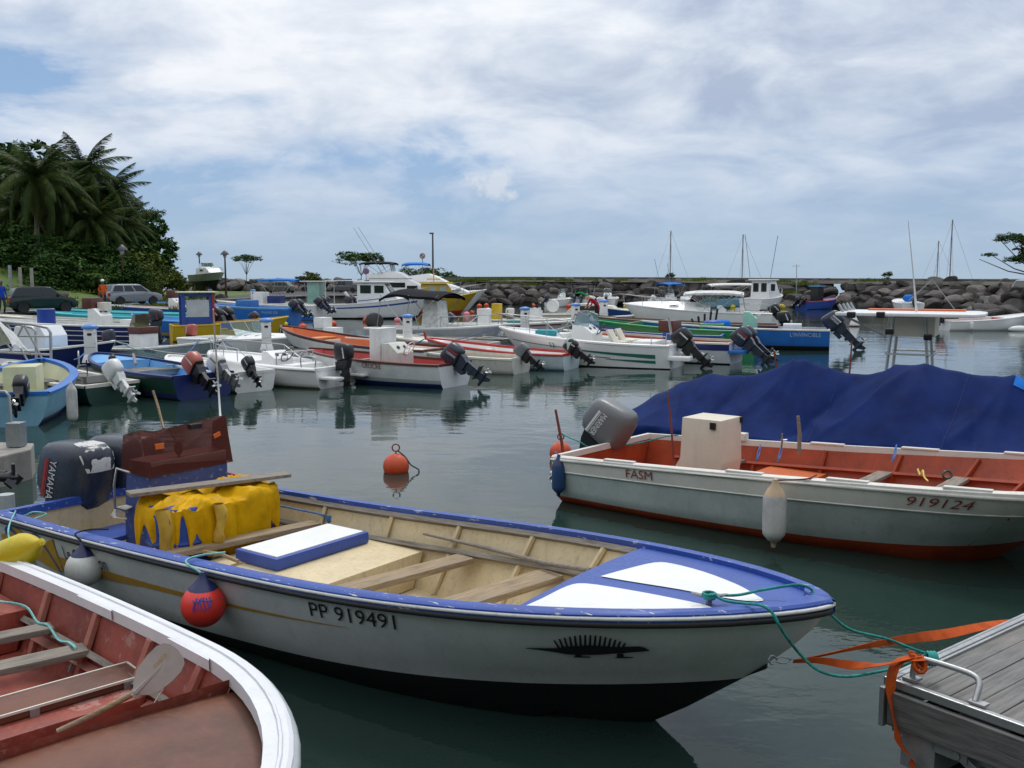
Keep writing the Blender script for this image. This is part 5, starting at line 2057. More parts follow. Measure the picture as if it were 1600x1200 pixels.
def rock_run(root, pts, rows, wmin, wmax, ztop):
    """irregular courses of boulders laid along a line of (x, y) points"""
    seg = [(Vector(a), Vector(b)) for a, b in zip(pts, pts[1:])]
    tot = sum((b - a).length for a, b in seg)

    def along(s_):
        for a, b in seg:
            l_ = (b - a).length
            if s_ <= l_:
                return a + (b - a) * (s_ / l_), (b - a) / l_
            s_ -= l_
        return b, (b - a) / l_
    cnt = 0
    for r_ in range(rows):
        s_ = rr.random()
        while s_ < tot:
            w = rr.uniform(wmin, wmax) * (1.0 if r_ else 1.08)
            hgt = ztop / rows * rr.uniform(1.15, 1.55)
            p, t = along(s_ + w * 0.5)
            nrm = V(-t.y, t.x, 0)
            if nrm.y < 0:
                nrm = -nrm
            q = V(p.x, p.y, 0) + nrm * (r_ * 0.62 + rr.uniform(-0.15, 0.2) + 0.5)
            z = ztop * (r_ + 0.42) / rows + rr.uniform(-0.12, 0.12)
            q.z = z
            link('rock', rr.choice(ROCKS), root, q, (rr.uniform(-0.6, 0.6), rr.uniform(-0.45, 0.45), math.atan2(t.y, t.x) + rr.uniform(-0.3, 0.3) + PI * rr.choice((0, 1))), (w * 1.38, w * rr.uniform(0.95, 1.25), hgt * 1.75))
            s_ += w * 0.93
            cnt += 1
    return cnt


BW = thing('breakwater', 'long breakwater of dark boulders under a concrete kerb, closing the harbour', 'breakwater', (0, 0, 0))
line = [V(-8.5, 104, 0), V(0, 101, 0), V(13, 97, 0), V(30, 90.5, 0), V(40, 81.5, 0), V(53, 70, 0)]
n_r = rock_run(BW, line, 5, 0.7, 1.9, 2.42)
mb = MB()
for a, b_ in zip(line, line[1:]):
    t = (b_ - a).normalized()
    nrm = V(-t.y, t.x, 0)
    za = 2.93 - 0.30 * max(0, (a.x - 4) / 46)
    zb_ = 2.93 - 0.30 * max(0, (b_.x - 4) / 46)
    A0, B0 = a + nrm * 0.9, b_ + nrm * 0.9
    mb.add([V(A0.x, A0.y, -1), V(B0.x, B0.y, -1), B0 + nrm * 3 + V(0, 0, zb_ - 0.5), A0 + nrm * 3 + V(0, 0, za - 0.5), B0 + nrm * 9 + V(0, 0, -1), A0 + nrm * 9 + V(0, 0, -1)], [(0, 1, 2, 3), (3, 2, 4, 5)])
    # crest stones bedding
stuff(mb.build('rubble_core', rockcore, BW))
mb = MB()
mb2 = MB()
for a, b_ in zip(line, line[1:]):
    t = (b_ - a).normalized()
    nrm = V(-t.y, t.x, 0)
    za = 2.95 - 0.30 * max(0, (a.x - 4) / 46)
    zb_ = 2.95 - 0.30 * max(0, (b_.x - 4) / 46)
    A0, B0 = a + nrm * 4.3 + V(0, 0, za - 0.16), b_ + nrm * 4.3 + V(0, 0, zb_ - 0.16)
    mb.beam(A0 - t * 1.6, B0 + t * 1.7 - V(0, 0, 0.003), 1.6, 0.24)
    mb2.beam(A0 + V(0, 0, -0.25) - nrm * 0.9 - t * 1.6, B0 + V(0, 0, -0.25) - nrm * 0.9 + t * 1.7, 1.9, 0.30)
mb.build('parapet', mat('dark_concrete', (0.10, 0.095, 0.085), 0.9, var=0.3, scale=2), BW)
mb2.build('crest_slab', mat('sandy_concrete', (0.30, 0.27, 0.22), 0.9, var=0.4, scale=1.2, dirtamt=0.6), BW)
# rock mound at the right end
RM = thing('rock_mound', 'heap of brown boulders by the water at the right edge', 'rock heap', (0, 0, 0))
for k in range(64):
    px = rr.uniform(1525, 1690)
    u = (px - 1530) / 160
    Y = 63 + rr.uniform(-1, 8) - 3 * u
    ztop = 0.2 + 2.0 * min(1, u * 2.2)
    z = rr.uniform(0.0, ztop)
    q = PD(px, 480, Y + z * 1.2)
    w = rr.uniform(1.0, 2.4)
    link('rock', rr.choice(ROCKS), RM, (q.x, q.y, z), (rr.uniform(-.4, .4), rr.uniform(-.4, .4), rr.uniform(0, 6)), (w * 1.3, w, w * 0.62))
# rock ridge behind the road on the left
RL = thing('rock_ridge', 'low ridge of boulders behind the parked cars and the road', 'rock ridge', (0, 0, 0))
for k in range(130):
    u = k / 130 + rr.uniform(-0.01, 0.01)
    px = 285 + (740 - 285) * u
    Y = 150 - 30 * u + rr.uniform(-2, 2)
    lay = k % 2
    q = PD(px, 450, Y)
    w = rr.uniform(1.6, 3.4)
    link('rock', rr.choice(ROCKS), RL, (q.x, q.y + lay * 1.5, 1.1 + lay * 0.75 + rr.uniform(-0.15, 0.2)), (rr.uniform(-.4, .4), rr.uniform(-.4, .4), rr.uniform(0, 6)), (w * 1.3, w, 1.35))


# ================================================================== VEGETATION
def leaf_cloud(seed, n, rad, leaf, lobes=9, flat=0.8, hollow=0.35, sub=4):
    """crown of leaf clumps: leaves scattered round many twig ends inside an uneven volume; radius 1 unit"""
    rnd = random.Random(seed)
    cl = []
    for k in range(lobes):
        a = rnd.uniform(0, 2 * PI)
        e = rnd.uniform(-0.5, 1.0)
        r_ = rad * rnd.uniform(0.35, 0.78)
        cl.append((V(r_ * math.cos(a) * math.cos(e * 1.2), r_ * math.sin(a) * math.cos(e * 1.2), r_ * math.sin(e * 1.2) * flat), rad * rnd.uniform(0.26, 0.46)))
    v, f = [], []
    for c, r_ in cl:
        tw = []
        for j in range(sub * 6):
            d_ = V(rnd.gauss(0, 1), rnd.gauss(0, 1), rnd.gauss(0, 1)).normalized()
            tw.append(c + V(d_.x, d_.y, d_.z * 0.75) * r_ * rnd.uniform(0.55, 1.08))
        m_ = max(1, n // (lobes * len(tw)))
        for t in tw:
            for j in range(m_):
                p = t + V(rnd.gauss(0, 1), rnd.gauss(0, 1), rnd.gauss(0, 0.7)) * r_ * 0.13
                s_ = leaf * rnd.uniform(0.6, 1.3)
                nrm = V(rnd.gauss(0, 0.7), rnd.gauss(0, 0.7), rnd.uniform(0.2, 1.2)).normalized()
                x = nrm.orthogonal().normalized()
                x = (Matrix.Rotation(rnd.uniform(0, 6.28), 3, nrm) @ x)
                y = nrm.cross(x)
                o = len(v)
                v += [tuple(p - x * s_ * 0.5), tuple(p + y * s_ * 0.30 - nrm * 0.1 * s_), tuple(p + x * s_ * 0.55 - nrm * 0.25 * s_), tuple(p - y * s_ * 0.30 - nrm * 0.1 * s_)]
                f.append((o, o + 1, o + 2, o + 3))
    return v, f, cl


CROWN = {}


def crown_mesh(kind, m):
    if (kind, m.name) in CROWN:
        return CROWN[(kind, m.name)]
    prm = {'dense': (1, 9000, 1.0, 0.085, 16, 0.85), 'dense2': (2, 9000, 1.0, 0.085, 18, 0.9), 'bush': (3, 5000, 1.0, 0.10, 12, 0.7), 'broad': (5, 7000, 1.0, 0.12, 14, 0.8),
           'airy': (4, 4200, 1.0, 0.085, 12, 0.45), 'airy2': (8, 4200, 1.0, 0.085, 11, 0.5)}[kind]
    v, f, cl = leaf_cloud(prm[0], prm[1], prm[2], prm[3], prm[4], prm[5])
    me = bpy.data.meshes.new('crown')
    me.from_pydata(v, [], f)
    me.materials.append(m)
    CROWN[(kind, m.name)] = (me, cl)
    return CROWN[(kind, m.name)]


def tree(name, label, cat, loc, r, h, kind, m, zs=1.0, trunk=0.16, group=None, rz=None, sx=1.0):
    root = thing(name, label, cat, loc, group=group)
    me, cl = crown_mesh(kind, m)
    rz_ = rr.uniform(0, 6.28) if rz is None else rz
    link('crown', me, root, (0, 0, h), (0, 0, rz_), (r * sx, r, r * zs))
    mb = MB()
    fork = V(0.05 * h, 0, h * 0.5 if kind != 'bush' else h * 0.2)
    mb.tube([(0, 0, -0.3), fork * 0.5 + V(0.06, 0.03, 0), fork], [trunk, trunk * 0.8, trunk * 0.65], 7)
    rot = Matrix.Rotation(rz_, 3, 'Z')
    for c, cr in cl[:9]:
        e = rot @ V(c.x * r * sx, c.y * r, c.z * r * zs) + V(0, 0, h)
        mid_ = fork.lerp(e, 0.5) + V(0, 0, 0.10 * r)
        mb.tube([fork, mid_, e], [trunk * 0.5, trunk * 0.3, trunk * 0.12], 5)
    mb.build('trunk', bark, root, smooth=60)
    return root


# coconut palms
def frond_mesh(seed, ln=4.6, droop=1.0, m=None):
    rnd = random.Random(seed)
    mb = MB()
    n = 26
    pts = []
    for i in range(n + 1):
        u = i / n
        pts.append(V(ln * (u - 0.13 * u * u * droop), 0.12 * math.sin(u * 2 + seed), ln * (0.30 * u - 0.62 * droop * u * u)))
    mb.tube(pts[::3] + [pts[-1]], [0.05 - 0.005 * i for i in range(len(pts[::3]))] + [0.006], 4)
    for i in range(3, n * 3):
        u = i / (n * 3)
        k = u * n
        a, b_ = pts[int(k)], pts[min(n, int(k) + 1)]
        p = a.lerp(b_, k - int(k))
        t = (b_ - a).normalized() if (b_ - a).length > 1e-6 else V(1, 0, 0)
        l_ = 1.05 * math.sin(PI * min(1, 0.16 + 0.86 * u)) ** 0.7 * rnd.uniform(0.8, 1.1) * ln / 4.6
        for sd in (-1, 1):
            d_ = (t * 0.65 + V(0, sd * 0.75, 0) + V(0, 0, -0.45 * droop - rnd.uniform(0, 0.35))).normalized()
            e1_ = p + d_ * l_ * 0.55
            e2_ = p + d_ * l_ * 0.9 + V(0, 0, -0.25 * l_)
            w_ = t * 0.024
            mb.add([p - w_, p + w_, e1_ + w_ * 1.1, e1_ - w_ * 1.1, e2_], [(0, 1, 2, 3), (3, 2, 4)])
    return mb.mesh('frond', [m or palmleaf])


FR = [frond_mesh(1, 4.6, 0.7), frond_mesh(2, 4.8, 1.15), frond_mesh(3, 4.4, 1.6), frond_mesh(5, 4.5, 0.35)]
FRD = frond_mesh(4, 4.2, 2.0, palmdry)


def palm(loc, h, label, sc=1.0, lean=(0.3, 0.0), n=34):
    root = thing('coconut_palm', label, 'palm tree', loc, group='coconut palms on the wooded hill')
    mb = MB()
    pts = [V(lean[0] * (i / 8) ** 1.6, lean[1] * (i / 8) ** 1.6, h * i / 8) for i in range(9)]
    mb.tube(pts, [0.22 - 0.012 * i for i in range(9)], 8)
    mb.build('trunk', bark, root, smooth=60)
    top = pts[-1]
    for k in range(n):
        el = 1.02 - 2.0 * (k / n) ** 0.9          # from upright to hanging
        az = k * 2.399 + rr.uniform(-0.2, 0.2)
        me = FR[0] if el > 0.75 else (FR[0] if el > 0.2 else (FR[1] if el > -0.3 else FR[2]))
        if k >= n - 2:
            me = FRD
        link('frond', me, root, top, (0, -el * 0.95, az), sc * rr.uniform(0.9, 1.1))
    mb = MB()
    for k in range(7):
        a = k * 0.9
        mb.ball(top + V(0.3 * math.cos(a), 0.3 * math.sin(a), -0.25), 0.13, 8)
    stuff(mb.build('coconut_cluster', mat('coconut', (0.12, 0.10, 0.03), 0.6), root, smooth=80))
    return root


def ground_at(x, y):
    return 0.82 + hill_h(x, y)


def at_ground(px, Y):
    q = PD(px, 450, Y)
    return V(q.x, q.y, ground_at(q.x, q.y) - 0.1)


for (px, Y, toppy, lb, sc_, ln_) in ((62, 74, 280, 'tall coconut palm with a bare trunk showing below its crown, leftmost on the hill', 0.98, (0.1, 0)),
                                     (122, 82, 272, 'coconut palm just right of the tall one, its crown the highest there', 0.98, (0.8, 0)),
                                     (158, 84, 308, 'coconut palm third from the left, fronds against the sky', 0.92, (0.8, 0)),
                                     (182, 88, 352, 'lowest coconut palm, hanging fronds at the right end of the hill', 0.92, (0.5, 0)),
                                     (92, 78, 315, 'coconut palm half hidden between the two tallest ones', 0.95, (0.3, 0)),
                                     (140, 79, 350, 'short coconut palm below the second and third ones', 0.9, (0.3, 0)),
                                     (30, 80, 330, 'coconut palm left of the tall bare trunk, crown lower', 0.95, (0.3, 0)),
                                     (2, 84, 300, 'coconut palm at the left border with drooping fronds', 1.0, (0.3, 0))):
    g_ = at_ground(px, Y)
    ztop = CAMH + (434 - toppy) / 1500 * Y
    palm(g_, ztop - g_.z, lb, sc_, ln_)
vt = [(5, 92, 250, 6.0, 'dense2', leafA, 'dark tree crown between the left border and the tallest palm'), (75, 96, 262, 6.0, 'dense', leafA, 'dark tree crown filling the gap behind the two tallest palms'), (140, 98, 285, 5.5, 'broad', leafA, 'dark tree crown behind the third palm'), (185, 96, 335, 4.5, 'dense2', leafB, 'green tree crown under the lowest palm'),
      (70, 84, 340, 4.5, 'dense', leafA, 'shaded thicket under the crowns of the two tallest palms'), (130, 86, 345, 4.5, 'dense2', leafA, 'shaded thicket under the second and third palms'), (-30, 95, 225, 7.5, 'dense', leafA, 'dark broad tree at the left border behind the palms'), (40, 100, 235, 6.5, 'broad', leafA, 'dark round tree crown behind the tallest palm'),
      (-10, 88, 290, 5.5, 'dense2', leafB, 'mid green tree at the left border below the dark one'), (15, 78, 352, 4.0, 'bush', leafB, 'rounded green tree low at the left border'),
      (110, 100, 300, 6.0, 'dense2', leafA, 'dark dense tree behind the second palm'), (170, 100, 330, 5.5, 'dense', leafA, 'dark dense tree behind the third palm'),
      (215, 98, 345, 4.6, 'broad', leafA, 'broad leaved tree with horizontal branches at the right end of the hill'), (222, 100, 318, 2.6, 'airy', leafA, 'thin branch of sparse leaves standing out above the hill end'),
      (60, 76, 372, 4.2, 'dense', leafA, 'dark bush mass around the foot of the tall palm'), (115, 78, 368, 3.6, 'bush', leafB, 'bright green rounded bush right of the tall palm trunk'),
      (150, 80, 385, 3.8, 'dense2', leafA, 'dark bush under the third palm'), (200, 84, 392, 3.8, 'bush', leafC, 'yellow green bush behind the lamp post'),
      (40, 70, 404, 2.8, 'dense', leafA, 'dark hedge clump behind the concrete posts'), (90, 70, 408, 2.8, 'dense2', leafA, 'dark hedge clump above the dark green car'),
      (135, 72, 405, 2.9, 'bush', leafB, 'green clump in the hedge left of the man in orange'), (178, 74, 408, 2.8, 'dense', leafA, 'dark clump in the hedge above the silver hatchback'),
      (215, 76, 412, 2.7, 'dense2', leafC, 'yellowish clump at the right part of the hedge'), (245, 84, 412, 2.6, 'bush', leafC, 'olive bush where the hill runs down to the grass'),
      (250, 96, 398, 1.9, 'broad', leafA, 'small dark tree at the foot of the hill'), (268, 104, 424, 1.8, 'dense', leafA, 'last low dark bush at the end of the hill')]
for (px, Y, toppy, r_, kind, m_, lb) in vt:
    g_ = at_ground(px, Y)
    ztop = CAMH + (434 - toppy) / 1500 * Y
    zs_ = 0.8
    hc_ = ztop - g_.z - r_ * zs_ * 0.72
    tree('bush' if kind == 'bush' or r_ < 3.5 else 'broadleaf_tree', lb, 'bush' if kind == 'bush' or r_ < 3.5 else 'tree', g_, r_, max(0.6, hc_), kind, m_, zs_)
for (px, Y, basepy, toppy, r_, kind, m_, lb, sx) in ((383, 132, 440, 394, 2.2, 'airy', leafB, 'small airy tree with thin leaning stems near the lamp post', 1.0),
                                                 (562, 122, 440, 388, 3.3, 'airy2', leafB, 'airy flat topped tree behind the fishing cruisers', 1.15),
                                                 (655, 118, 440, 412, 2.8, 'airy', leafB, 'low sparse tree behind the yellow boat', 1.1),
                                                 (483, 128, 452, 424, 1.9, 'bush', leafC, 'yellow green bush between the parked sedan and the pickup', 1.1),
                                                 (707, 112, 446, 424, 1.7, 'bush', leafB, 'green shrub on the rocks right of the yellow boat', 1.0),
                                                 (1048, 98, 436, 426, 0.55, 'bush', leafA, 'tiny dark shrub on top of the breakwater', 1.0),
                                                 (1387, 86, 436, 424, 0.5, 'bush', leafB, 'tiny shrub on the breakwater left of the tall aerial', 1.3)):
    g_ = PD(px, basepy, Y)
    ztop = CAMH + (434 - toppy) / 1500 * Y
    z0_ = 2.55 if Y < 105 else 0.9
    zz_ = 0.55 if kind.startswith('airy') else 0.75
    tree('small_tree' if r_ > 2 else 'shrub', lb, 'tree' if r_ > 2 else 'shrub', (g_.x, g_.y, z0_), r_, ztop - z0_ - r_ * zz_ * 0.75, kind, m_, zz_, 0.07 if kind.startswith('airy') else 0.05, sx=sx)
# tree entering from the right
g_ = PD(1640, 440, 66)
tr_ = thing('small_tree', 'tree with long sparse branches reaching in at the right border', 'tree', (g_.x, g_.y, 1.2))
me, cl = crown_mesh('airy', leafB)
me2, cl2 = crown_mesh('dense', leafB)
for (px, py, r_, mm_) in ((1585, 372, 1.3, me), (1598, 405, 1.1, me), (1548, 398, 0.55, me), (1655, 385, 2.6, me2)):
    q = PD(px, py, 66)
    link('crown', mm_, tr_, (q.x - g_.x, 0, q.z - 1.2), (0, 0, px), (r_, r_, r_ * 0.6))
mb = MB()
base_ = V(0, 0, 0)
mb.tube([base_, V(-0.2, 0, 1.2), V(-0.6, 0, 2.2)], [0.16, 0.12, 0.09], 7)
for tgt in ((1582, 378), (1600, 412), (1548, 398), (1530, 405), (1560, 372)):
    q = PD(tgt[0], tgt[1], 66)
    e = V(q.x - g_.x, 0, q.z - 1.2)
    mb.tube([V(-0.4, 0, 1.6), V(-0.4, 0, 1.6).lerp(e, 0.55) - V(0, 0, 0.25), e], [0.06, 0.04, 0.02], 5)
mb.build('trunk', bark, tr_, smooth=60)


def tufts(name, spots, m, hgt, seed):
    rnd = random.Random(seed)
    mb = MB()
    for x, y, z, r_, n in spots:
        for k in range(n):
            a = rnd.uniform(0, 6.28)
            d_ = rnd.uniform(0, r_)
            p = V(x + d_ * math.cos(a), y + d_ * math.sin(a), z)
            h_ = hgt * rnd.uniform(0.4, 1.2)
            w_ = V(0.03, 0.0, 0) * rnd.uniform(1, 2.5)
            mb.add([p - w_, p + w_, p + V(rnd.uniform(-0.15, 0.15), rnd.uniform(-0.1, 0.1), h_)], [(0, 1, 2)])
    return stuff(mb.build(name, m))


sp_ = []
for (px, Y, z, r_, n) in ((760, 100, 2.7, 2.2, 260), (810, 99, 2.72, 1.6, 160), (850, 98.5, 2.7, 1.5, 150), (882, 98, 2.6, 1.0, 120), (925, 97.5, 2.7, 1.0, 80), (970, 97, 2.65, 0.8, 80), (1085, 95, 2.6, 1.3, 90), (1100, 95, 2.7, 1.0, 60), (1220, 91, 2.5, 1.3, 130), (1255, 90, 2.3, 1.2, 120), (1360, 87, 2.6, 1.6, 120), (740, 101, 2.6, 1.8, 260), (720, 103, 2.5, 2.0, 260),
                       (1235, 89, 1.5, 0.9, 150), (1215, 90, 1.3, 0.6, 80), (790, 100, 2.3, 1.5, 120), (830, 98, 2.2, 1.0, 80)):
    q = PD(px, 430, Y)
    sp_.append((q.x, q.y, z - 0.15, r_, n))
tufts('breakwater_grass', sp_, leafC, 0.34, 5)
sp_ = []
for k in range(240):
    px = rr.uniform(-20, 330)
    Y = rr.uniform(60, 120)
    q = PD(px, 460, Y)
    if q.x < -14:
        sp_.append((q.x, q.y, ground_at(q.x, q.y) - 0.02, 0.9, 26))
tufts('bank_grass', sp_, leafC, 0.30, 6)

# ================================================================== street furniture, posts, signs
def lamp(px, toppy, Y, label, z0=0.85):
    q = PD(px, toppy, Y)
    root = thing('street_lamp', label, 'street lamp', (q.x, q.y, z0), group='brown lamp posts on the grass')
    h_ = q.z - z0
    mb = MB()
    mb.tube([(0, 0, 0), (0, 0, h_ * 0.3), (0, 0, h_ - 0.75)], [0.13, 0.10, 0.07], 8)
    mb.lathe([(0.18, 0), (0.18, 0.25), (0.12, 0.35)], 10)
    mb.build('post', mat('brown_lamp_post', (0.06, 0.022, 0.016), 0.5), root, smooth=40)
    mb = MB()
    mb.lathe([(0.09, h_ - 0.75), (0.20, h_ - 0.45), (0.21, h_ - 0.35)], 12)
    mb.build('lamp_glass', mat('lamp_glass', (0.45, 0.45, 0.44), 0.3), root, smooth=60)
    mb = MB()
    mb.lathe([(0.42, h_ - 0.42), (0.36, h_ - 0.30), (0.18, h_ - 0.12), (0.05, h_), (0, h_)], 14)
    mb.build('lamp_hood', mat('lamp_hood_paint', (0.045, 0.04, 0.06), 0.4), root, smooth=60)


lamp(190, 382, 73, 'brown lamp post in front of the hedge above the silver hatchback')
lamp(311, 393, 118, 'lamp post directly behind the boat on trestles')
lamp(351, 391, 92, 'tallest lamp post, on the grass right of the boat on trestles')
q = PD(676, 364, 116)
o = thing('mast_pole', 'tall plain pole with a small head, behind the yellow boat', 'pole', (q.x, q.y, 0.9))
mb = MB()
mb.tube([(0, 0, 0), (0, 0, q.z - 0.9)], [0.14, 0.09], 8)
mb.box((-0.12, 0, q.z - 0.95), (0.5, 0.2, 0.18))
mb.build('pole', mat('grey_pole', (0.08, 0.08, 0.085), 0.5), o, smooth=40)


def round_sign(px, py, Y, r_, face, rim, label, bar=None):
    q = PD(px, py, Y)
    o = thing('road_sign', label, 'road sign', (q.x, q.y, 0.9))
    rot = Matrix.Rotation(PI / 2, 3, 'X')
    mb = MB()
    mb.tube([(0, 0.05, 0), (0, 0.05, q.z - 0.9)], 0.05, 6)
    mb.build('post', galv, o)
    mb = MB()
    mb.lathe([(0, 0), (r_, 0.0), (r_, 0.03), (0, 0.03)], 20, (0, 0, q.z - 0.9), 0, rot)
    mb.build('rim', rim, o)
    mb = MB()
    mb.lathe([(0, 0.032), (r_ * 0.74, 0.032), (r_ * 0.74, 0.036), (0, 0.036)], 20, (0, 0, q.z - 0.9), 0, rot)
    mb.build('face', face, o)
    if bar:
        mb = MB()
        mb.box((0, -0.045, q.z - 0.9), (r_ * 1.7, 0.01, r_ * 0.26), 0, Matrix.Rotation(R(45), 3, 'Y'))
        mb.build('bar', bar, o)


round_sign(572, 424, 108, 0.36, mat('faded_sign_blue', (0.16, 0.16, 0.36), 0.5), mat('faded_sign_red', (0.35, 0.10, 0.14), 0.5), 'round faded blue no parking sign with red rim and bar', mat('faded_sign_red2', (0.35, 0.10, 0.14), 0.5))
round_sign(660, 400, 116, 0.34, mat('sign_white', (0.5, 0.48, 0.46), 0.5), mat('sign_red', (0.28, 0.04, 0.04), 0.5), 'round pale sign with dark red rim on a tall post', mat('sign_dark', (0.05, 0.03, 0.03), 0.5))
for i, (px, y0, y1) in enumerate(((15, 418, 458), (31, 421, 458), (49, 422, 458))):
    Y = 64
    q = PD(px, y0, Y)
    g_ = ground_at(q.x, q.y)
    mb = MB()
    mb.box((0, 0, (q.z - g_) / 2), (0.17, 0.17, q.z - g_ + 0.3), 0, None, 0.9)
    o = mb.build('fence_post', [galv, concrete, concrete][i])
    o.location = (q.x, q.y, g_)
    tag(o, ('bluish metal post, leftmost of the three posts behind the dark green car', 'concrete post in the middle of the three behind the dark green car', 'concrete post, rightmost of the three behind the dark green car')[i], 'post')
mb = MB()
for (px, py, Y, w) in ((250, 472, 72, 0.9), (240, 478, 66, 0.6), (288, 468, 84, 0.7), (345, 470, 84, 0.8), (270, 470, 78, 0.5)):
    pass
for (px, Y, w, lb) in ((346, 88, 0.9, 'brown stump of roots at the foot of the tallest lamp post'), (300, 92, 0.5, 'small brown stone on the grass near the trestles'), (100, 66, 0.6, 'grey stone on the bank behind the dark green car')):
    q = PD(px, 470, Y)
    o = link('boulder', rr.choice(ROCKS), None, (q.x, q.y, ground_at(q.x, q.y) + 0.15), (0, 0, 1), (w * 1.3, w, w * 1.1))
    tag(o, lb, 'rock')


# ================================================================== pontoon with service pedestals
PA, PB = P(92, 586, 0.5), P(975, 503, 0.5)
pdv = (PB - PA)
plen = pdv.length
PT = thing('pontoon', 'long grey planked pontoon crossing the harbour between the moored boats', 'pontoon', (PA.x, PA.y, 0), math.atan2(pdv.y, pdv.x))
PW = 2.0
pl_me = MB().box((0, 0, 0), (0.14, PW, 0.03)).mesh('plank', [plank])
npl = 0
x = 0.1
while x < plen and npl < 200:
    link('plank', pl_me, PT, (x, 0, 0.485 + 0.002 * (npl % 3)))
    x += 0.15
    npl += 1
pcl_ = P(640, 537, 0.5)
mb = MB()
mb.box(((plen) / 2, 0, 0.36), (plen, PW * 0.96, 0.20))
mb.build('float_frame', concrete, PT)
mb = MB()
for s_ in (-1, 1):
    mb.box((plen / 2, s_ * (PW / 2 + 0.03), 0.44), (plen, 0.05, 0.16))
mb.build('edge_rail', galv, PT)
# finger at the near left end
pl2 = MB().box((0, 0, 0), (0.13, 3.0, 0.03)).mesh('plank', [plank])
for k in range(22):
    link('plank', pl2, PT, (-0.2 - 0.14 * k, 0.4, 0.486))
mb = MB()
mb.box((-1.7, 0.4, 0.36), (3.2, 2.9, 0.20))
mb.build('landing_frame', concrete, PT)
mb = MB()
i = 0
for t in [k / 26 for k in range(27)]:
    for s_ in (-1, 1):
        if (i % 3) != 2:
            c_ = V(plen * t, s_ * (PW / 2 - 0.1), 0.5)
            mb.tube([c_ + V(-0.14, 0, 0), c_ + V(-0.11, 0, 0.09), c_ + V(0.11, 0, 0.09), c_ + V(0.14, 0, 0)], 0.018, 5)
        i += 1
stuff(mb.build('mooring_cleat', galv, PT, smooth=60))

PED = []


def pedestal_mesh():
    b = MB()
    b.box((0, 0, 0.56), (0.30, 0.26, 0.72), 0)
    cab = b.mesh('cabinet', [white2], bevel=0.015, smooth=40)
    b = MB()
    b.lathe([(0.215, 0.92), (0.225, 0.96), (0.20, 1.0), (0.10, 1.035), (0, 1.045)], 16, sc=(1, 0.85, 1))
    cap = b.mesh('cap', [mat('blue_pedestal_cap', (0.08, 0.24, 0.60), 0.4)], smooth=50)
    b = MB()
    b.box((0, 0, 0.11), (0.44, 0.38, 0.22), 0, None, 0.72)
    base = b.mesh('base', [white2], bevel=0.015, smooth=40)
    b = MB()
    b.box((0.0, -0.134, 0.77), (0.11, 0.012, 0.07))
    pan = b.mesh('meter_window', [black])
    b = MB()
    b.box((0, -0.133, 0.42), (0.28, 0.006, 0.008))
    b.box((0.13, -0.135, 0.8), (0.02, 0.008, 0.03))
    b.box((0.13, -0.135, 0.52), (0.02, 0.008, 0.03))
    sm = b.mesh('door_seam', [galv])
    return cab, cap, base, pan, sm


PEDM = pedestal_mesh()


def pedestal(px, py, label, z=0.5, Y=None, sc=1.0, rz=0.0):
    q = P(px, py, z) if Y is None else PD(px, py, Y)
    root = thing('service_pedestal', label, 'pedestal', (q.x, q.y, z), rz, 'white service pedestals with blue caps')
    for nm, me in zip(('cabinet', 'cap', 'base', 'meter_window', 'door_seam'), PEDM):
        link(nm, me, root, scale=sc)


pedestal(143, 566, 'white pedestal with blue cap between the pontoon gangway and the white outboard', rz=0.25)
pedestal(417, 548, 'white pedestal with blue cap behind the white runabout bow rail', rz=0.25)
pedestal(637, 537, 'white pedestal with blue cap behind the console of the boat lettered CRUCRE', rz=0.25)
pedestal(820, 520, 'white pedestal with blue cap left of the green striped boat', rz=0.25, sc=1.05)
pedestal(899, 512, 'white pedestal mostly hidden behind the windscreen of the green striped boat', rz=0.25, sc=1.1)
pedestal(943, 504, 'white pedestal beside the man in the red shirt', rz=0.25, sc=1.15)
pedestal(396, 474, 'white pedestal on the quay by the asphalt road', 0.9, sc=1.0)
pedestal(285, 481, 'white pedestal on the quay above the yellow cabin boat', 0.9, sc=1.0)

# aluminium gangway at the left
GW = thing('gangway', 'aluminium truss handrail of a gangway at the left border', 'gangway', (0, 0, 0))
Yg = 23.4


def G(px, py, Y=Yg):
    return PD(px, py, Y)


for nm, top_, bot_, dY in (('handrail', [(-60, 497), (50, 507), (74, 512), (79, 520), (80, 574)], [(-60, 548), (80, 554)], 0.0), ('handrail', [(-60, 500), (28, 507), (50, 512), (56, 518), (57, 572)], [(-60, 546), (57, 549)], 1.1)):
    mb = MB()
    mb.tube([G(a, b_, Yg + dY) for a, b_ in top_], 0.036, 8)
    mb.tube([G(a, b_, Yg + dY) for a, b_ in bot_], 0.028, 6)
    mb.tube([G(-60, 523, Yg + dY), G(top_[-1][0], 526, Yg + dY)], 0.022, 6)
    for (a, b_, c_, d_) in ((-35, 548, 12, 508), (12, 508, 48, 572), (-15, 500, 20, 550), (16, 548, 36, 509), (38, 509, 73, 573)):
        mb.tube([G(a, b_, Yg + dY), G(c_, d_, Yg + dY)], 0.022, 6)
    mb.build(nm, metal, GW, smooth=60)
mb = MB()
a_, b_ = G(-60, 566), G(78, 577)
mb.beam(a_ + V(0, 0.5, 0), b_ + V(0, 0.5, 0), 1.2, 0.06)
mb.build('walkway', galv, GW)
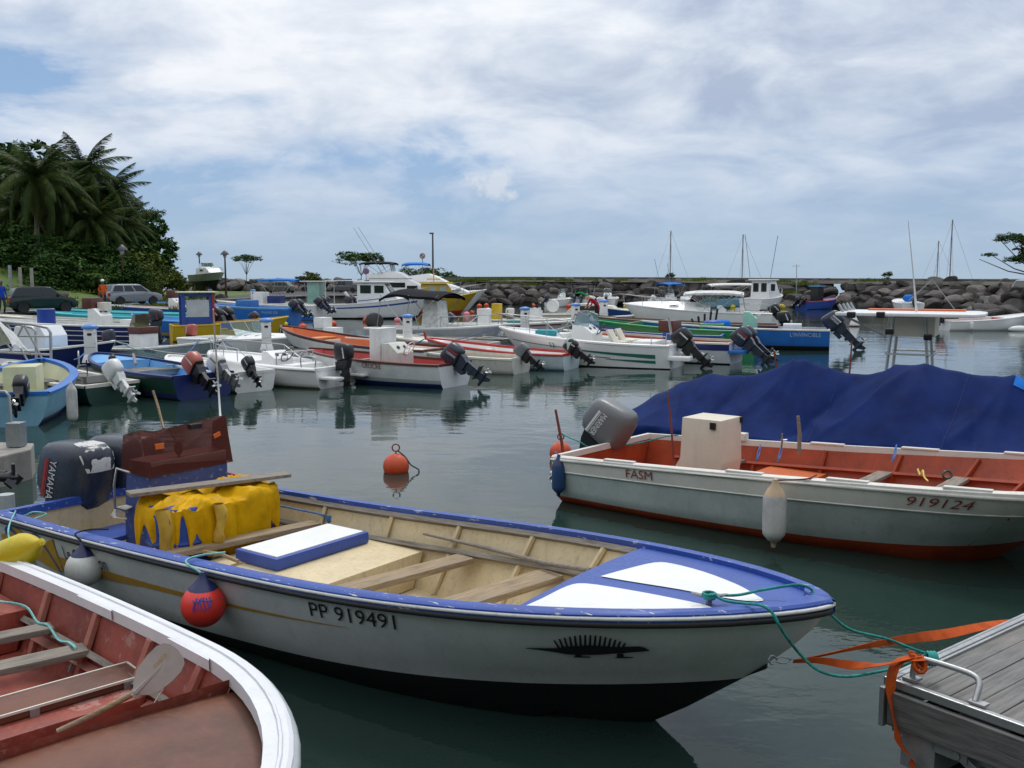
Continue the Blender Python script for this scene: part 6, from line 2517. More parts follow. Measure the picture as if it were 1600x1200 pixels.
# tyre on the pontoon end
for (px, py, lb) in ((86, 582, 'black tyre fender on the pontoon end by the dark green boat'), (262, 566, 'black tyre fender on the pontoon above the twin motors')):
    q = P(px, py, 0.45)
    mb = MB()
    mb.tube([V(0.24 * math.cos(a), 0, 0.24 * math.sin(a)) for a in [k * PI / 8 for k in range(16)]], 0.075, 8, closed=True)
    o = mb.build('tyre_fender', blackrub, smooth=60)
    o.location = (q.x, q.y - 0.75, 0.40)
    o.rotation_euler = (0.5, 0, 0.6)
    tag(o, lb, 'tyre')

# float block and post at the left border, near
FB = thing('concrete_float', 'grey concrete float with a steel box and bent post at the left border', 'float', (0, 0, 0))
q = P(48, 702, 0.42)
mb = MB()
mb.slab([(q.x, q.y), (q.x - 0.15, q.y - 0.55), (q.x - 3, q.y - 0.75), (q.x - 3, q.y + 1.0), (q.x - 0.2, q.y + 0.5)], -0.2, 0.42)
mb.build('float_body', concrete, FB, bevel=0.02)
mb = MB()
b_ = P(20, 700, 0.43)
mb.box((b_.x - 0.02, b_.y + 0.15, 0.43 + 0.17), (0.20, 0.20, 0.34))
mb.build('steel_box', galv, FB, bevel=0.008)
mb = MB()
mb.tube([PD(20, 700, b_.y + .2), PD(14, 618, b_.y + .2), PD(8, 612, b_.y + .2), PD(-30, 610, b_.y + .2)], 0.022, 8)
mb.build('bent_post', galv, FB, smooth=60)
mb = MB()
mb.ball((0, 0, 0), 0.10, 12, sc=(1.3, 1, 0.6))
for k in range(3):
    mb.box(Matrix.Rotation(k * 2.09, 3, 'X') @ V(0.08, 0, 0.09), (0.03, 0.10, 0.12), 0, Matrix.Rotation(k * 2.09, 3, 'X') @ Matrix.Rotation(.6, 3, 'Z'))
o = mb.build('spare_propeller', black, smooth=50)
o.location = PD(10, 745, 10.6)
o.location.z = max(0.2, o.location.z)
tag(o, 'black propeller tip of a tilted outboard at the left border', 'propeller')
mb = MB()
mb.tube([o.location + V(0, 0, 0.02), o.location + V(-0.5, 0.1, 0.05), o.location + V(-1.1, 0.1, 0.5)], [0.05, 0.07, 0.12], 8)
o2 = mb.build('outboard_leg', black, smooth=60)
o2['kind'] = 'part'
del o2['kind']
o2.parent = o
o2.location = -o.location

# ================================================================== MID AND FAR BOATS
def mkboat(name, label, cat, spx, spy, bpx, hd, B=1.8, zs=0.5, zb=0.35, top=white, boot=None, gun=None, inner=None, deck=None, td=0.99, ta=0.0, low=None, strake=None, transom=None,
           rake=0.6, ws=0.85, pp=2.2, q=0.75, gw=0.06, sole=0.12, n=16, boots=(0.05, 0.15), kb=0.86, kbow=0.55, L=None, za=0.0, recess=0.02, sz=0.0, crown=0.05):
    loc, l_ = place(spx, spy, bpx, hd, sz)
    L = L or max(2.5, min(l_, 12))
    root = thing(name, label, cat, loc, R(hd))
    h = Hull(L, B, ws, 0.45, pp, q, zs, za, zb, rake=rake, boot=boots, kb=kb, kbow=kbow, gw=gw, sole=sole, td=td, ta=ta, n=n, recess=recess)
    h.crown = crown
    build_hull(h, root, top, boot or top, gun or top, inner or top, inner or top, deck or gun or top, strake, transom, low=low)
    return root, h


def near_side(h, root):
    """which side of the hull faces the camera"""
    s_ = math.sin(root.rotation_euler.z)
    c_ = math.cos(root.rotation_euler.z)
    n_ = V(-s_, c_, 0)
    return 1 if n_.dot(V(-root.location.x, -root.location.y, 0)) > 0 else -1


def name_on(h, root, body, t0, lv, size, m, sx=1.2, part='boat_name', side=None):
    d = MB()
    h.textmb(d, body, t0, lv, size, near_side(h, root) if side is None else side, off=0.012, sx=sx)
    return d.build(part, m, root)


def stripe(h, root, t0, t1, a, b, m, name='painted_stripe', n=10, off=0.008):
    d = MB()
    for sd in (-1, 1):
        h.strip(d, t0, t1, a, b, sd, off=off, n=n)
    return d.build(name, m, root)


def windshield(h, root, t, ht=0.35, w=None, rk=0.35, glassm=None, wrap=0.5, zoff=0.02, name='windscreen'):
    x = t * h.L
    w = w or (h.w(t) - 0.12)
    z = h.sheer(t) + zoff
    b = MB()
    b.add([V(x, -w, z), V(x, w, z), V(x - rk, w * 0.9, z + ht), V(x - rk, -w * 0.9, z + ht)], [(0, 1, 2, 3)])
    for s_ in (-1, 1):
        b.add([V(x, s_ * w, z), V(x - wrap - rk * 0.6, s_ * w, z), V(x - rk - wrap * 0.8, s_ * w * 0.93, z + ht * 0.9), V(x - rk, s_ * w * 0.9, z + ht)], [(0, 1, 2, 3)])
    o = b.build(name, glassm or glass, root)
    f = MB()
    f.tube([V(x - rk - wrap * 0.8, -w * 0.93, z + ht * 0.9), V(x - rk, -w * 0.9, z + ht), V(x - rk, w * 0.9, z + ht), V(x - rk - wrap * 0.8, w * 0.93, z + ht * 0.9)], 0.016, 5)
    f.tube([V(x - wrap - rk * .6, -w, z), V(x, -w, z), V(x, w, z), V(x - wrap - rk * .6, w, z)], 0.014, 5)
    for s_ in (-1, 1, 0):
        f.tube([V(x, s_ * w, z), V(x - rk, s_ * w * 0.9, z + ht)], 0.014, 5)
    for s_ in (-1, 1):
        f.tube([V(x - wrap - rk * .6, s_ * w, z), V(x - rk - wrap * 0.8, s_ * w * 0.93, z + ht * 0.9)], 0.014, 5)
    f.build('windscreen_frame', metal if glassm is None else black, root, smooth=60)
    return o


def crate(root, x, y, z, d, m, name='locker', bevel=0.015):
    b = MB()
    b.box((0, 0, 0), d)
    return b.build(name, m, root, loc=(x, y, z), bevel=bevel, smooth=40)


def tubes(root, name, runs, r, m, seg=6):
    b = MB()
    for p in runs:
        b.tube(p, r, seg)
    return b.build(name, m, root, smooth=60)


# ---- left border: light blue boat with white cover
b, h = mkboat('motor_boat', 'light blue boat with cream inside and a white sheet over it, at the left border', 'boat', -2, 668, -80, 106, B=2.1, zs=0.62, zb=0.3, top=ltblue, gun=bright_blue, inner=mat('pale_yellow_paint', (0.62, 0.62, 0.40), 0.5), L=4.6, gw=0.16, boot=navy, boots=(0.14, 0.2), transom=ltblue, ta=0.12, deck=ltblue)
motor(b, (-0.05, -0.42, 0.62), 'black', 0.75, 0.85, label='black outboard tilted up with its pale propeller in the air')
motor(b, (-0.05, 0.55, 0.62), 'black', 0.75, 0.85)
crate(b, 1.4, -0.2, 0.75, (0.8, 0.6, 0.6), mat('pale_yellow_paint2', (0.62, 0.62, 0.40), 0.5), 'seat_box')
crate(b, 0.95, 0.75, 0.95, (0.9, 0.5, 0.16), bluecan, 'blue_cushion')
mb = MB()
mb.grid(lambda u, v: V(1.3 + 1.9 * u, 0.05 + 1.0 * v - 0.1, 0.75 + 1.25 * math.sin(PI * min(1, 0.12 + 0.86 * v)) ** 0.6 * (1 - 0.5 * u ** 2) + 0.07 * mnoise.noise(V(u * 4, v * 5, 0))), 20, 20)
mb.build('white_cover', whitecan, b, smooth=60)
tubes(b, 'grab_rail', [smoothpts([V(3.0, -1.0, 0.85), V(3.0, -1.0, 1.15), V(3.4, -0.95, 1.15), V(3.4, -0.95, 0.88)], 4)], 0.015, metal)
long_fender((b.location.x + 1.17, b.location.y + 0.5, 0.38), 0.10, 0.7, fendgrey, fendgrey, 'dirty white fender at the corner of the light blue boat on the left', name='hanging_fender')

# ---- near side of the pontoon
b, h = mkboat('dinghy', 'small dark green dinghy with white top and a white outboard', 'boat', 178, 629, 70, 150, B=1.7, zs=0.42, zb=0.32, top=dkgreen, gun=offwhite, inner=mat('dirty_cream_paint', (0.42, 0.38, 0.27), 0.6, streak=0.5), deck=offwhite, td=0.62, gw=0.13, L=3.9, crown=0.06)
motor(b, (-0.02, 0, 0.55), 'white', 0.55, 0.95, label='white outboard with black stripes, tilted up')
thwart(h, b, 0.42, 0.2, m=offwhite)
thwart(h, b, 0.12, 0.2, m=offwhite)
tubes(b, 'upright_rod', [[V(1.7, -0.6, 0.45), V(1.72, -0.6, 0.85)]], 0.015, black)

b, h = mkboat('open_boat', 'blue inside open boat with dark green hull and two tilted outboards', 'boat', 320, 622, 192, 143, B=1.95, zs=0.55, zb=0.28, top=dkgreen, low=navy, strake=navy, gun=navy, inner=sky_blue, deck=sky_blue, td=0.72, gw=0.06, L=4.7, transom=navy)
motor(b, (-0.02, 0.28, 0.62), 'red', 0.62, 1.05, label='faded red topped outboard')
motor(b, (-0.02, -0.38, 0.62), 'wg', 0.7, 0.95, label='grey outboard with pale top')
thwart(h, b, 0.5, 0.16, m=wood)
thwart(h, b, 0.22, 0.22, m=sky_blue)
tubes(b, 'wooden_spar', [[V(3.4, -0.3, 0.85), V(2.0, 0.5, 0.72)]], 0.035, wood)
tubes(b, 'upright_rod', [[V(2.6, 0.75, 0.2), V(2.6, 0.72, 0.98)]], 0.03, wood)
mb = MB()
mb.ball((2.55, 0.78, 0.86), 0.09, 12)
mb.build('black_float', black, b, smooth=80)

b, h = mkboat('dinghy', 'plain white dinghy with a small grey outboard behind the twin motors', 'boat', 398, 612, 300, 140, B=1.5, zs=0.48, zb=0.22, top=white, gun=white, inner=white, deck=white, td=0.6, gw=0.08, L=3.9)
motor(b, (-0.02, 0.2, 0.6), 'black', 0.5, 0.72)

b, h = mkboat('runabout', 'white runabout with bow rail, small console and black outboard', 'boat', 528, 604, 372, 150, B=2.0, zs=0.50, zb=0.25, top=white2, gun=white2, inner=white2, deck=white2, td=0.55, gw=0.16, boot=mat('scummed_waterline', (0.32, 0.30, 0.20), 0.6), L=4.6, pp=2.6, crown=0.04, boots=(0.05, 0.05))
rail(h, b, 0.45, 0.97, 0.32, 0.10)
console(b, 2.0, 0.1, 0.14, 0.7, 0.5, 0.72, white2)
crate(b, 1.2, 0.0, 0.34, (0.45, 1.2, 0.42), white2, 'bench')
tubes(b, 'seat_rail', [[V(1.45, -0.7, 0.5), V(1.45, -0.7, 0.85), V(1.45, 0.7, 0.85), V(1.45, 0.7, 0.5)]], 0.018, metal)
tubes(b, 'stern_hoop', [smoothpts([V(0.1, s_ * 0.75, 0.5), V(0.1, s_ * 0.75, 0.8), V(0.5, s_ * 0.8, 0.8), V(0.5, s_ * 0.8, 0.5)], 4) for s_ in (-1, 1)], 0.016, metal)
tubes(b, 'rub_rail', [[h.skin(t, 0.02, sd, 0.02) for t in h.ts()] for sd in (-1, 1)], 0.028, white2)
motor(b, (-0.05, 0, 0.62), 'black', 0.08, 1.05, label='black outboard hanging upright on the white runabout')
crate(b, -0.25, -0.55, 0.28, (0.55, 0.35, 0.06), white2, 'swim_step')
crate(b, -0.25, 0.55, 0.28, (0.55, 0.35, 0.06), white2, 'swim_step')
w2 = b.matrix_basis @ V(0, 0, 0)
long_fender((P(437, 598, 0.3).x - 0.1, P(437, 600, 0).y - 0.55, 0.26), 0.06, 0.36, fendw, fendw, 'small white fender hanging on the side of the white runabout', name='hanging_fender')

b, h = mkboat('motor_boat', 'white and blue boat lettered CRUCRE with dark red rim, white console and large charcoal outboard', 'boat', 712, 604, 540, 152, B=1.9, zs=0.60, zb=0.22, top=mat('white_panel_paint', (0.68, 0.69, 0.68), 0.4), low=hullgrey, boot=navy, gun=brownP, inner=redP, deck=redP, td=0.93, gw=0.06, L=4.9, boots=(0.12, 0.12))
name_on(h, b, 'CRUCRE', 0.47, 0.34, 0.20, inkred, 0.8)
console(b, 1.75, 0.1, 0.14, 0.75, 0.55, 0.95, mat('dirty_white_console', (0.62, 0.62, 0.56), 0.5, streak=0.6), wheel='w')
crate(b, 2.2, 0.1, 0.85, (0.35, 0.75, 1.25), white, 'console_back')
crate(b, 0.8, 0, 0.33, (0.4, 1.2, 0.25), redP, 'bench')
motor(b, (-0.02, 0.0, 0.58), 'char', 0.70, 1.18, 'YAMAHA', label='large charcoal outboard tilted high, white YAMAHA lettering')
thwart(h, b, 0.62, 0.2, m=wood)

b, h = mkboat('open_boat', 'tall orange inside open boat, bow high at the left, grey rail along the middle', 'boat', 690, 577, 468, 150, B=2.2, zs=0.62, zb=0.55, top=white, strake=brownP, gun=brownP, inner=orangeP, deck=orangeP, td=0.95, gw=0.06, L=6.6, rake=0.9)
stripe(h, b, 0.4, 0.98, 0.55, 0.66, navy)
crate(b, 5.0, 0, 0.80, (0.5, 1.4, 0.06), mat('light_orange_paint', (0.72, 0.24, 0.06), 0.5), 'bow_shelf')
crate(b, 4.2, 0.15, 0.62, (0.08, 0.75, 0.35), offwhite, 'hatch_door')
crate(b, 3.0, 0, 0.36, (1.6, 1.4, 0.3), orangeP, 'centre_box')
tubes(b, 'grab_bar', [[V(4.2, -0.5, 0.82), V(3.6, -0.55, 0.80), V(2.2, -0.6, 0.74)]], 0.03, white)
thwart(h, b, 0.30, 0.2, m=wood)

b, h = mkboat('open_boat', 'half hidden red boat end and dirty cream foredeck behind the boat lettered CRUCRE', 'boat', 770, 562, 690, 160, B=1.7, zs=0.55, zb=0.25, top=hullgrey, gun=offwhite, inner=orange_in, deck=offwhite, td=0.5, gw=0.08, L=4.2)
b, h = mkboat('open_boat', 'small red boat lying behind the orange one, against the pontoon', 'boat', 645, 560, 565, 158, B=1.5, zs=0.5, zb=0.25, top=redP, gun=redP, inner=white, deck=redP, td=0.55, gw=0.10, L=3.8)

b, h = mkboat('dinghy', 'worn white dinghy with rust stains and a dark banded outboard', 'boat', 815, 583, 700, 155, B=1.6, zs=0.45, zb=0.22, top=mat('rust_stained_white', (0.58, 0.57, 0.50), 0.6, streak=0.8), gun=offwhite, inner=mat('dirty_cream_paint3', (0.42, 0.38, 0.27), 0.6, streak=0.5), deck=offwhite, td=0.8, gw=0.07, L=4.1)
thwart(h, b, 0.35, 0.2)
thwart(h, b, 0.6, 0.2)
motor(b, (-0.02, 0.0, 0.52), 'grey', 0.62, 0.85, label='dark banded outboard tilted up')

b, h = mkboat('open_boat', 'pale blue and white boat with bright red rim and a cloth wrapped outboard', 'boat', 893, 577, 716, 156, B=1.8, zs=0.48, zb=0.35, top=mat('pale_blue_white_paint', (0.52, 0.62, 0.64), 0.45, streak=0.4), strake=turq, gun=redP, inner=white, deck=white, td=0.86, gw=0.10, L=5.1, boot=ltblue)
thwart(h, b, 0.3, 0.2, m=white)
thwart(h, b, 0.6, 0.18, m=white)
tubes(b, 'stem_post', [[V(h.L - 0.02, 0, h.sheer(1) - 0.05), V(h.L + 0.06, 0, h.sheer(1) + 0.20)]], 0.045, redP)
mo = motor(b, (-0.02, 0.0, 0.55), 'black', 0.66, 0.88, label='outboard with a pale green cloth tied over its cowling')
mb = MB()
mb.grid(lambda u, v: V(-0.25 + 0.36 * math.cos(6.283 * u) * (0.4 + 0.65 * v), 0.23 * math.sin(6.283 * u) * (0.4 + 0.65 * v), 0.73 - 0.38 * v ** 2 + 0.03 * math.sin(u * 25)), 24, 8)
mb.build('cloth_wrap', mat('pale_green_cloth', (0.38, 0.46, 0.42), 0.8, 'cloth'), mo, smooth=60)

b, h = mkboat('console_boat', 'white boat with dark green stripes, tinted windscreen, bow rail and black outboard', 'boat', 1058, 574, 797, 155, B=2.25, zs=0.72, zb=0.42, top=white2, gun=white2, inner=white2, deck=white2, td=0.60, gw=0.22, L=6.2, rake=1.0, boot=mat('dark_waterline', (0.10, 0.10, 0.09), 0.6), boots=(0.03, 0.1), crown=0.05)
ns = near_side(h, b)
gm = mat('sea_green_stripe', (0.02, 0.16, 0.12), 0.4)
d = MB()
h.strip(d, 0.07, 0.50, lambda u: 0.40 - 0.06 * u, lambda u: 0.58 - 0.20 * u, ns, off=0.01)
h.strip(d, 0.07, 0.33, lambda u: 0.66, lambda u: 0.80 - 0.12 * u, ns, off=0.01)
h.strip(d, 0.3, 0.92, lambda u: 0.60 - 0.10 * u, lambda u: 0.63 - 0.11 * u, ns, off=0.01)
h.strip(d, 0.5, 0.92, lambda u: 0.30, lambda u: 0.325, ns, off=0.01)
d.build('painted_stripe', gm, b)
name_on(h, b, '53', 0.645, 0.36, 0.22, inkgreen, 1.0, 'registration_number')
name_on(h, b, 'G138', 0.53, 0.27, 0.16, inkgreen, 1.0, 'registration_number')
rail(h, b, 0.55, 0.99, 0.42, 0.10)
console(b, 3.0, 0.1, 0.25, 0.95, 0.75, 1.05, white2, screen=mat('blue_grey_windscreen', (0.30, 0.42, 0.45), 0.08, 'glass', tr=0.5))
crate(b, 3.75, 0.1, 0.75, (0.35, 0.7, 0.5), white2, 'front_seat')
for yy in (-0.35, 0.45):
    c_ = crate(b, 1.75, yy, 0.75, (0.5, 0.5, 0.12), mat('cream_seat', (0.66, 0.62, 0.50), 0.5), 'seat')
    mb = MB()
    mb.box((0, 0, 0), (0.08, 0.5, 0.42), 0, Matrix.Rotation(0.5, 3, 'Y'))
    mb.build('seat_back', mat('cream_seat', None), c_, loc=(0.26, 0, 0.22), bevel=0.02)
crate(b, 0.9, 0.0, 0.78, (0.7, 1.3, 0.10), white2, 'stern_bench')
tubes(b, 'ski_post', [[V(0.25, -0.55, 0.4), V(0.45, -0.5, 1.55)]], 0.04, metal)
tubes(b, 'stern_rail', [[V(0.15, s_ * 0.8, 0.75), V(0.15, s_ * 0.8, 1.0), V(0.6, s_ * 0.85, 1.0), V(0.6, s_ * 0.85, 0.76)] for s_ in (-1, 1)], 0.016, metal)
motor(b, (-0.15, 0.0, 0.65), 'black', 0.55, 1.25, label='large black outboard tilted up')
crate(b, -0.30, -0.75, 0.35, (0.65, 0.5, 0.12), white2, 'swim_step')
crate(b, -0.30, 0.75, 0.35, (0.65, 0.5, 0.12), white2, 'swim_step')
crate(b, 4.3, 0.3, 1.0, (0.7, 0.5, 0.2), mat('teal_bag', (0.02, 0.28, 0.34), 0.6), 'teal_bag', bevel=0.06)

b, h = mkboat('motor_boat', 'blue and white boat lettered ASPIRATECH with orange inside and twin large outboards', 'boat', 1150, 567, 930, 152, B=2.1, zs=0.68, zb=0.25, top=mat('pale_grey_side', (0.60, 0.63, 0.65), 0.4), strake=navy, boot=navy, gun=offwhite, inner=orange_in, deck=orange_in, td=0.9, gw=0.07, L=6.3, boots=(0.04, 0.1))
stripe(h, b, 0.0, 0.98, 0.02, 0.36, mat('indigo_band', (0.018, 0.03, 0.16), 0.4), off=0.006)
name_on(h, b, 'ASPIRATECH', 0.42, 0.28, 0.17, offwhite, 0.95)
console(b, 2.2, 0.0, 0.14, 0.8, 0.5, 0.85, blueD, wheel='w')
crate(b, 2.3, 0.0, 1.18, (0.55, 0.85, 0.38), brownP, 'brown_hood', bevel=0.04)
crate(b, 1.94, 0.0, 0.85, (0.02, 0.45, 0.4), mat('ochre_panel', (0.40, 0.30, 0.09), 0.6), 'ochre_panel')
crate(b, -0.22, 0.0, 0.42, (0.5, 1.9, 0.10), bright_blue, 'motor_well')
motor(b, (-0.30, 0.38, 0.62), 'char', 0.60, 1.25, 'YAMAHA', label='charcoal outboard with YAMAHA lettering, further one')
motor(b, (-0.30, -0.30, 0.62), 'char', 0.60, 1.25, 'YAMAHA', label='charcoal outboard with YAMAHA lettering, nearer one')

b, h = mkboat('open_boat', 'orange inside open boat with purple rim hidden behind the green striped boat', 'boat', 1130, 548, 945, 163, B=1.9, zs=0.6, zb=0.3, top=greenP, gun=blueD, inner=orangeP, deck=blueD, td=0.9, gw=0.08, L=6.0)
b, h = mkboat('open_boat', 'long green boat beside the dark blue one, its rim above the orange boat', 'boat', 1180, 545, 1008, 162, B=1.9, zs=0.72, zb=0.4, top=greenP, gun=greenP, inner=greenP, deck=greenP, td=0.9, gw=0.07, L=7.0)
crate(b, 1.7, 0, 0.8, (0.9, 0.9, 0.35), greenP, 'engine_box')

b, h = mkboat('motor_boat', 'bright blue boat lettered L\'INVINCIBLE with teal console and one big grey outboard', 'boat', 1295, 546, 1060, 163, B=2.0, zs=0.78, zb=0.25, top=bright_blue, boot=antifoul, gun=offwhite, inner=bright_blue, deck=bright_blue, td=0.95, gw=0.06, L=7.4, boots=(0.16, 0.14))
name_on(h, b, "L'INVINCIBLE", 0.20, 0.40, 0.22, mat('pale_blue_lettering', (0.45, 0.55, 0.70), 0.5), 0.9)
console(b, 3.05, 0.0, 0.4, 0.8, 0.55, 1.05, mat('pale_teal_paint', (0.30, 0.58, 0.46), 0.5), wheel='w')
crate(b, 2.77, 0.0, 0.95, (0.02, 0.45, 0.45), offwhite, 'cream_panel')
for (x, y) in ((4.5, 0.1), (4.2, -0.3)):
    mb = MB()
    mb.lathe([(0, 0), (0.40, 0), (0.42, 0.4), (0.40, 0.8), (0.3, 0.88), (0, 0.9)], 16, (x, y, 0.2))
    mb.build('covered_drum', bluecan if y < 0 else mat('blue_box', (0.02, 0.07, 0.35), 0.5), b, smooth=50)
crate(b, 1.4, 0, 0.85, (0.7, 0.8, 0.28), white, 'white_box')
motor(b, (-0.15, 0.0, 0.75), 'blue', 0.55, 1.55, 'YAMAHA', label='very large blue grey outboard')

b, h = mkboat('open_boat', 'long dark blue boat with brown rim and pointed bow at left', 'boat', 1215, 540, 972, 164, B=2.0, zs=0.85, zb=0.35, top=mat('worn_navy_paint', (0.012, 0.05, 0.18), 0.45, streak=0.4), gun=mat('brown_rim', (0.16, 0.08, 0.05), 0.6), inner=mat('pale_green_inside', (0.30, 0.45, 0.38), 0.6), deck=mat('pale_green_deck', (0.35, 0.50, 0.44), 0.6), td=0.8, gw=0.07, L=8.6, rake=1.2, low=mat('green_foot', (0.02, 0.20, 0.09), 0.5), boot=greenP)
name_on(h, b, 'ASPROT', 0.80, 0.30, 0.18, offwhite, 0.9)
tubes(b, 'tackle', [[V(2.6 + 0.2 * k, -0.4 + 0.2 * k, 0.8), V(2.5 + 0.25 * k, -0.3 + 0.2 * k, 1.5 - 0.1 * k)] for k in range(5)], 0.05, black)
motor(b, (-0.12, 0.0, 0.85), 'black', 0.3, 1.1)

b, h = mkboat('open_boat', 'dark blue boat bow with white deck right of the man in the red shirt', 'boat', 1110, 512, 945, 165, B=1.9, zs=0.75, zb=0.4, top=mat('deep_blue_paint', (0.012, 0.06, 0.22), 0.4), gun=offwhite, inner=white, deck=white, td=0.6, gw=0.08, L=6.5)

b, h = mkboat('cabin_cruiser', 'white cabin cruiser with raked windscreen and white awning, beyond the blue boats', 'boat', 1205, 520, 985, 166, B=2.5, zs=1.0, zb=0.45, top=white2, gun=white2, inner=white2, deck=white2, td=0.40, gw=0.18, L=7.6, rake=1.2, crown=0.45)
windshield(h, b, 0.50, 0.62, 0.95, 0.75, zoff=0.30)
rail(h, b, 0.45, 1.0, 0.45, 0.1)
bimini(b, 1.4, 4.4, 2.2, 2.15, 1.1, whitecan, 0.12)
mb = MB()
for s_ in (-1, 1):
    mb.lathe([(0, 0), (0.16, 0), (0.16, 0.02), (0, 0.02)], 12, (4.9, s_ * 0.75, 1.50), 0, Matrix.Rotation(-s_ * 0.5 - PI / 2 * 0, 3, 'X'), (1.8, 1, 1))
mb.build('deck_hatch', glassdark, b)
console(b, 2.5, 0.5, 0.4, 0.7, 0.5, 1.0, white2)
crate(b, 1.6, -0.4, 1.0, (0.5, 0.5, 0.5), white2, 'helm_seat', bevel=0.08)
tubes(b, 'stern_rail', [[V(0.1, s_ * 0.9, 1.05), V(0.1, s_ * 0.9, 1.45), V(1.6, s_ * 1.0, 1.45), V(1.6, s_ * 1.0, 1.05)] for s_ in (-1, 1)], 0.016, metal)
motor(b, (-0.1, 0.4, 0.95), 'black', 0.5, 1.15)
motor(b, (-0.1, -0.4, 0.95), 'black', 0.5, 1.15)

# ---- far side of the pontoon
b, h = mkboat('open_boat', 'pale grey blue boat lettered Tama with a yellow line, brown console and blue motor', 'boat', 178, 566, 322, -28, B=1.7, zs=0.50, zb=0.38, top=mat('pale_grey_blue_paint', (0.42, 0.50, 0.54), 0.45, streak=0.2), gun=white, inner=mat('cool_grey_inside', (0.35, 0.40, 0.42), 0.5), deck=sky_blue, td=0.8, gw=0.06, L=4.9, rake=0.9)
stripe(h, b, 0.0, 0.5, 0.62, 0.72, gold)
name_on(h, b, 'Tama', 0.17, 0.36, 0.17, inkblue, 0.9)
name_on(h, b, '919150', 0.50, 0.28, 0.15, inkblue, 1.0, 'registration_number')
crate(b, 1.35, 0.1, 0.62, (0.5, 0.75, 0.75), white, 'console')
crate(b, 1.35, 0.1, 1.10, (0.55, 0.80, 0.22), brownP, 'brown_dash')
mb = MB()
mb.add([V(1.15, -0.3, 1.2), V(1.15, 0.5, 1.2), V(1.30, 0.45, 1.62), V(1.30, -0.25, 1.62)], [(0, 1, 2, 3)])
mb.build('windscreen', mat('smoky_screen', (0.25, 0.22, 0.18), 0.1, 'glass', tr=0.6), b)
motor(b, (-0.02, 0.0, 0.62), 'char', -0.05, 0.95, label='grey blue outboard')

b, h = mkboat('speedboat', 'white speedboat with two raked framed windscreens, moored beyond the pontoon', 'boat', 305, 553, 470, -28, B=2.0, zs=0.62, zb=0.18, top=white2, gun=white2, inner=white2, deck=white2, td=0.42, gw=0.16, L=5.6, rake=0.9, low=yellowP, crown=0.22)
windshield(h, b, 0.50, 0.45, 0.78, 0.35, zoff=0.14)
mo = motor(b, (-0.02, 0.0, 0.62), 'red', 0.1, 0.95, label='outboard with a grey hood and red base')
tubes(b, 'deck_line', [smoothpts([V(3.0 + 0.5 * k, -0.6, 0.80), V(3.3 + 0.5 * k, 0, 0.86), V(3.2 + 0.5 * k, 0.5, 0.82)], 4) for k in range(3)], 0.012, bluerope)

b, h = mkboat('open_boat', 'low grey open boat with a white stepped console and a bow line', 'boat', 448, 545, 632, -24, B=1.6, zs=0.45, zb=0.28, top=mat('mid_grey_paint', (0.26, 0.28, 0.29), 0.5), gun=hullgrey, inner=hullgrey, deck=hullgrey, td=0.8, gw=0.06, L=6.3, rake=0.9)
name_on(h, b, 'PP 919242', 0.50, 0.28, 0.18, inkblack, 0.9, 'registration_number')
crate(b, 2.0, 0.0, 0.62, (0.95, 0.6, 0.55), white, 'console')
crate(b, 1.75, 0.0, 1.0, (0.45, 0.6, 0.55), white, 'console_top')
motor(b, (-0.02, 0.0, 0.5), 'black', 0.2, 0.75, label='small black and red outboard')
tubes(b, 'upright_rod', [[V(1.35, 0.1, 0.4), V(1.25, 0.1, 1.0)]], 0.05, black)

b, h = mkboat('console_boat', 'white boat under a wide black sunshade with a white hooded console', 'boat', 588, 538, 748, -26, B=2.1, zs=0.72, zb=0.22, top=hullgrey, strake=white2, gun=white2, inner=white2, deck=white2, td=0.72, gw=0.16, L=6.0)
bimini(b, 0.9, 3.7, 2.2, 2.32, 0.8, blackcan, 0.22, wave=0.05)
mb = MB()
mb.box((2.9, 0, 1.15), (0.9, 0.95, 1.55), 0, None, 0.72, 0.85)
mb.build('console_cover', mat('grey_white_cover', (0.66, 0.66, 0.63), 0.8, 'cloth'), b, bevel=0.08, smooth=40)
mb = MB()
mb.ball((-0.15, 0.1, 0.98), 0.42, 16, sc=(1, 0.75, 0.85))
mb.build('motor_hood', mat('grey_hood', (0.06, 0.06, 0.062), 0.8, 'cloth'), b, smooth=80)
motor(b, (-0.1, 0.1, 0.7), 'black', 0.1, 0.9)
rail(h, b, 0.5, 0.98, 0.40, 0.08)
name_on(h, b, 'VS 4', 0.40, 0.42, 0.2, inkblack, 0.9)

b, h = mkboat('motor_boat', 'white boat with dark red stripe and white console, left of the fourth pedestal', 'boat', 700, 527, 858, -24, B=1.9, zs=0.65, zb=0.25, top=hullgrey, strake=white, gun=white, inner=white, deck=white, td=0.7, gw=0.08, L=6.6)
stripe(h, b, 0.0, 0.9, 0.10, 0.20, mat('maroon_stripe', (0.16, 0.02, 0.03), 0.4))
crate(b, 1.9, 0, 0.95, (0.45, 0.6, 0.85), white, 'console')
motor(b, (-0.05, 0.3, 0.7), 'char', 0.6, 1.0)
motor(b, (-0.05, -0.3, 0.7), 'char', 0.6, 1.0)
tubes(b, 'rope_coil', [[V(3.4 + 0.3 * math.cos(a), 0.2 * math.sin(a), 0.8) for a in [k * 0.6 for k in range(11)]]], 0.06, teal)
b, h = mkboat('motor_boat', 'white boat with yellow stripe and yellow console, its bow reaching past the fourth pedestal', 'boat', 768, 520, 900, -20, B=1.9, zs=0.68, zb=0.30, top=hullgrey, strake=white, gun=white, inner=white, deck=white2, td=0.55, gw=0.10, L=7.4, rake=1.0)
stripe(h, b, 0.0, 0.95, 0.08, 0.16, yellowP)
crate(b, 0.3, 0, 1.05, (0.4, 0.5, 0.9), yellowP, 'console')
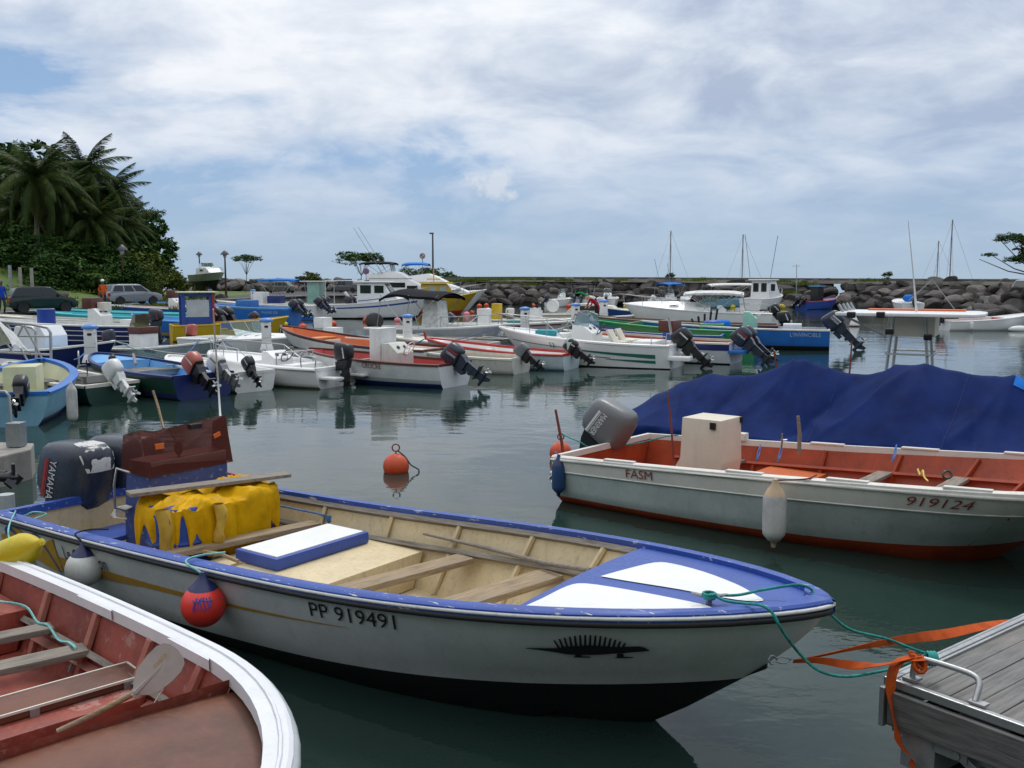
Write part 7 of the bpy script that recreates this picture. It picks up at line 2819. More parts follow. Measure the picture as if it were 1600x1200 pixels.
crate(b, 2.4, 0.0, 1.0, (0.5, 0.6, 0.6), white, 'console_white')
tubes(b, 'instruments', [[V(2.3 + 0.25 * k, -0.2, 1.2), V(2.2 + 0.3 * k, -0.2, 1.5)] for k in range(3)], 0.07, black)
motor(b, (-0.1, 0, 0.8), 'wg', 0.5, 1.0)
motor(b, (0.9, 0.6, 0.8), 'wg', 0.2, 0.9)
b, h = mkboat('cabin_boat', 'small cream cabin boat with slanted roof and yellow line, beyond the fourth pedestal', 'boat', 838, 508, 955, -14, B=2.0, zs=0.65, zb=0.25, top=mat('cream_gelcoat', (0.62, 0.58, 0.46), 0.4), strake=yellowP, gun=offwhite, inner=offwhite, deck=offwhite, td=0.3, gw=0.1, L=5.8)
mb = MB()
mb.prism([(1.8, 0.65), (5.2, 0.70), (4.6, 1.18), (3.0, 1.32), (2.4, 1.28)], -0.75, 0.75)
cb = mb.build('cabin', mat('cream_gelcoat', None), b, bevel=0.06, smooth=40, fixn=True)
mb = MB()
mb.box((3.4, -0.765, 1.05), (1.3, 0.02, 0.26))
mb.box((4.55, -0.765, 0.98), (0.5, 0.02, 0.16))
mb.build('side_window', glassdark, cb)
mb = MB()
mb.lathe([(0, -0.12), (0.36, -0.12), (0.36, 0.12), (0, 0.12)], 18, (1.0, 0, 1.15), 0, Matrix.Rotation(PI / 2, 3, 'X'))
mb.build('white_drum', white2, b, smooth=40)

# ---- left side boats along the quay
b, h = mkboat('open_boat', 'navy boat with light blue rim behind the gangway, white hooded box at its stern', 'boat', 28, 572, 182, -14, B=1.9, zs=0.55, zb=0.30, top=navy, gun=white, inner=sky_blue, deck=sky_blue, td=0.45, gw=0.08)
mb = MB()
mb.prism([(0.3, 0.5), (1.5, 0.5), (1.5, 1.0), (1.3, 1.3), (0.4, 1.3), (0.3, 1.0)], -0.5, 0.5)
mb.build('hooded_box', white2, b, bevel=0.03, fixn=True)
b, h = mkboat('open_boat', 'long navy boat with thin white lines, white console and a grey tilted motor', 'boat', 236, 541, 10, 172, B=2.0, zs=0.85, zb=0.25, top=mat('navy_stripe_hull', (0.012, 0.018, 0.11), 0.35), gun=white, inner=white, deck=white, td=0.9, gw=0.07, L=7.5, boot=navy, boots=(0.1, 0.1))
for lv_ in (0.25, 0.50, 0.76):
    stripe(h, b, 0.0, 0.95, lv_, lv_ + 0.045, white)
console(b, 2.2, 0.0, 0.4, 0.9, 0.6, 1.15, white, wheel=None, screen=None)
crate(b, 2.5, 0.0, 1.75, (0.4, 0.9, 0.45), brownP, 'brown_hood')
crate(b, 2.1, -0.2, 1.62, (0.35, 0.5, 0.35), offwhite, 'instrument_box')
mb = MB()
mb.lathe([(0, 0), (0.36, 0), (0.36, 0.75), (0, 0.78)], 16, (4.6, 0, 0.75))
mb.build('blue_drum', drum, b, smooth=40)
crate(b, 0.8, 0, 0.95, (0.7, 0.6, 0.3), white, 'white_box')
motor(b, (-0.1, 0.0, 0.95), 'char', 0.1, 1.15, label='grey outboard above the navy stern')
long_fender((P(93, 541, 0.5).x, b.location.y - 1.15 + 0.6, 0.62), 0.13, 0.62, fendw, fendw, 'white fender hanging on the long navy boat with white lines', name='hanging_fender')
b, h = mkboat('open_boat', 'white bowed open boat above the navy striped one', 'boat', 240, 525, 18, 172, B=1.9, zs=0.72, zb=0.3, top=offwhite, gun=offwhite, inner=hullgrey, deck=offwhite, td=0.75, gw=0.08, L=9.0, rake=1.4)
b, h = mkboat('open_boat', 'turquoise open boat, the nearer of the two turquoise rims by the quay', 'boat', 300, 519, 88, 170, B=1.9, zs=0.75, zb=0.3, top=turq, gun=turq, inner=turq, deck=turq, td=0.8, gw=0.07, L=9.0, rake=1.4)
motor(b, (-0.1, 0.0, 0.8), 'black', 0.3, 1.4, label='large black shrouded outboard')
b, h = mkboat('open_boat', 'narrow turquoise boat close to the quay wall with a small grey motor', 'boat', 330, 509, 100, 171, B=1.7, zs=0.7, zb=0.25, top=turq, gun=turq, inner=white, deck=turq, td=0.8, gw=0.07, L=10)
crate(b, 7.0, 0, 0.95, (0.5, 0.5, 0.5), galv, 'grey_box')
b, h = mkboat('open_boat', 'blue and red striped long boat by the quay, beneath the man in orange', 'boat', 400, 503, 140, 168, B=1.8, zs=0.75, zb=0.3, top=blueD, strake=bright_blue, low=redP, gun=white, inner=redP, deck=mat('violet_paint', (0.06, 0.05, 0.25), 0.5), td=0.8, gw=0.07, L=11)
console(b, 5.6, 0, 0.4, 0.9, 0.6, 1.1, white, wheel='b')
crate(b, 5.8, 0, 1.75, (0.4, 0.9, 0.5), brownP, 'brown_hood')
b, h = mkboat('open_boat', 'sky blue rimmed long boat nearest the quay kerb', 'boat', 420, 495, 170, 166, B=1.8, zs=0.8, zb=0.3, top=sky_blue, strake=sky_blue, low=redP, gun=sky_blue, inner=redP, deck=sky_blue, td=0.8, gw=0.1, L=12)

b, h = mkboat('cabin_boat', 'yellow hulled boat with a small blue and red wheelhouse', 'boat', 268, 533, 330, 25, B=1.9, zs=0.70, zb=0.3, top=yellowP, gun=yellowP, inner=yellowP, deck=yellowP, td=0.75, gw=0.07, L=5.2)
mb = MB()
for (x, y) in ((0.5, -0.55), (0.5, 0.55), (1.7, -0.55), (1.7, 0.55)):
    mb.box((x, y, 1.35), (0.16, 0.12, 1.55), 0 if y < 0 else 0)
mb.box((1.1, -0.55, 0.82), (1.2, 0.07, 0.45))
mb.box((1.1, 0.55, 0.82), (1.2, 0.07, 0.45))
mb.box((1.1, -0.55, 2.05), (1.36, 0.08, 0.14))
mb.box((0.5, 0, 2.05), (0.1, 1.1, 0.14))
wh = mb.build('wheelhouse', blueD, b, bevel=0.01)
mb = MB()
mb.box((1.76, 0.0, 1.35), (0.08, 1.2, 0.1))
mb.box((1.76, 0.6, 1.35), (0.09, 0.14, 1.5))
mb.box((1.76, -0.60, 1.35), (0.09, 0.14, 1.5))
mb.box((1.76, 0.0, 0.85), (0.08, 1.2, 0.5))
mb.build('red_frame', redP, wh)
mb = MB()
mb.box((1.15, 0, 2.16), (1.7, 1.5, 0.05))
mb.build('roof', mat('pale_yellow_roof', (0.55, 0.56, 0.36), 0.6), wh, bevel=0.01)
mb = MB()
mb.box((1.1, -0.57, 1.45), (0.95, 0.02, 0.75))
mb.box((1.72, 0.0, 1.6), (0.02, 1.0, 0.6))
mb.build('window', mat('hazy_glass', (0.55, 0.58, 0.60), 0.2), wh)
b, h = mkboat('open_boat', 'blue boat with two large black outboards right of the yellow boat', 'boat', 345, 527, 262, 160, B=2.0, zs=0.72, zb=0.3, top=bright_blue, low=gold, gun=sky_blue, inner=sky_blue, deck=sky_blue, td=0.8, gw=0.07, L=5.2)
motor(b, (-0.1, 0.4, 0.75), 'black', 0.60, 1.45)
motor(b, (-0.1, -0.4, 0.75), 'black', 0.60, 1.45)
b, h = mkboat('dinghy', 'pale yellow green small boat with one dark tilted motor, between pedestals', 'boat', 396, 520, 330, 168, B=1.7, zs=0.55, zb=0.25, top=mat('lime_cream_paint', (0.42, 0.44, 0.24), 0.5), gun=sky_blue, inner=sky_blue, deck=sky_blue, td=0.8, gw=0.07, L=3.8)
motor(b, (-0.05, 0.0, 0.6), 'char', 0.55, 1.05)

b, h = mkboat('open_boat', 'large bright blue open boat with a blue hood amidships and black stern motors', 'boat', 462, 506, 312, 167, B=2.2, zs=0.95, zb=0.35, top=bright_blue, strake=mat('grey_wale', (0.25, 0.27, 0.28), 0.6), gun=sky_blue, inner=sky_blue, deck=mat('violet_canvas', (0.05, 0.06, 0.22), 0.7), td=0.7, gw=0.08, L=7.2)
name_on(h, b, 'MARIE DE', 0.24, 0.35, 0.22, mat('pale_blue_lettering2', (0.35, 0.48, 0.66), 0.5), 1.1)
crate(b, 3.2, 0, 1.15, (1.0, 1.2, 0.6), mat('blue_hood', (0.03, 0.15, 0.38), 0.6), 'blue_hood', bevel=0.1)
motor(b, (-0.1, 0.35, 0.95), 'char', 0.6, 1.15)
motor(b, (-0.1, -0.35, 0.95), 'char', 0.6, 1.15)
b, h = mkboat('open_boat', 'white open boat with a navy console behind the large blue one', 'boat', 500, 500, 378, 168, B=2.0, zs=0.95, zb=0.3, top=white, low=bright_blue, gun=white, inner=white, deck=white, td=0.8, gw=0.08, L=7.5)
crate(b, 4.2, 0.0, 1.45, (0.7, 0.9, 0.8), white, 'console')
crate(b, 3.1, 0.0, 1.35, (0.9, 0.9, 0.5), navy, 'navy_box')
motor(b, (-0.1, 0.35, 1.0), 'char', 0.6, 1.15)
motor(b, (-0.1, -0.35, 1.0), 'char', 0.6, 1.15)
b, h = mkboat('open_boat', 'white transom boat with a green windowed console and a blue sunshade', 'boat', 545, 497, 455, 168, B=2.1, zs=0.9, zb=0.3, top=white2, gun=white2, inner=white2, deck=white2, td=0.8, gw=0.1, L=7)
crate(b, 2.4, 0, 1.75, (0.9, 1.0, 1.5), mat('pale_green_glass', (0.25, 0.42, 0.36), 0.15), 'glazed_console')
mb = MB()
mb.box((2.2, 0, 2.55), (2.2, 1.5, 0.07))
mb.build('hardtop', offwhite, b, bevel=0.02)
bimini(b, 3.6, 6.4, 1.8, 2.75, 1.0, bluecan, 0.08)
motor(b, (-0.1, 0.3, 1.0), 'char', 0.6, 1.15)
motor(b, (-0.1, -0.5, 1.0), 'char', 0.6, 1.15)


def cabin_block(root, poly, w, m, wins, name='cabin', roof=None, bevel=0.05, wm_=None, taper=None):
    mb = MB()
    mb.prism(poly, -w / 2, w / 2)
    if taper:
        zmax = max(z for x, z in poly)
        zmin = min(z for x, z in poly)
        mb.v = [(x, y * (1 - (1 - taper) * (z - zmin) / (zmax - zmin)), z) for x, y, z in mb.v]
    cb = mb.build(name, m, root, bevel=bevel, smooth=40, fixn=True)
    for (x, z, dx, dz) in wins:
        for s_ in (-1, 1):
            mb = MB()
            mb.box((x, s_ * (w / 2 * (1 if not taper else 0.5 + 0.5 * taper) + 0.012), z), (dx, 0.02, dz))
            mb.build('window', wm_ or glassdark, cb)
    return cb


b, h = mkboat('cabin_cruiser', 'white fishing cruiser with a blue line along its hull and a boxy wheelhouse', 'boat', 512, 497, 648, -8, B=2.5, zs=0.95, zb=0.75, top=white2, gun=white2, inner=white2, deck=white2, td=0.45, gw=0.12, L=7.4, rake=1.1, boot=antifoul, boots=(0.08, 0.15), crown=0.1)
stripe(h, b, 0.0, 0.98, 0.22, 0.32, inkblue, off=0.012)
cb = cabin_block(b, [(2.4, 1.0), (5.4, 1.3), (4.7, 1.75), (4.25, 2.45), (2.4, 2.45)], 1.7, white2, [(3.0, 2.02, 0.75, 0.55), (3.95, 2.02, 0.65, 0.5)], 'wheelhouse', taper=0.92)
mb = MB()
mb.box((3.35, 0, 2.51), (2.4, 1.9, 0.09))
mb.build('roof', white2, cb, bevel=0.03)
mb = MB()
mb.add([V(4.76, -0.62, 1.80), V(4.76, 0.62, 1.80), V(4.33, 0.58, 2.38), V(4.33, -0.58, 2.38)], [(0, 1, 2, 3)])
mb.v = [(x + 0.02, y, z) for x, y, z in mb.v]
mb.build('front_window', glassdark, cb)
stripe(h, b, 0.35, 0.75, -0.22, -0.16, inkblue, 'cabin_line')
tubes(b, 'stern_frame', [[V(0.2, s_ * 0.9, 1.0), V(0.2, s_ * 0.9, 2.6), V(2.4, s_ * 0.8, 2.6)] for s_ in (-1, 1)] + [[V(0.2, -0.9, 2.6), V(0.2, 0.9, 2.6)]], 0.035, white)
rail(h, b, 0.6, 1.0, 0.45, 0.1)
motor(b, (-0.1, 0.0, 1.0), 'char', 0.5, 1.2)
tubes(b, 'fishing_chair', [[V(1.6, 0.2, 0.6), V(1.6, 0.2, 1.3), V(1.2, 0.2, 1.8)]], 0.12, white)

b, h = mkboat('motor_yacht', 'large white flybridge yacht with a black canopy above the boxy cruiser', 'boat', 556, 486, 705, -6, B=3.0, zs=1.2, zb=0.7, top=white2, gun=white2, inner=white2, deck=white2, td=0.45, gw=0.15, L=9.0, rake=1.6, boot=antifoul, crown=0.2)
cb = cabin_block(b, [(1.8, 1.2), (7.2, 1.6), (5.6, 2.3), (4.6, 2.75), (1.4, 2.75)], 2.3, white2, [(3.3, 2.2, 2.4, 0.4), (5.1, 2.0, 0.9, 0.3)], 'deckhouse', taper=0.85)
fb = cabin_block(b, [(1.2, 2.75), (4.8, 2.75), (4.0, 3.25), (3.2, 3.35), (1.2, 3.1)], 2.1, white2, [], 'flybridge', taper=0.85)
bimini(b, 0.6, 3.5, 2.1, 4.15, 3.1, blackcan, 0.12)
mb = MB()
for k in range(3):
    mb.add([V(3.3, -0.9 + 0.62 * k, 3.3), V(3.3, -0.36 + 0.62 * k, 3.3), V(3.15, -0.36 + 0.62 * k, 4.0), V(3.15, -0.9 + 0.62 * k, 4.0)], [(0, 1, 2, 3)])
mb.build('clear_curtain', glass, b)
tubes(b, 'outrigger', [[V(2.8, -0.9, 2.8), V(0.3, -1.4, 6.9)], [V(2.8, 0.9, 2.8), V(0.0, 1.2, 7.1)]], 0.02, galv)
rail(h, b, 0.5, 1.0, 0.5, 0.1)
b, h = mkboat('motor_yacht', 'white yacht with dark window strip and bright blue sunshade, left of the yellow boat', 'boat', 606, 485.5, 722, -5, B=2.9, zs=1.2, zb=0.6, top=white2, gun=white2, inner=white2, deck=white2, td=0.4, gw=0.15, L=8.5, rake=1.6, crown=0.2)
cb = cabin_block(b, [(1.0, 1.2), (7.3, 1.5), (6.0, 2.05), (4.8, 2.45), (1.0, 2.45)], 2.3, white2, [(3.4, 1.95, 3.6, 0.34)], 'deckhouse', taper=0.85)
fb = cabin_block(b, [(1.2, 2.45), (5.2, 2.45), (4.2, 2.95), (3.6, 3.15), (1.2, 2.85)], 2.0, white2, [], 'flybridge', taper=0.85)
bimini(b, 1.4, 3.6, 1.7, 4.1, 2.9, bluecan, 0.14)
rail(h, b, 0.5, 1.0, 0.5, 0.1)
b, h = mkboat('fishing_boat', 'yellow wooden fishing boat with a small wheelhouse and bow rail', 'boat', 690, 490.5, 742, 5, B=2.4, zs=1.0, zb=0.7, top=mat('mustard_paint', (0.42, 0.27, 0.012), 0.5), boot=redP, gun=yellowP, inner=yellowP, deck=yellowP, td=0.3, gw=0.1, L=6.0, rake=1.3, boots=(0.22, 0.1), crown=0.1)
b.location.x -= 3.2
cb = cabin_block(b, [(1.6, 1.1), (4.2, 1.25), (3.9, 2.0), (3.6, 2.35), (1.6, 2.35)], 1.5, mat('mustard_cabin', (0.50, 0.33, 0.02), 0.5), [(2.5, 1.95, 0.5, 0.35), (3.3, 1.95, 0.5, 0.35)], 'wheelhouse', taper=0.92, wm_=mat('sky_window', (0.35, 0.42, 0.46), 0.15))
mb = MB()
mb.box((2.8, 0, 2.42), (2.6, 1.8, 0.08))
mb.build('roof', yellowP, cb, bevel=0.02)
tubes(b, 'mast', [[V(2.6, 0, 2.4), V(2.6, 0, 3.6)], [V(2.1, -0.5, 2.7), V(3.1, 0.5, 2.7)]], 0.05, yellowP)
rail(h, b, 0.65, 1.0, 0.55, 0.05)

# ---- boats moored along the breakwater (sterns towards the camera)
def bwboat(px, py, label, w, hd=78, L=4.8, top=white2, m=('black',), cover=None, bim=None, cab=False, zs=0.7, gun=None, name='moored_boat', cons=True, mt=0.5):
    b, h = mkboat(name, label, 'boat', px, py + 1.6, px, hd, B=w, zs=zs, zb=0.3, top=top, gun=gun or top, inner=top, deck=top, td=0.55, gw=0.14, L=L, n=10)
    for i, k in enumerate(m):
        motor(b, (-0.08, (i - (len(m) - 1) / 2) * 0.7, zs), k, mt, 1.0)
    if cons:
        console(b, L * 0.42, 0, 0.3, 0.8, 0.5, 1.0, white2, wheel='b', screen=glass)
    if cover:
        mb = MB()
        mb.grid(lambda u, v: V(0.3 + 2.6 * u, (v - 0.5) * w * 0.95 * (1 - 0.3 * u), zs + 0.75 * math.sin(PI * v) ** 0.6 * (0.4 + 0.6 * math.sin(PI * min(1, u + 0.25)))), 10, 10)
        mb.build('cover', cover, b, smooth=60)
    if bim:
        bimini(b, 0.9, 2.9, w * 0.95, 2.35, zs, bim, 0.12)
    return b, h


bwboat(856, 478, 'small white open boat against the rocks, leftmost of the row along the breakwater', 1.9, 25, 3.6, m=('char',))
bwboat(903, 478, 'small boat with a green cover along the breakwater', 2.0, 70, 4.6, m=('char', 'blue'), cover=greencan, bim=blackcan)
bwboat(947, 477, 'white boat with a black hooped sunshade along the breakwater', 2.2, 80, 4.8, m=('grey',), bim=None)
b = bpy.context.scene.objects
bb, hh = bwboat(1022, 478, 'white boat with a bright blue sunshade and a pale tilted motor along the breakwater', 2.3, 30, 4.6, m=('white',), bim=bluecan)
tubes(bb, 'fishing_rod', [[V(1.5, 0.5, 0.8), V(0.6, 0.8, 4.6)], [V(2.8, 0.6, 0.8), V(2.2, 0.8, 4.2)]], 0.02, galv)
bwboat(1060, 479, 'small white boat with a black tilted motor right of the blue sunshade', 1.6, 70, 3.6, m=('black',), cons=False)
bb, hh = bwboat(1100, 479, 'boat with a long white awning over a pale blue side near the cabin boat', 2.4, 12, 6.0, m=('black',), top=ltblue, cons=False)
bimini(bb, 0.2, 5.4, 2.2, 2.3, 0.8, whitecan, 0.14)
b, h = mkboat('cabin_boat', 'small white cabin boat with two dark windows moored against the breakwater', 'boat', 1172, 484.5, 1205, 50, B=2.5, zs=0.95, zb=0.4, top=white2, gun=white2, inner=white2, deck=white2, td=0.4, gw=0.15, L=5.8, transom=white2)
cb = cabin_block(b, [(1.8, 0.9), (4.4, 1.1), (3.8, 1.7), (3.3, 2.55), (1.8, 2.55)], 1.8, white2, [(2.6, 1.95, 0.8, 0.6)], taper=0.9)
mb = MB()
for s_ in (-0.38, 0.38):
    mb.box((1.78, s_, 1.95), (0.03, 0.5, 0.75))
mb.build('window', glassdark, cb)
mb = MB()
mb.box((2.5, 0, 2.62), (2.0, 2.0, 0.12))
mb.build('roof', white2, cb, bevel=0.05, smooth=40)
tubes(b, 'outrigger', [[V(1.8, 0.9, 2.4), V(1.3, 1.3, 6.6)], [V(1.8, -0.9, 2.4), V(1.0, -1.9, 6.4)]], 0.025, galv)
name_on(h, b, 'Las Bomos', 0.02, 0.3, 0.2, inkblue, 0.8, side=1)
rail(h, b, 0.6, 1.0, 0.5, 0.05)
bb, hh = bwboat(1252, 482, 'blue and red small boat with a blue topped wheel shelter by the rocks', 2.0, 30, 4.4, m=('black', 'black'), top=blueD, gun=redP, cons=False)
mb = MB()
mb.box((1.9, 0, 1.35), (0.7, 0.9, 1.3))
mb.build('wheel_shelter', black, bb, bevel=0.03)
mb = MB()
mb.box((1.9, 0, 2.05), (1.0, 1.1, 0.06))
mb.build('roof', sky_blue, bb)
tubes(bb, 'mast', [[V(0.3, 0.9, 0.5), V(0.2, 0.9, 4.0)], [V(0.2, 0.5, 3.85), V(0.2, 1.4, 3.85)]], 0.03, metal)
bb, hh = bwboat(1427, 486, 'small white boat with a blue bundle seen above the hardtop', 2.1, 85, 4.0, m=('black',), cons=False)
mb = MB()
mb.ball((1.4, 0, 1.1), 0.4, 12, sc=(1, 1.2, 0.8))
mb.build('blue_bundle', bluecan, bb, smooth=60)
b, h = mkboat('open_boat', 'long white boat with a small cockpit moored in open water at right', 'boat', 1474, 516, 1588, 4, B=1.8, zs=0.50, zb=0.45, top=white2, gun=white2, inner=redP, deck=white2, td=0.6, gw=0.12, L=5.2, rake=1.0)
crate(b, 1.3, 0, 0.75, (0.5, 0.8, 0.5), white2, 'console')
crate(b, 2.2, 0, 0.62, (0.4, 0.8, 0.25), white2, 'seat')
motor(b, (-0.05, 0, 0.55), 'red', 0.3, 1.0, label='outboard with a red and grey hood')
q = P(1502, 507, 0.3)
long_fender((q.x, q.y - 1.2, 0.28), 0.09, 0.42, fendw, fendw, 'white fender hanging on the long white boat at right', name='hanging_fender')
mb = MB()
mb.ball((0, 0, 0.05), 0.5, 16, sc=(1.3, 0.6, 0.4))
o = mb.build('float', fendw, smooth=80)
o.location = P(1594, 516, 0.05)
tag(o, 'flat white float on the water at the right border', 'float')

# ---- sailing boats beyond the breakwater: hull and rigging
for (px, top, Y, hd, lb) in ((1052, 360, 190, 20, 'moored yacht beyond the breakwater, only its brown mast and stays showing'), (1163, 366, 190, 10, 'moored yacht whose thin mast rises behind the white cabin boat'),
                             (1490, 343, 170, 5, 'moored yacht with the tallest mast at right beyond the breakwater'), (1468, 376, 200, 5, 'moored yacht with the shorter mast left of the tallest one')):
    q = PD(px, top, Y)
    root = thing('sailing_yacht', lb, 'sailing boat', (q.x - 4, q.y, 0), R(hd))
    h = Hull(9.0, 2.8, 0.7, 0.45, 2.0, 0.75, 0.9, 0, 0.2, n=10, td=0.3, gw=0.2)
    build_hull(h, root, white2, antifoul, white2, white2, deck=white2)
    mx = 4.0 / math.cos(R(hd))
    tubes(root, 'mast', [[V(4, 0, 0.9), V(4, 0, q.z)]], 0.10, mat('mast_grey', (0.22, 0.20, 0.19), 0.5))
    tubes(root, 'stay', [[V(4, 0, q.z), V(8.8, 0, 1.1)], [V(4, 0, q.z * 0.98), V(0.2, 0, 1.0)], [V(4, 0, q.z * 0.9), V(4, 1.3, 1.0)], [V(4, 0, q.z * 0.9), V(4, -1.3, 1.0)]], 0.022, galv, 4)
    tubes(root, 'boom', [[V(4, 0, 2.0), V(0.6, 0, 2.0)]], 0.08, white)

# ---- free standing rods that rise behind the boats
for (px, py, qx, qy, Y, lb) in ((574, 346, 620, 440, 90, 'long fishing outrigger slanting up, left of a pair'), (579, 349, 618, 436, 91, 'long fishing outrigger slanting up, right of a pair'), (520, 372, 560, 452, 90, 'thin aerial rising left of the airy tree')):
    pass

# ---- small buoys
def small_buoy(px, py, r_, m, label, z=0.0):
    q = P(px, py, 0)
    mb = MB()
    mb.ball((0, 0, r_ * 0.3), r_, 14, sc=(1, 1, 0.85))
    mb.tube([(0, 0, r_ * 1.0), (0, 0, r_ * 1.5)], r_ * 0.12, 5)
    o = mb.build('mooring_buoy', m, smooth=60)
    o.location = (q.x, q.y, 0)
    tag(o, label, 'buoy', 'small mooring buoys')


yel = mat('yellow_buoy_plastic', (0.62, 0.48, 0.02), 0.5)
pinkb = mat('pink_buoy_plastic', (0.70, 0.22, 0.24), 0.5)
for a in ((473, 513, 0.24, buoyor, 'orange buoy right of the large blue boat stern'), (520, 508, 0.24, buoyor, 'orange buoy below the black motors of the white boats'), (574, 503, 0.30, buoyor, 'orange buoy under the bow of the boxy cruiser, the largest there'),
          (446, 508, 0.17, yel, 'pale yellow buoy by the stern of the large blue boat'), (400, 519, 0.24, buoyor, 'orange buoy left of the second pedestal'), (372, 524, 0.26, redP, 'dark red buoy beside the black twin motors'),
          (621, 502, 0.22, pinkb, 'pale orange buoy seen under the black sunshade'), (729, 493, 0.26, pinkb, 'pink ball buoy between the yellow boat and the fourth pedestal'), (737, 490, 0.22, buoyor, 'orange buoy just right of the pink one'),
          (749, 479.5, 0.26, buoyor, 'orange buoy near the yellow boat, leftmost of the far cluster'), (760, 478.2, 0.24, buoyor, 'orange buoy second from the left in the far cluster'), (772, 477.3, 0.2, buoyor, 'farthest orange buoy under the dark rocks'),
          (776, 483, 0.28, buoyor, 'orange buoy, nearer one of the far cluster at right'), (772, 486, 0.24, buoyor, 'orange buoy touching the nearer one of the far cluster'), (833, 479, 0.26, buoyor, 'orange buoy beside the leftmost boat of the breakwater row'),
          (889, 480, 0.28, buoyor, 'orange buoy below the green covered boat'), (953, 484, 0.24, redP, 'red and white buoy right of the man in the red shirt'), (977, 479.5, 0.2, yel, 'yellow buoy left of the blue sunshade boat'),
          (993, 481.5, 0.24, yel, 'yellow buoy under the pale tilted motor'), (1145, 481, 0.26, yel, 'yellow buoy left of the white cabin boat'), (1221, 482, 0.36, yel, 'yellow buoy between the cabin boat and the blue red boat')):
    small_buoy(*a)
q = P(1335, 510, 0)
o = thing('cone_buoy', 'white cone shaped buoy in open water left of the hardtop', 'buoy', (q.x, q.y, 0))
mb = MB()
mb.lathe([(0.26, 0.05), (0.28, 0.16), (0.05, 0.62), (0.0, 0.64)], 14)
mb.build('cone', white2, o, smooth=40)
mb = MB()
mb.lathe([(0.2, -0.1), (0.29, 0.0), (0.29, 0.05), (0.26, 0.07)], 14)
mb.build('base_band', brownP, o, smooth=40)

# ================================================================== boat on trestles
q = P(297, 452, 1.2)
TB = thing('beached_boat', 'white and grey green cabin boat propped up on the grass', 'boat', (PD(308, 450, 108).x, 108, 2.15), R(-48))
hb = Hull(6.2, 2.4, 0.9, 0.5, 2.2, 0.75, 0.95, 0, 0.3, rake=1.1, boot=(0.25, 0.2), gw=0.12, td=0.4, draft=0.75, n=14)
hb.crown = 0.1
build_hull(hb, TB, mat('grey_green_hull', (0.30, 0.34, 0.30), 0.6, streak=0.4), antifoul, offwhite, white, deck=white)
cabin_block(TB, [(1.6, 1.0), (5.0, 1.2), (4.0, 1.75), (1.6, 1.75)], 1.7, white2, [(3.0, 1.45, 0.8, 0.2)], taper=0.9)
windshield(hb, TB, 0.5, 0.55, 0.75, 0.4, zoff=0.7)
rail(hb, TB, 0.55, 1.0, 0.45, 0.1)
for (dx, dy, m_, lb) in ((-1.5, -0.9, rustred, 'rusty red drum propping the beached boat'), (1.5, -0.6, blueD, 'blue and white drum propping the beached boat')):
    o = thing('prop_drum', lb, 'drum', (TB.location.x + 0.9 + dx, TB.location.y - 2.2 + dy, 0.85))
    mb = MB()
    mb.lathe([(0, 0), (0.32, 0), (0.33, 0.5), (0.32, 1.05), (0, 1.06)], 14)
    mb.build('barrel', m_, o, smooth=40)
    mb = MB()
    mb.lathe([(0.325, 0.5), (0.34, 0.52), (0.34, 0.72), (0.325, 0.74)], 14)
    mb.build('band', m_ if dx < 0 else white, o, smooth=40)
mb = MB()
for (x, y) in ((1.0, -0.8), (1.0, 0.8), (3.2, -0.4), (3.2, 0.4)):
    mb.beam((x, y, -1.35), (x, y * 0.8, 0.0), 0.14, 0.14)
mb.build('prop_timber', wood, TB)


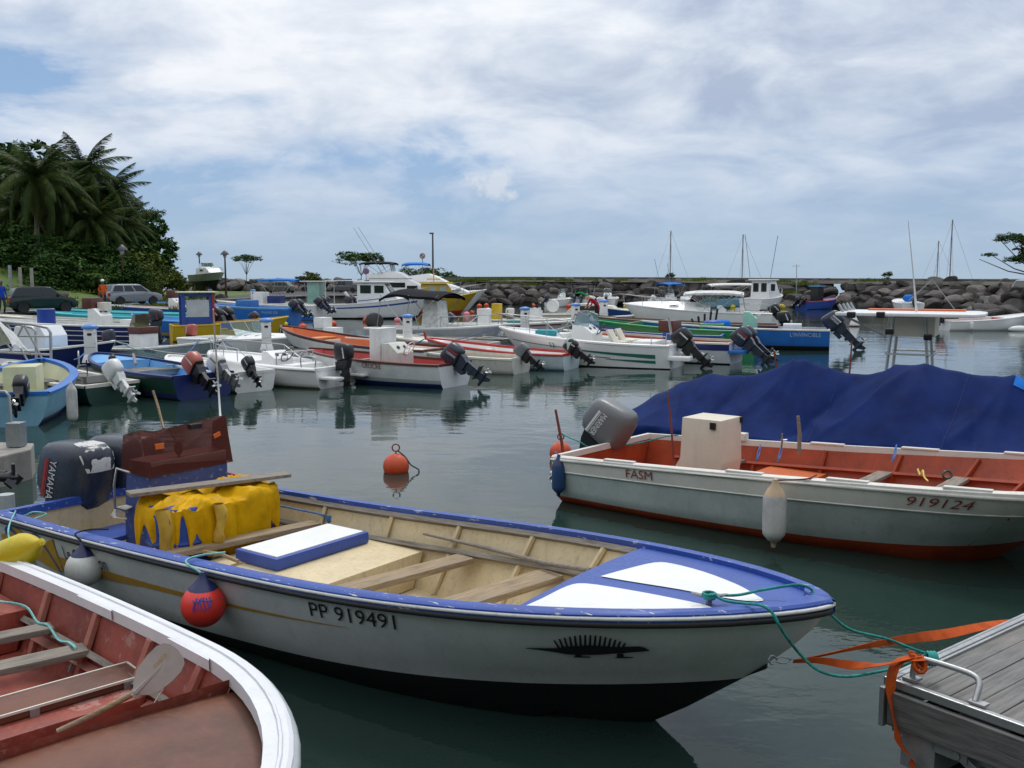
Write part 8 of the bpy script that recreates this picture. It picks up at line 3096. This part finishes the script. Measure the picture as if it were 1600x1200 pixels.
# ================================================================== cars
def car(name, label, loc, rz, body, L=4.0, W=1.65, H=1.42, kind='hatch', plate=None):
    root = thing(name, label, 'car' if kind != 'pickup' else 'pickup truck', loc, rz)
    wb = 0.62 * L
    xr, xf = -wb / 2, wb / 2
    low = [(-L / 2, 0.32), (-L / 2 - 0.02, 0.60), (-L / 2 + 0.06, 0.88), (L * 0.18, 0.93), (L / 2 - 0.25, 0.80), (L / 2, 0.60), (L / 2 - 0.02, 0.30), (xf + 0.36, 0.24), (xf + 0.30, 0.45), (xf, 0.62), (xf - 0.30, 0.45), (xf - 0.36, 0.24), (xr + 0.36, 0.24), (xr + 0.30, 0.45), (xr, 0.62), (xr - 0.30, 0.45), (xr - 0.36, 0.24)]
    mb = MB()
    mb.prism(low, -W / 2, W / 2)
    zc = 0.9
    mb.v = [(x, y * (0.94 if z > 0.78 else 1.0) * (0.93 if abs(x) > L / 2 - 0.1 else 1), z) for x, y, z in mb.v]
    bd = mb.build('body', body, root, bevel=0.045, smooth=50, fixn=True)
    if kind == 'hatch':
        gh = [(-L / 2 + 0.08, 0.86), (-L / 2 + 0.38, H - 0.05), (-L / 2 + 0.7, H), (L * 0.02, H), (L * 0.10, H - 0.03), (L * 0.29, 0.88)]
    elif kind == 'sedan':
        gh = [(-L * 0.36, 0.86), (-L * 0.24, H - 0.05), (-L * 0.18, H), (L * 0.03, H), (L * 0.09, H - 0.03), (L * 0.25, 0.88)]
    else:
        gh = [(-L * 0.10, 0.86), (-L * 0.07, H), (L * 0.12, H), (L * 0.15, H - 0.03), (L * 0.24, 0.88)]
    mb = MB()
    mb.prism(gh, -W / 2 * 0.93, W / 2 * 0.93)
    mb.v = [(x, y * (1 - 0.17 * max(0, (z - 0.86)) / (H - 0.86)), z) for x, y, z in mb.v]
    mb.build('roof', body, root, bevel=0.05, smooth=50, fixn=True)
    # glass: side panes, windscreen, rear screen, following the tumblehome

    def yat(z):
        return W / 2 * 0.93 * (1 - 0.17 * (z - 0.86) / (H - 0.86)) + 0.008
    x0, x1 = gh[0][0], gh[-1][0]
    xt0, xt1 = gh[1][0], gh[-2][0]
    zb_, zt = 0.93, H - 0.10
    fr = (zb_ - 0.86) / (H - 0.86)
    ft = (zt - 0.86) / (H - 0.86)
    xa, xb = x0 + (xt0 - x0) * fr + 0.13, x1 + (xt1 - x1) * fr - 0.16
    xc, xd = x0 + (xt0 - x0) * ft + 0.13, x1 + (xt1 - x1) * ft - 0.10
    cuts = [0.0, 0.30, 0.34, 0.62, 0.66, 1.0] if kind != 'pickup' else [0, 0.48, 0.53, 1]
    for s_ in (-1, 1):
        for a, c in zip(cuts[::2], cuts[1::2]):
            mb = MB()
            f = [(s_ * yat(zb_), xa + (xb - xa) * a, zb_), (s_ * yat(zb_), xa + (xb - xa) * c, zb_), (s_ * yat(zt), xc + (xd - xc) * c, zt), (s_ * yat(zt), xc + (xd - xc) * a, zt)]
            mb.add([V(x, y, z) for y, x, z in f] + [V(x, y - s_ * 0.03, z) for y, x, z in f], [(0, 1, 2, 3), (4, 5, 6, 7), (0, 1, 5, 4), (1, 2, 6, 5), (2, 3, 7, 6), (3, 0, 4, 7)])
            mb.build('side_window', glassdark, root)
    for (p, q_, off, nm) in ((gh[0], gh[1], -0.012, 'rear_screen'), (gh[-1], gh[-2], 0.012, 'windscreen')):
        mb = MB()
        za, zc_ = p[1] + 0.10, q_[1] - 0.04
        u0, u1 = (za - p[1]) / (q_[1] - p[1]), (zc_ - p[1]) / (q_[1] - p[1])
        xa_, xb_ = p[0] + (q_[0] - p[0]) * u0 + off, p[0] + (q_[0] - p[0]) * u1 + off
        ya, yb = (yat(za) - 0.1), (yat(zc_) - 0.1)
        mb.add([V(xa_, -ya, za), V(xa_, ya, za), V(xb_, yb, zc_), V(xb_, -yb, zc_)], [(0, 1, 2, 3)])
        mb.build(nm, mat('rear_glass', (0.05, 0.075, 0.075), 0.08), root)
    if not MOTOR.get('wheel'):
        w_ = MB()
        w_.lathe([(0.19, -0.09), (0.28, -0.10), (0.31, -0.06), (0.31, 0.06), (0.28, 0.10), (0.19, 0.09)], 20, rot=Matrix.Rotation(PI / 2, 3, 'X'))
        r_ = MB()
        r_.lathe([(0, 0.06), (0.06, 0.07), (0.17, 0.05), (0.20, 0.085), (0.20, -0.085), (0.17, -0.05), (0.06, -0.07), (0, -0.06)], 16, rot=Matrix.Rotation(PI / 2, 3, 'X'))
        MOTOR['wheel'] = (w_.mesh('wheel', [blackrub], smooth=50), r_.mesh('rim', [metal], smooth=40))
    for x in (xf, xr):
        for s_ in (-1, 1):
            o = link('wheel', MOTOR['wheel'][0], root, (x, s_ * (W / 2 - 0.11), 0.31))
            link('rim', MOTOR['wheel'][1], o)
    for s_ in (-1, 1):
        mb = MB()
        mb.box((-L / 2 + 0.04, s_ * (W / 2 - 0.17), 0.72), (0.12, 0.22, 0.24))
        mb.build('tail_lamp', mat('tail_lamp_red', (0.30, 0.02, 0.02), 0.2), root, bevel=0.02)
        mb = MB()
        mb.box((L / 2 - 0.14, s_ * (W / 2 - 0.22), 0.64), (0.20, 0.28, 0.14))
        mb.build('headlight', mat('headlight_glass', (0.5, 0.52, 0.52), 0.12), root, bevel=0.02)
        mb = MB()
        mb.box((L * 0.20, s_ * (W / 2 + 0.05), 0.98), (0.12, 0.16, 0.12))
        mb.build('mirror', body, root, bevel=0.03)
    mb = MB()
    mb.box((-L / 2 - 0.04, 0, 0.42), (0.08, W * 0.92, 0.16))
    mb.build('rear_bumper', mat('dark_bumper', (0.05, 0.05, 0.052), 0.5), root, bevel=0.03)
    mb = MB()
    mb.box((-L / 2 - 0.045, 0, 0.62), (0.02, 0.5, 0.11))
    mb.build('number_plate', mat('yellow_plate', (0.50, 0.33, 0.02), 0.5), root)
    if kind == 'pickup':
        mb = MB()
        mb.box((-L * 0.30, 0, 0.95), (L * 0.38, W * 0.9, 0.18))
        mb.build('load_bed', body, root, bevel=0.02)
    return root


q = P(52, 489, 0.9)
car('hatchback_car', 'dark green small hatchback parked by the quay at the left border', (q.x, q.y + 1.0, 0.9), R(38), mat('dark_green_car_paint', (0.008, 0.022, 0.020), 0.2, var=0.05, dirtamt=0.1), L=3.45, W=1.6, H=1.42)
q = P(196, 478, 0.9)
car('hatchback_car', 'silver grey hatchback parked behind the man in the orange shirt', (q.x, q.y + 1.0, 0.95), R(50), mat('silver_car_paint', (0.26, 0.28, 0.30), 0.25, metal=0.3, var=0.05, dirtamt=0.1), L=3.85, W=1.65, H=1.42)
q = P(434, 458.2, 0.9)
car('sedan_car', 'grey beige sedan parked on the asphalt facing left', (q.x, q.y + 1.0, 0.92), R(172), mat('beige_car_paint', (0.16, 0.155, 0.14), 0.3, metal=0.3, var=0.05), L=4.4, W=1.7, H=1.42, kind='sedan')
q = P(540, 457.3, 0.9)
car('pickup_truck', 'grey pickup truck parked behind the boxy cruiser', (q.x, q.y + 1.0, 0.92), R(155), mat('grey_car_paint', (0.16, 0.165, 0.17), 0.3, metal=0.3, var=0.05), L=4.8, W=1.8, H=1.75, kind='pickup')
q = PD(1606, 462, 75)
car('hatchback_car', 'pale silver car half cut off at the right border above the boulders', (q.x + 0.8, q.y, 1.25), R(15), mat('silver_car_paint2', (0.36, 0.38, 0.40), 0.25, metal=0.3, var=0.05), L=3.9)
mb = MB()
q = PD(1640, 480, 76)
mb.slab([(q.x - 2.2, q.y - 0.5), (q.x + 12, q.y - 0.5), (q.x + 12, q.y + 8), (q.x - 2.2, q.y + 8)], -1, 1.24)
struct(mb.build('right_quay', concrete))


# ================================================================== people
def person(label, loc, rz, J, shirt, legs_m, skin_m, extra=None):
    """one continuous skinned body from a joint skeleton; J overrides joint positions"""
    j = dict(pel=(0, 0, 0.93), spn=(0, 0, 1.12), chs=(0, 0, 1.34), nck=(0, 0, 1.49), hd1=(0.01, 0, 1.58), hd2=(0.015, 0, 1.69),
             lh=(0, 0.10, 0.88), lk=(0.02, 0.11, 0.49), la=(-0.01, 0.11, 0.09), lt=(0.14, 0.12, 0.04), rh=(0, -0.10, 0.88), rk=(0.02, -0.11, 0.49), ra=(-0.01, -0.11, 0.09), rt=(0.14, -0.12, 0.04),
             ls=(0, 0.18, 1.41), le=(-0.02, 0.24, 1.14), lw=(0.06, 0.25, 0.90), lf=(0.09, 0.25, 0.80), rs=(0, -0.18, 1.41), re=(-0.02, -0.24, 1.14), rw=(0.06, -0.25, 0.90), rf=(0.09, -0.25, 0.80))
    j.update(J)
    rad = dict(pel=(0.14, 0.12), spn=(0.135, 0.11), chs=(0.155, 0.12), nck=(0.055, 0.055), hd1=(0.075, 0.075), hd2=(0.085, 0.09), lh=(0.095, 0.095), lk=(0.062, 0.062), la=(0.042, 0.042), lt=(0.04, 0.03),
               rh=(0.095, 0.095), rk=(0.062, 0.062), ra=(0.042, 0.042), rt=(0.04, 0.03), ls=(0.065, 0.06), le=(0.045, 0.045), lw=(0.032, 0.032), lf=(0.035, 0.022), rs=(0.065, 0.06), re=(0.045, 0.045), rw=(0.032, 0.032), rf=(0.035, 0.022))
    E_ = [('pel', 'spn'), ('spn', 'chs'), ('chs', 'nck'), ('nck', 'hd1'), ('hd1', 'hd2'), ('pel', 'lh'), ('lh', 'lk'), ('lk', 'la'), ('la', 'lt'), ('pel', 'rh'), ('rh', 'rk'), ('rk', 'ra'), ('ra', 'rt'),
          ('chs', 'ls'), ('ls', 'le'), ('le', 'lw'), ('lw', 'lf'), ('chs', 'rs'), ('rs', 're'), ('re', 'rw'), ('rw', 'rf')]
    ks = list(j)
    me = bpy.data.meshes.new('person')
    me.from_pydata([j[k] for k in ks], [(ks.index(a), ks.index(b_)) for a, b_ in E_], [])
    o = bpy.data.objects.new('person', me)
    COL.objects.link(o)
    o.modifiers.new('skin', 'SKIN')
    sd_ = me.skin_vertices[0].data
    for i, k in enumerate(ks):
        sd_[i].radius = rad[k]
    sd_[0].use_root = True
    ss = o.modifiers.new('sub', 'SUBSURF')
    ss.levels = 2
    ss.render_levels = 2
    bpy.context.view_layer.update()
    m2 = bpy.data.meshes.new_from_object(o.evaluated_get(bpy.context.evaluated_depsgraph_get()))
    o.modifiers.clear()
    o.data = m2
    m2.materials.clear()
    for m_ in (shirt, legs_m, skin_m, black):
        m2.materials.append(m_)
    sets = {0: ['pel', 'spn', 'chs', 'ls', 'rs', 'le', 're'], 1: ['lh', 'rh', 'lk', 'rk'], 2: ['nck', 'hd1', 'hd2', 'lw', 'rw', 'lf', 'rf'], 3: ['la', 'ra', 'lt', 'rt']}
    J_ = {k: Vector(j[k]) for k in ks}
    for p in m2.polygons:
        best, bi = 9, 0
        for mi, l_ in sets.items():
            for k in l_:
                d_ = (p.center - J_[k]).length / (max(rad[k]) + 0.08)
                if d_ < best:
                    best, bi = d_, mi
        p.material_index = bi
        p.use_smooth = True
    o.location = loc
    o.rotation_euler = (0, 0, rz)
    tag(o, label, 'person')
    hd = (J_['hd2'])
    mb = MB()
    if extra == 'cap':
        mb.ball(hd + V(0, 0, 0.04), 0.115, 14, sc=(1.05, 0.95, 0.8))
        mb.box(hd + V(0.12, 0, 0.03), (0.12, 0.14, 0.015))
        mb.build('cap', white2, o, smooth=60)
    else:
        mb.ball(hd + V(-0.015, 0, 0.025), 0.108, 14, sc=(1.05, 0.95, 0.9))
        mb.build('hair', extra, o, smooth=60)
    mb = MB()
    mb.ball(hd + V(0.10, 0, -0.03), 0.022, 8, sc=(1, 0.7, 1.3))
    for s_ in (-1, 1):
        mb.ball(hd + V(0.0, s_ * 0.092, -0.02), 0.026, 8, sc=(0.7, 0.4, 1.2))
    mb.build('face', skin_m, o, smooth=60)
    return o


q = P(162, 483, 0.9)
person('man in an orange shirt and white cap standing on the quay', (q.x, 56.0 * 0 + q.y, 0.9), R(-60), dict(rw=(0.16, -0.12, 1.02), rf=(0.2, -0.05, 1.0), lw=(0.16, 0.14, 1.02), lf=(0.2, 0.08, 1.0)), mat('orange_shirt', (0.55, 0.10, 0.02), 0.8, 'cloth'), mat('dark_trousers', (0.03, 0.03, 0.035), 0.8, 'cloth'), skin, 'cap')
q = P(4, 492, 0.9)
person('man in a blue shirt and dark shorts at the left border', (q.x, q.y, 0.9), R(-30), dict(rw=(0.10, -0.34, 1.05), rf=(0.16, -0.38, 1.0), lk=(0.10, 0.11, 0.50), ra=(-0.12, -0.11, 0.09), rt=(0.03, -0.12, 0.04)), mat('blue_shirt', (0.02, 0.06, 0.40), 0.8, 'cloth'), mat('grey_shorts', (0.05, 0.05, 0.055), 0.8, 'cloth'), skin, mat('grey_hair', (0.18, 0.17, 0.16), 0.9))
q = P(597, 464, 0.9)
person('man in dark shirt and pale shorts walking on the road by the pickup', (q.x, q.y, 0.9), R(-100), dict(), mat('dark_shirt', (0.03, 0.026, 0.02), 0.8, 'cloth'), mat('pale_shorts', (0.34, 0.28, 0.20), 0.8, 'cloth'), mat('light_skin', (0.40, 0.22, 0.15), 0.5), mat('brown_hair', (0.08, 0.045, 0.03), 0.9))
q = P(933, 507, 0.52)
person('man in a dark red shirt bending forward beside a pedestal', (q.x, q.y, 0.52), R(150), dict(spn=(0.10, 0, 1.08), chs=(0.28, 0, 1.20), nck=(0.40, 0, 1.24), hd1=(0.47, 0, 1.25), hd2=(0.56, 0, 1.27), ls=(0.30, 0.18, 1.24), rs=(0.30, -0.18, 1.24), le=(0.40, 0.22, 1.0), re=(0.40, -0.22, 1.0), lw=(0.52, 0.2, 0.85), lf=(0.58, 0.2, 0.78), rw=(0.52, -0.2, 0.85), rf=(0.58, -0.2, 0.78)), mat('dark_red_shirt', (0.28, 0.015, 0.03), 0.8, 'cloth'), mat('navy_shorts', (0.02, 0.02, 0.03), 0.8, 'cloth'), mat('light_skin', None), mat('blonde_hair', (0.35, 0.25, 0.12), 0.9))

# mooring lines from the pontoon
rnd = random.Random(3)
for (px, py, qx, qy, z0_, Y0, Y1, m_, lb) in ((115, 562, 133, 551, 0.6, 26.2, 27.5, bluerope, 'blue line tied to the pontoon cleat left of the first pedestal'),
                                           (287, 556, 312, 530, 0.6, 28.5, 29.6, bluerope, 'blue line from the bow of the boat lettered Tama'),
                                           (730, 505, 745, 495, 0.5, 60, 66, white, 'pale mooring line slanting from the pink buoy'),
                                           (740, 486, 820, 492, 0.5, 78, 62, galv, 'grey line from the far buoys towards the fourth pedestal')):
    mb = MB()
    a_, b_ = PD(px, py, Y0), PD(qx, qy, Y1)
    mb.tube([a_, (a_ + b_) / 2 - V(0, 0, 0.05), b_], 0.018, 5)
    o = mb.build('mooring_line', m_, smooth=60)
    tag(o, lb, 'rope')

# lines from the bows of the berthed boats to the pontoon
for o in list(COL.objects):
    if o.parent is None and o.get('category') == 'boat' and o.type == 'EMPTY' and o.name.split('.')[0] != 'sailing_yacht':
        hl = [c_ for c_ in o.children if c_.name.startswith('hull')]
        if not hl:
            continue
        tip = max((v.co for v in hl[0].data.vertices), key=lambda q_: q_.x + q_.z)
        wt = Matrix.Translation(o.location) @ Matrix.Rotation(o.rotation_euler.z, 4, 'Z') @ tip
        u_ = (wt - PA).dot(pdv) / (plen * plen)
        if not 0.02 < u_ < 0.98:
            continue
        c_ = PA + pdv * u_
        d_ = V(wt.x - c_.x, wt.y - c_.y, 0)
        if 1.0 < d_.length < 5.5:
            e_ = c_ + d_.normalized() * 0.9 + V(0, 0, 0.05)
            for k_ in (-1, 1):
                e2_ = e_ + pdv.normalized() * 0.5 * k_
                mb = MB()
                mb.tube(smoothpts([wt, (wt + e2_) / 2 - V(0, 0, 0.12 + 0.1 * rnd.random()), e2_], 4), 0.013, 5)
                lo_ = mb.build('mooring_line', rnd.choice((bluerope, teal, galv, offwhite)), smooth=60)
                tag(lo_, ('left' if k_ < 0 else 'right') + ' thin bow line of the ' + ' '.join(o['label'].split()[:9]).rstrip(',').removesuffix(' and').removesuffix(' with').removesuffix(' a').removesuffix(' the').removesuffix(' its'), 'rope', 'thin mooring lines from the bows to the pontoon')

# unseen trees added on the rear slope to cut sky light on the hulls
for k in range(9):
    tree('broadleaf_tree', 'tall dark tree on the slope behind the quay, %s from the left' % ('first second third fourth fifth sixth seventh eighth ninth'.split()[k]), 'tree', (-36 + 9 * k, -9 - (k % 3) * 2.5, 1.5), 5.0, 7.0, ('dense', 'dense2', 'broad')[k % 3], leafA, 0.9, 0.3)
print('objects', len(bpy.data.objects), 'tris', sum(len(o.data.polygons) for o in bpy.data.objects if o.type == 'MESH'))
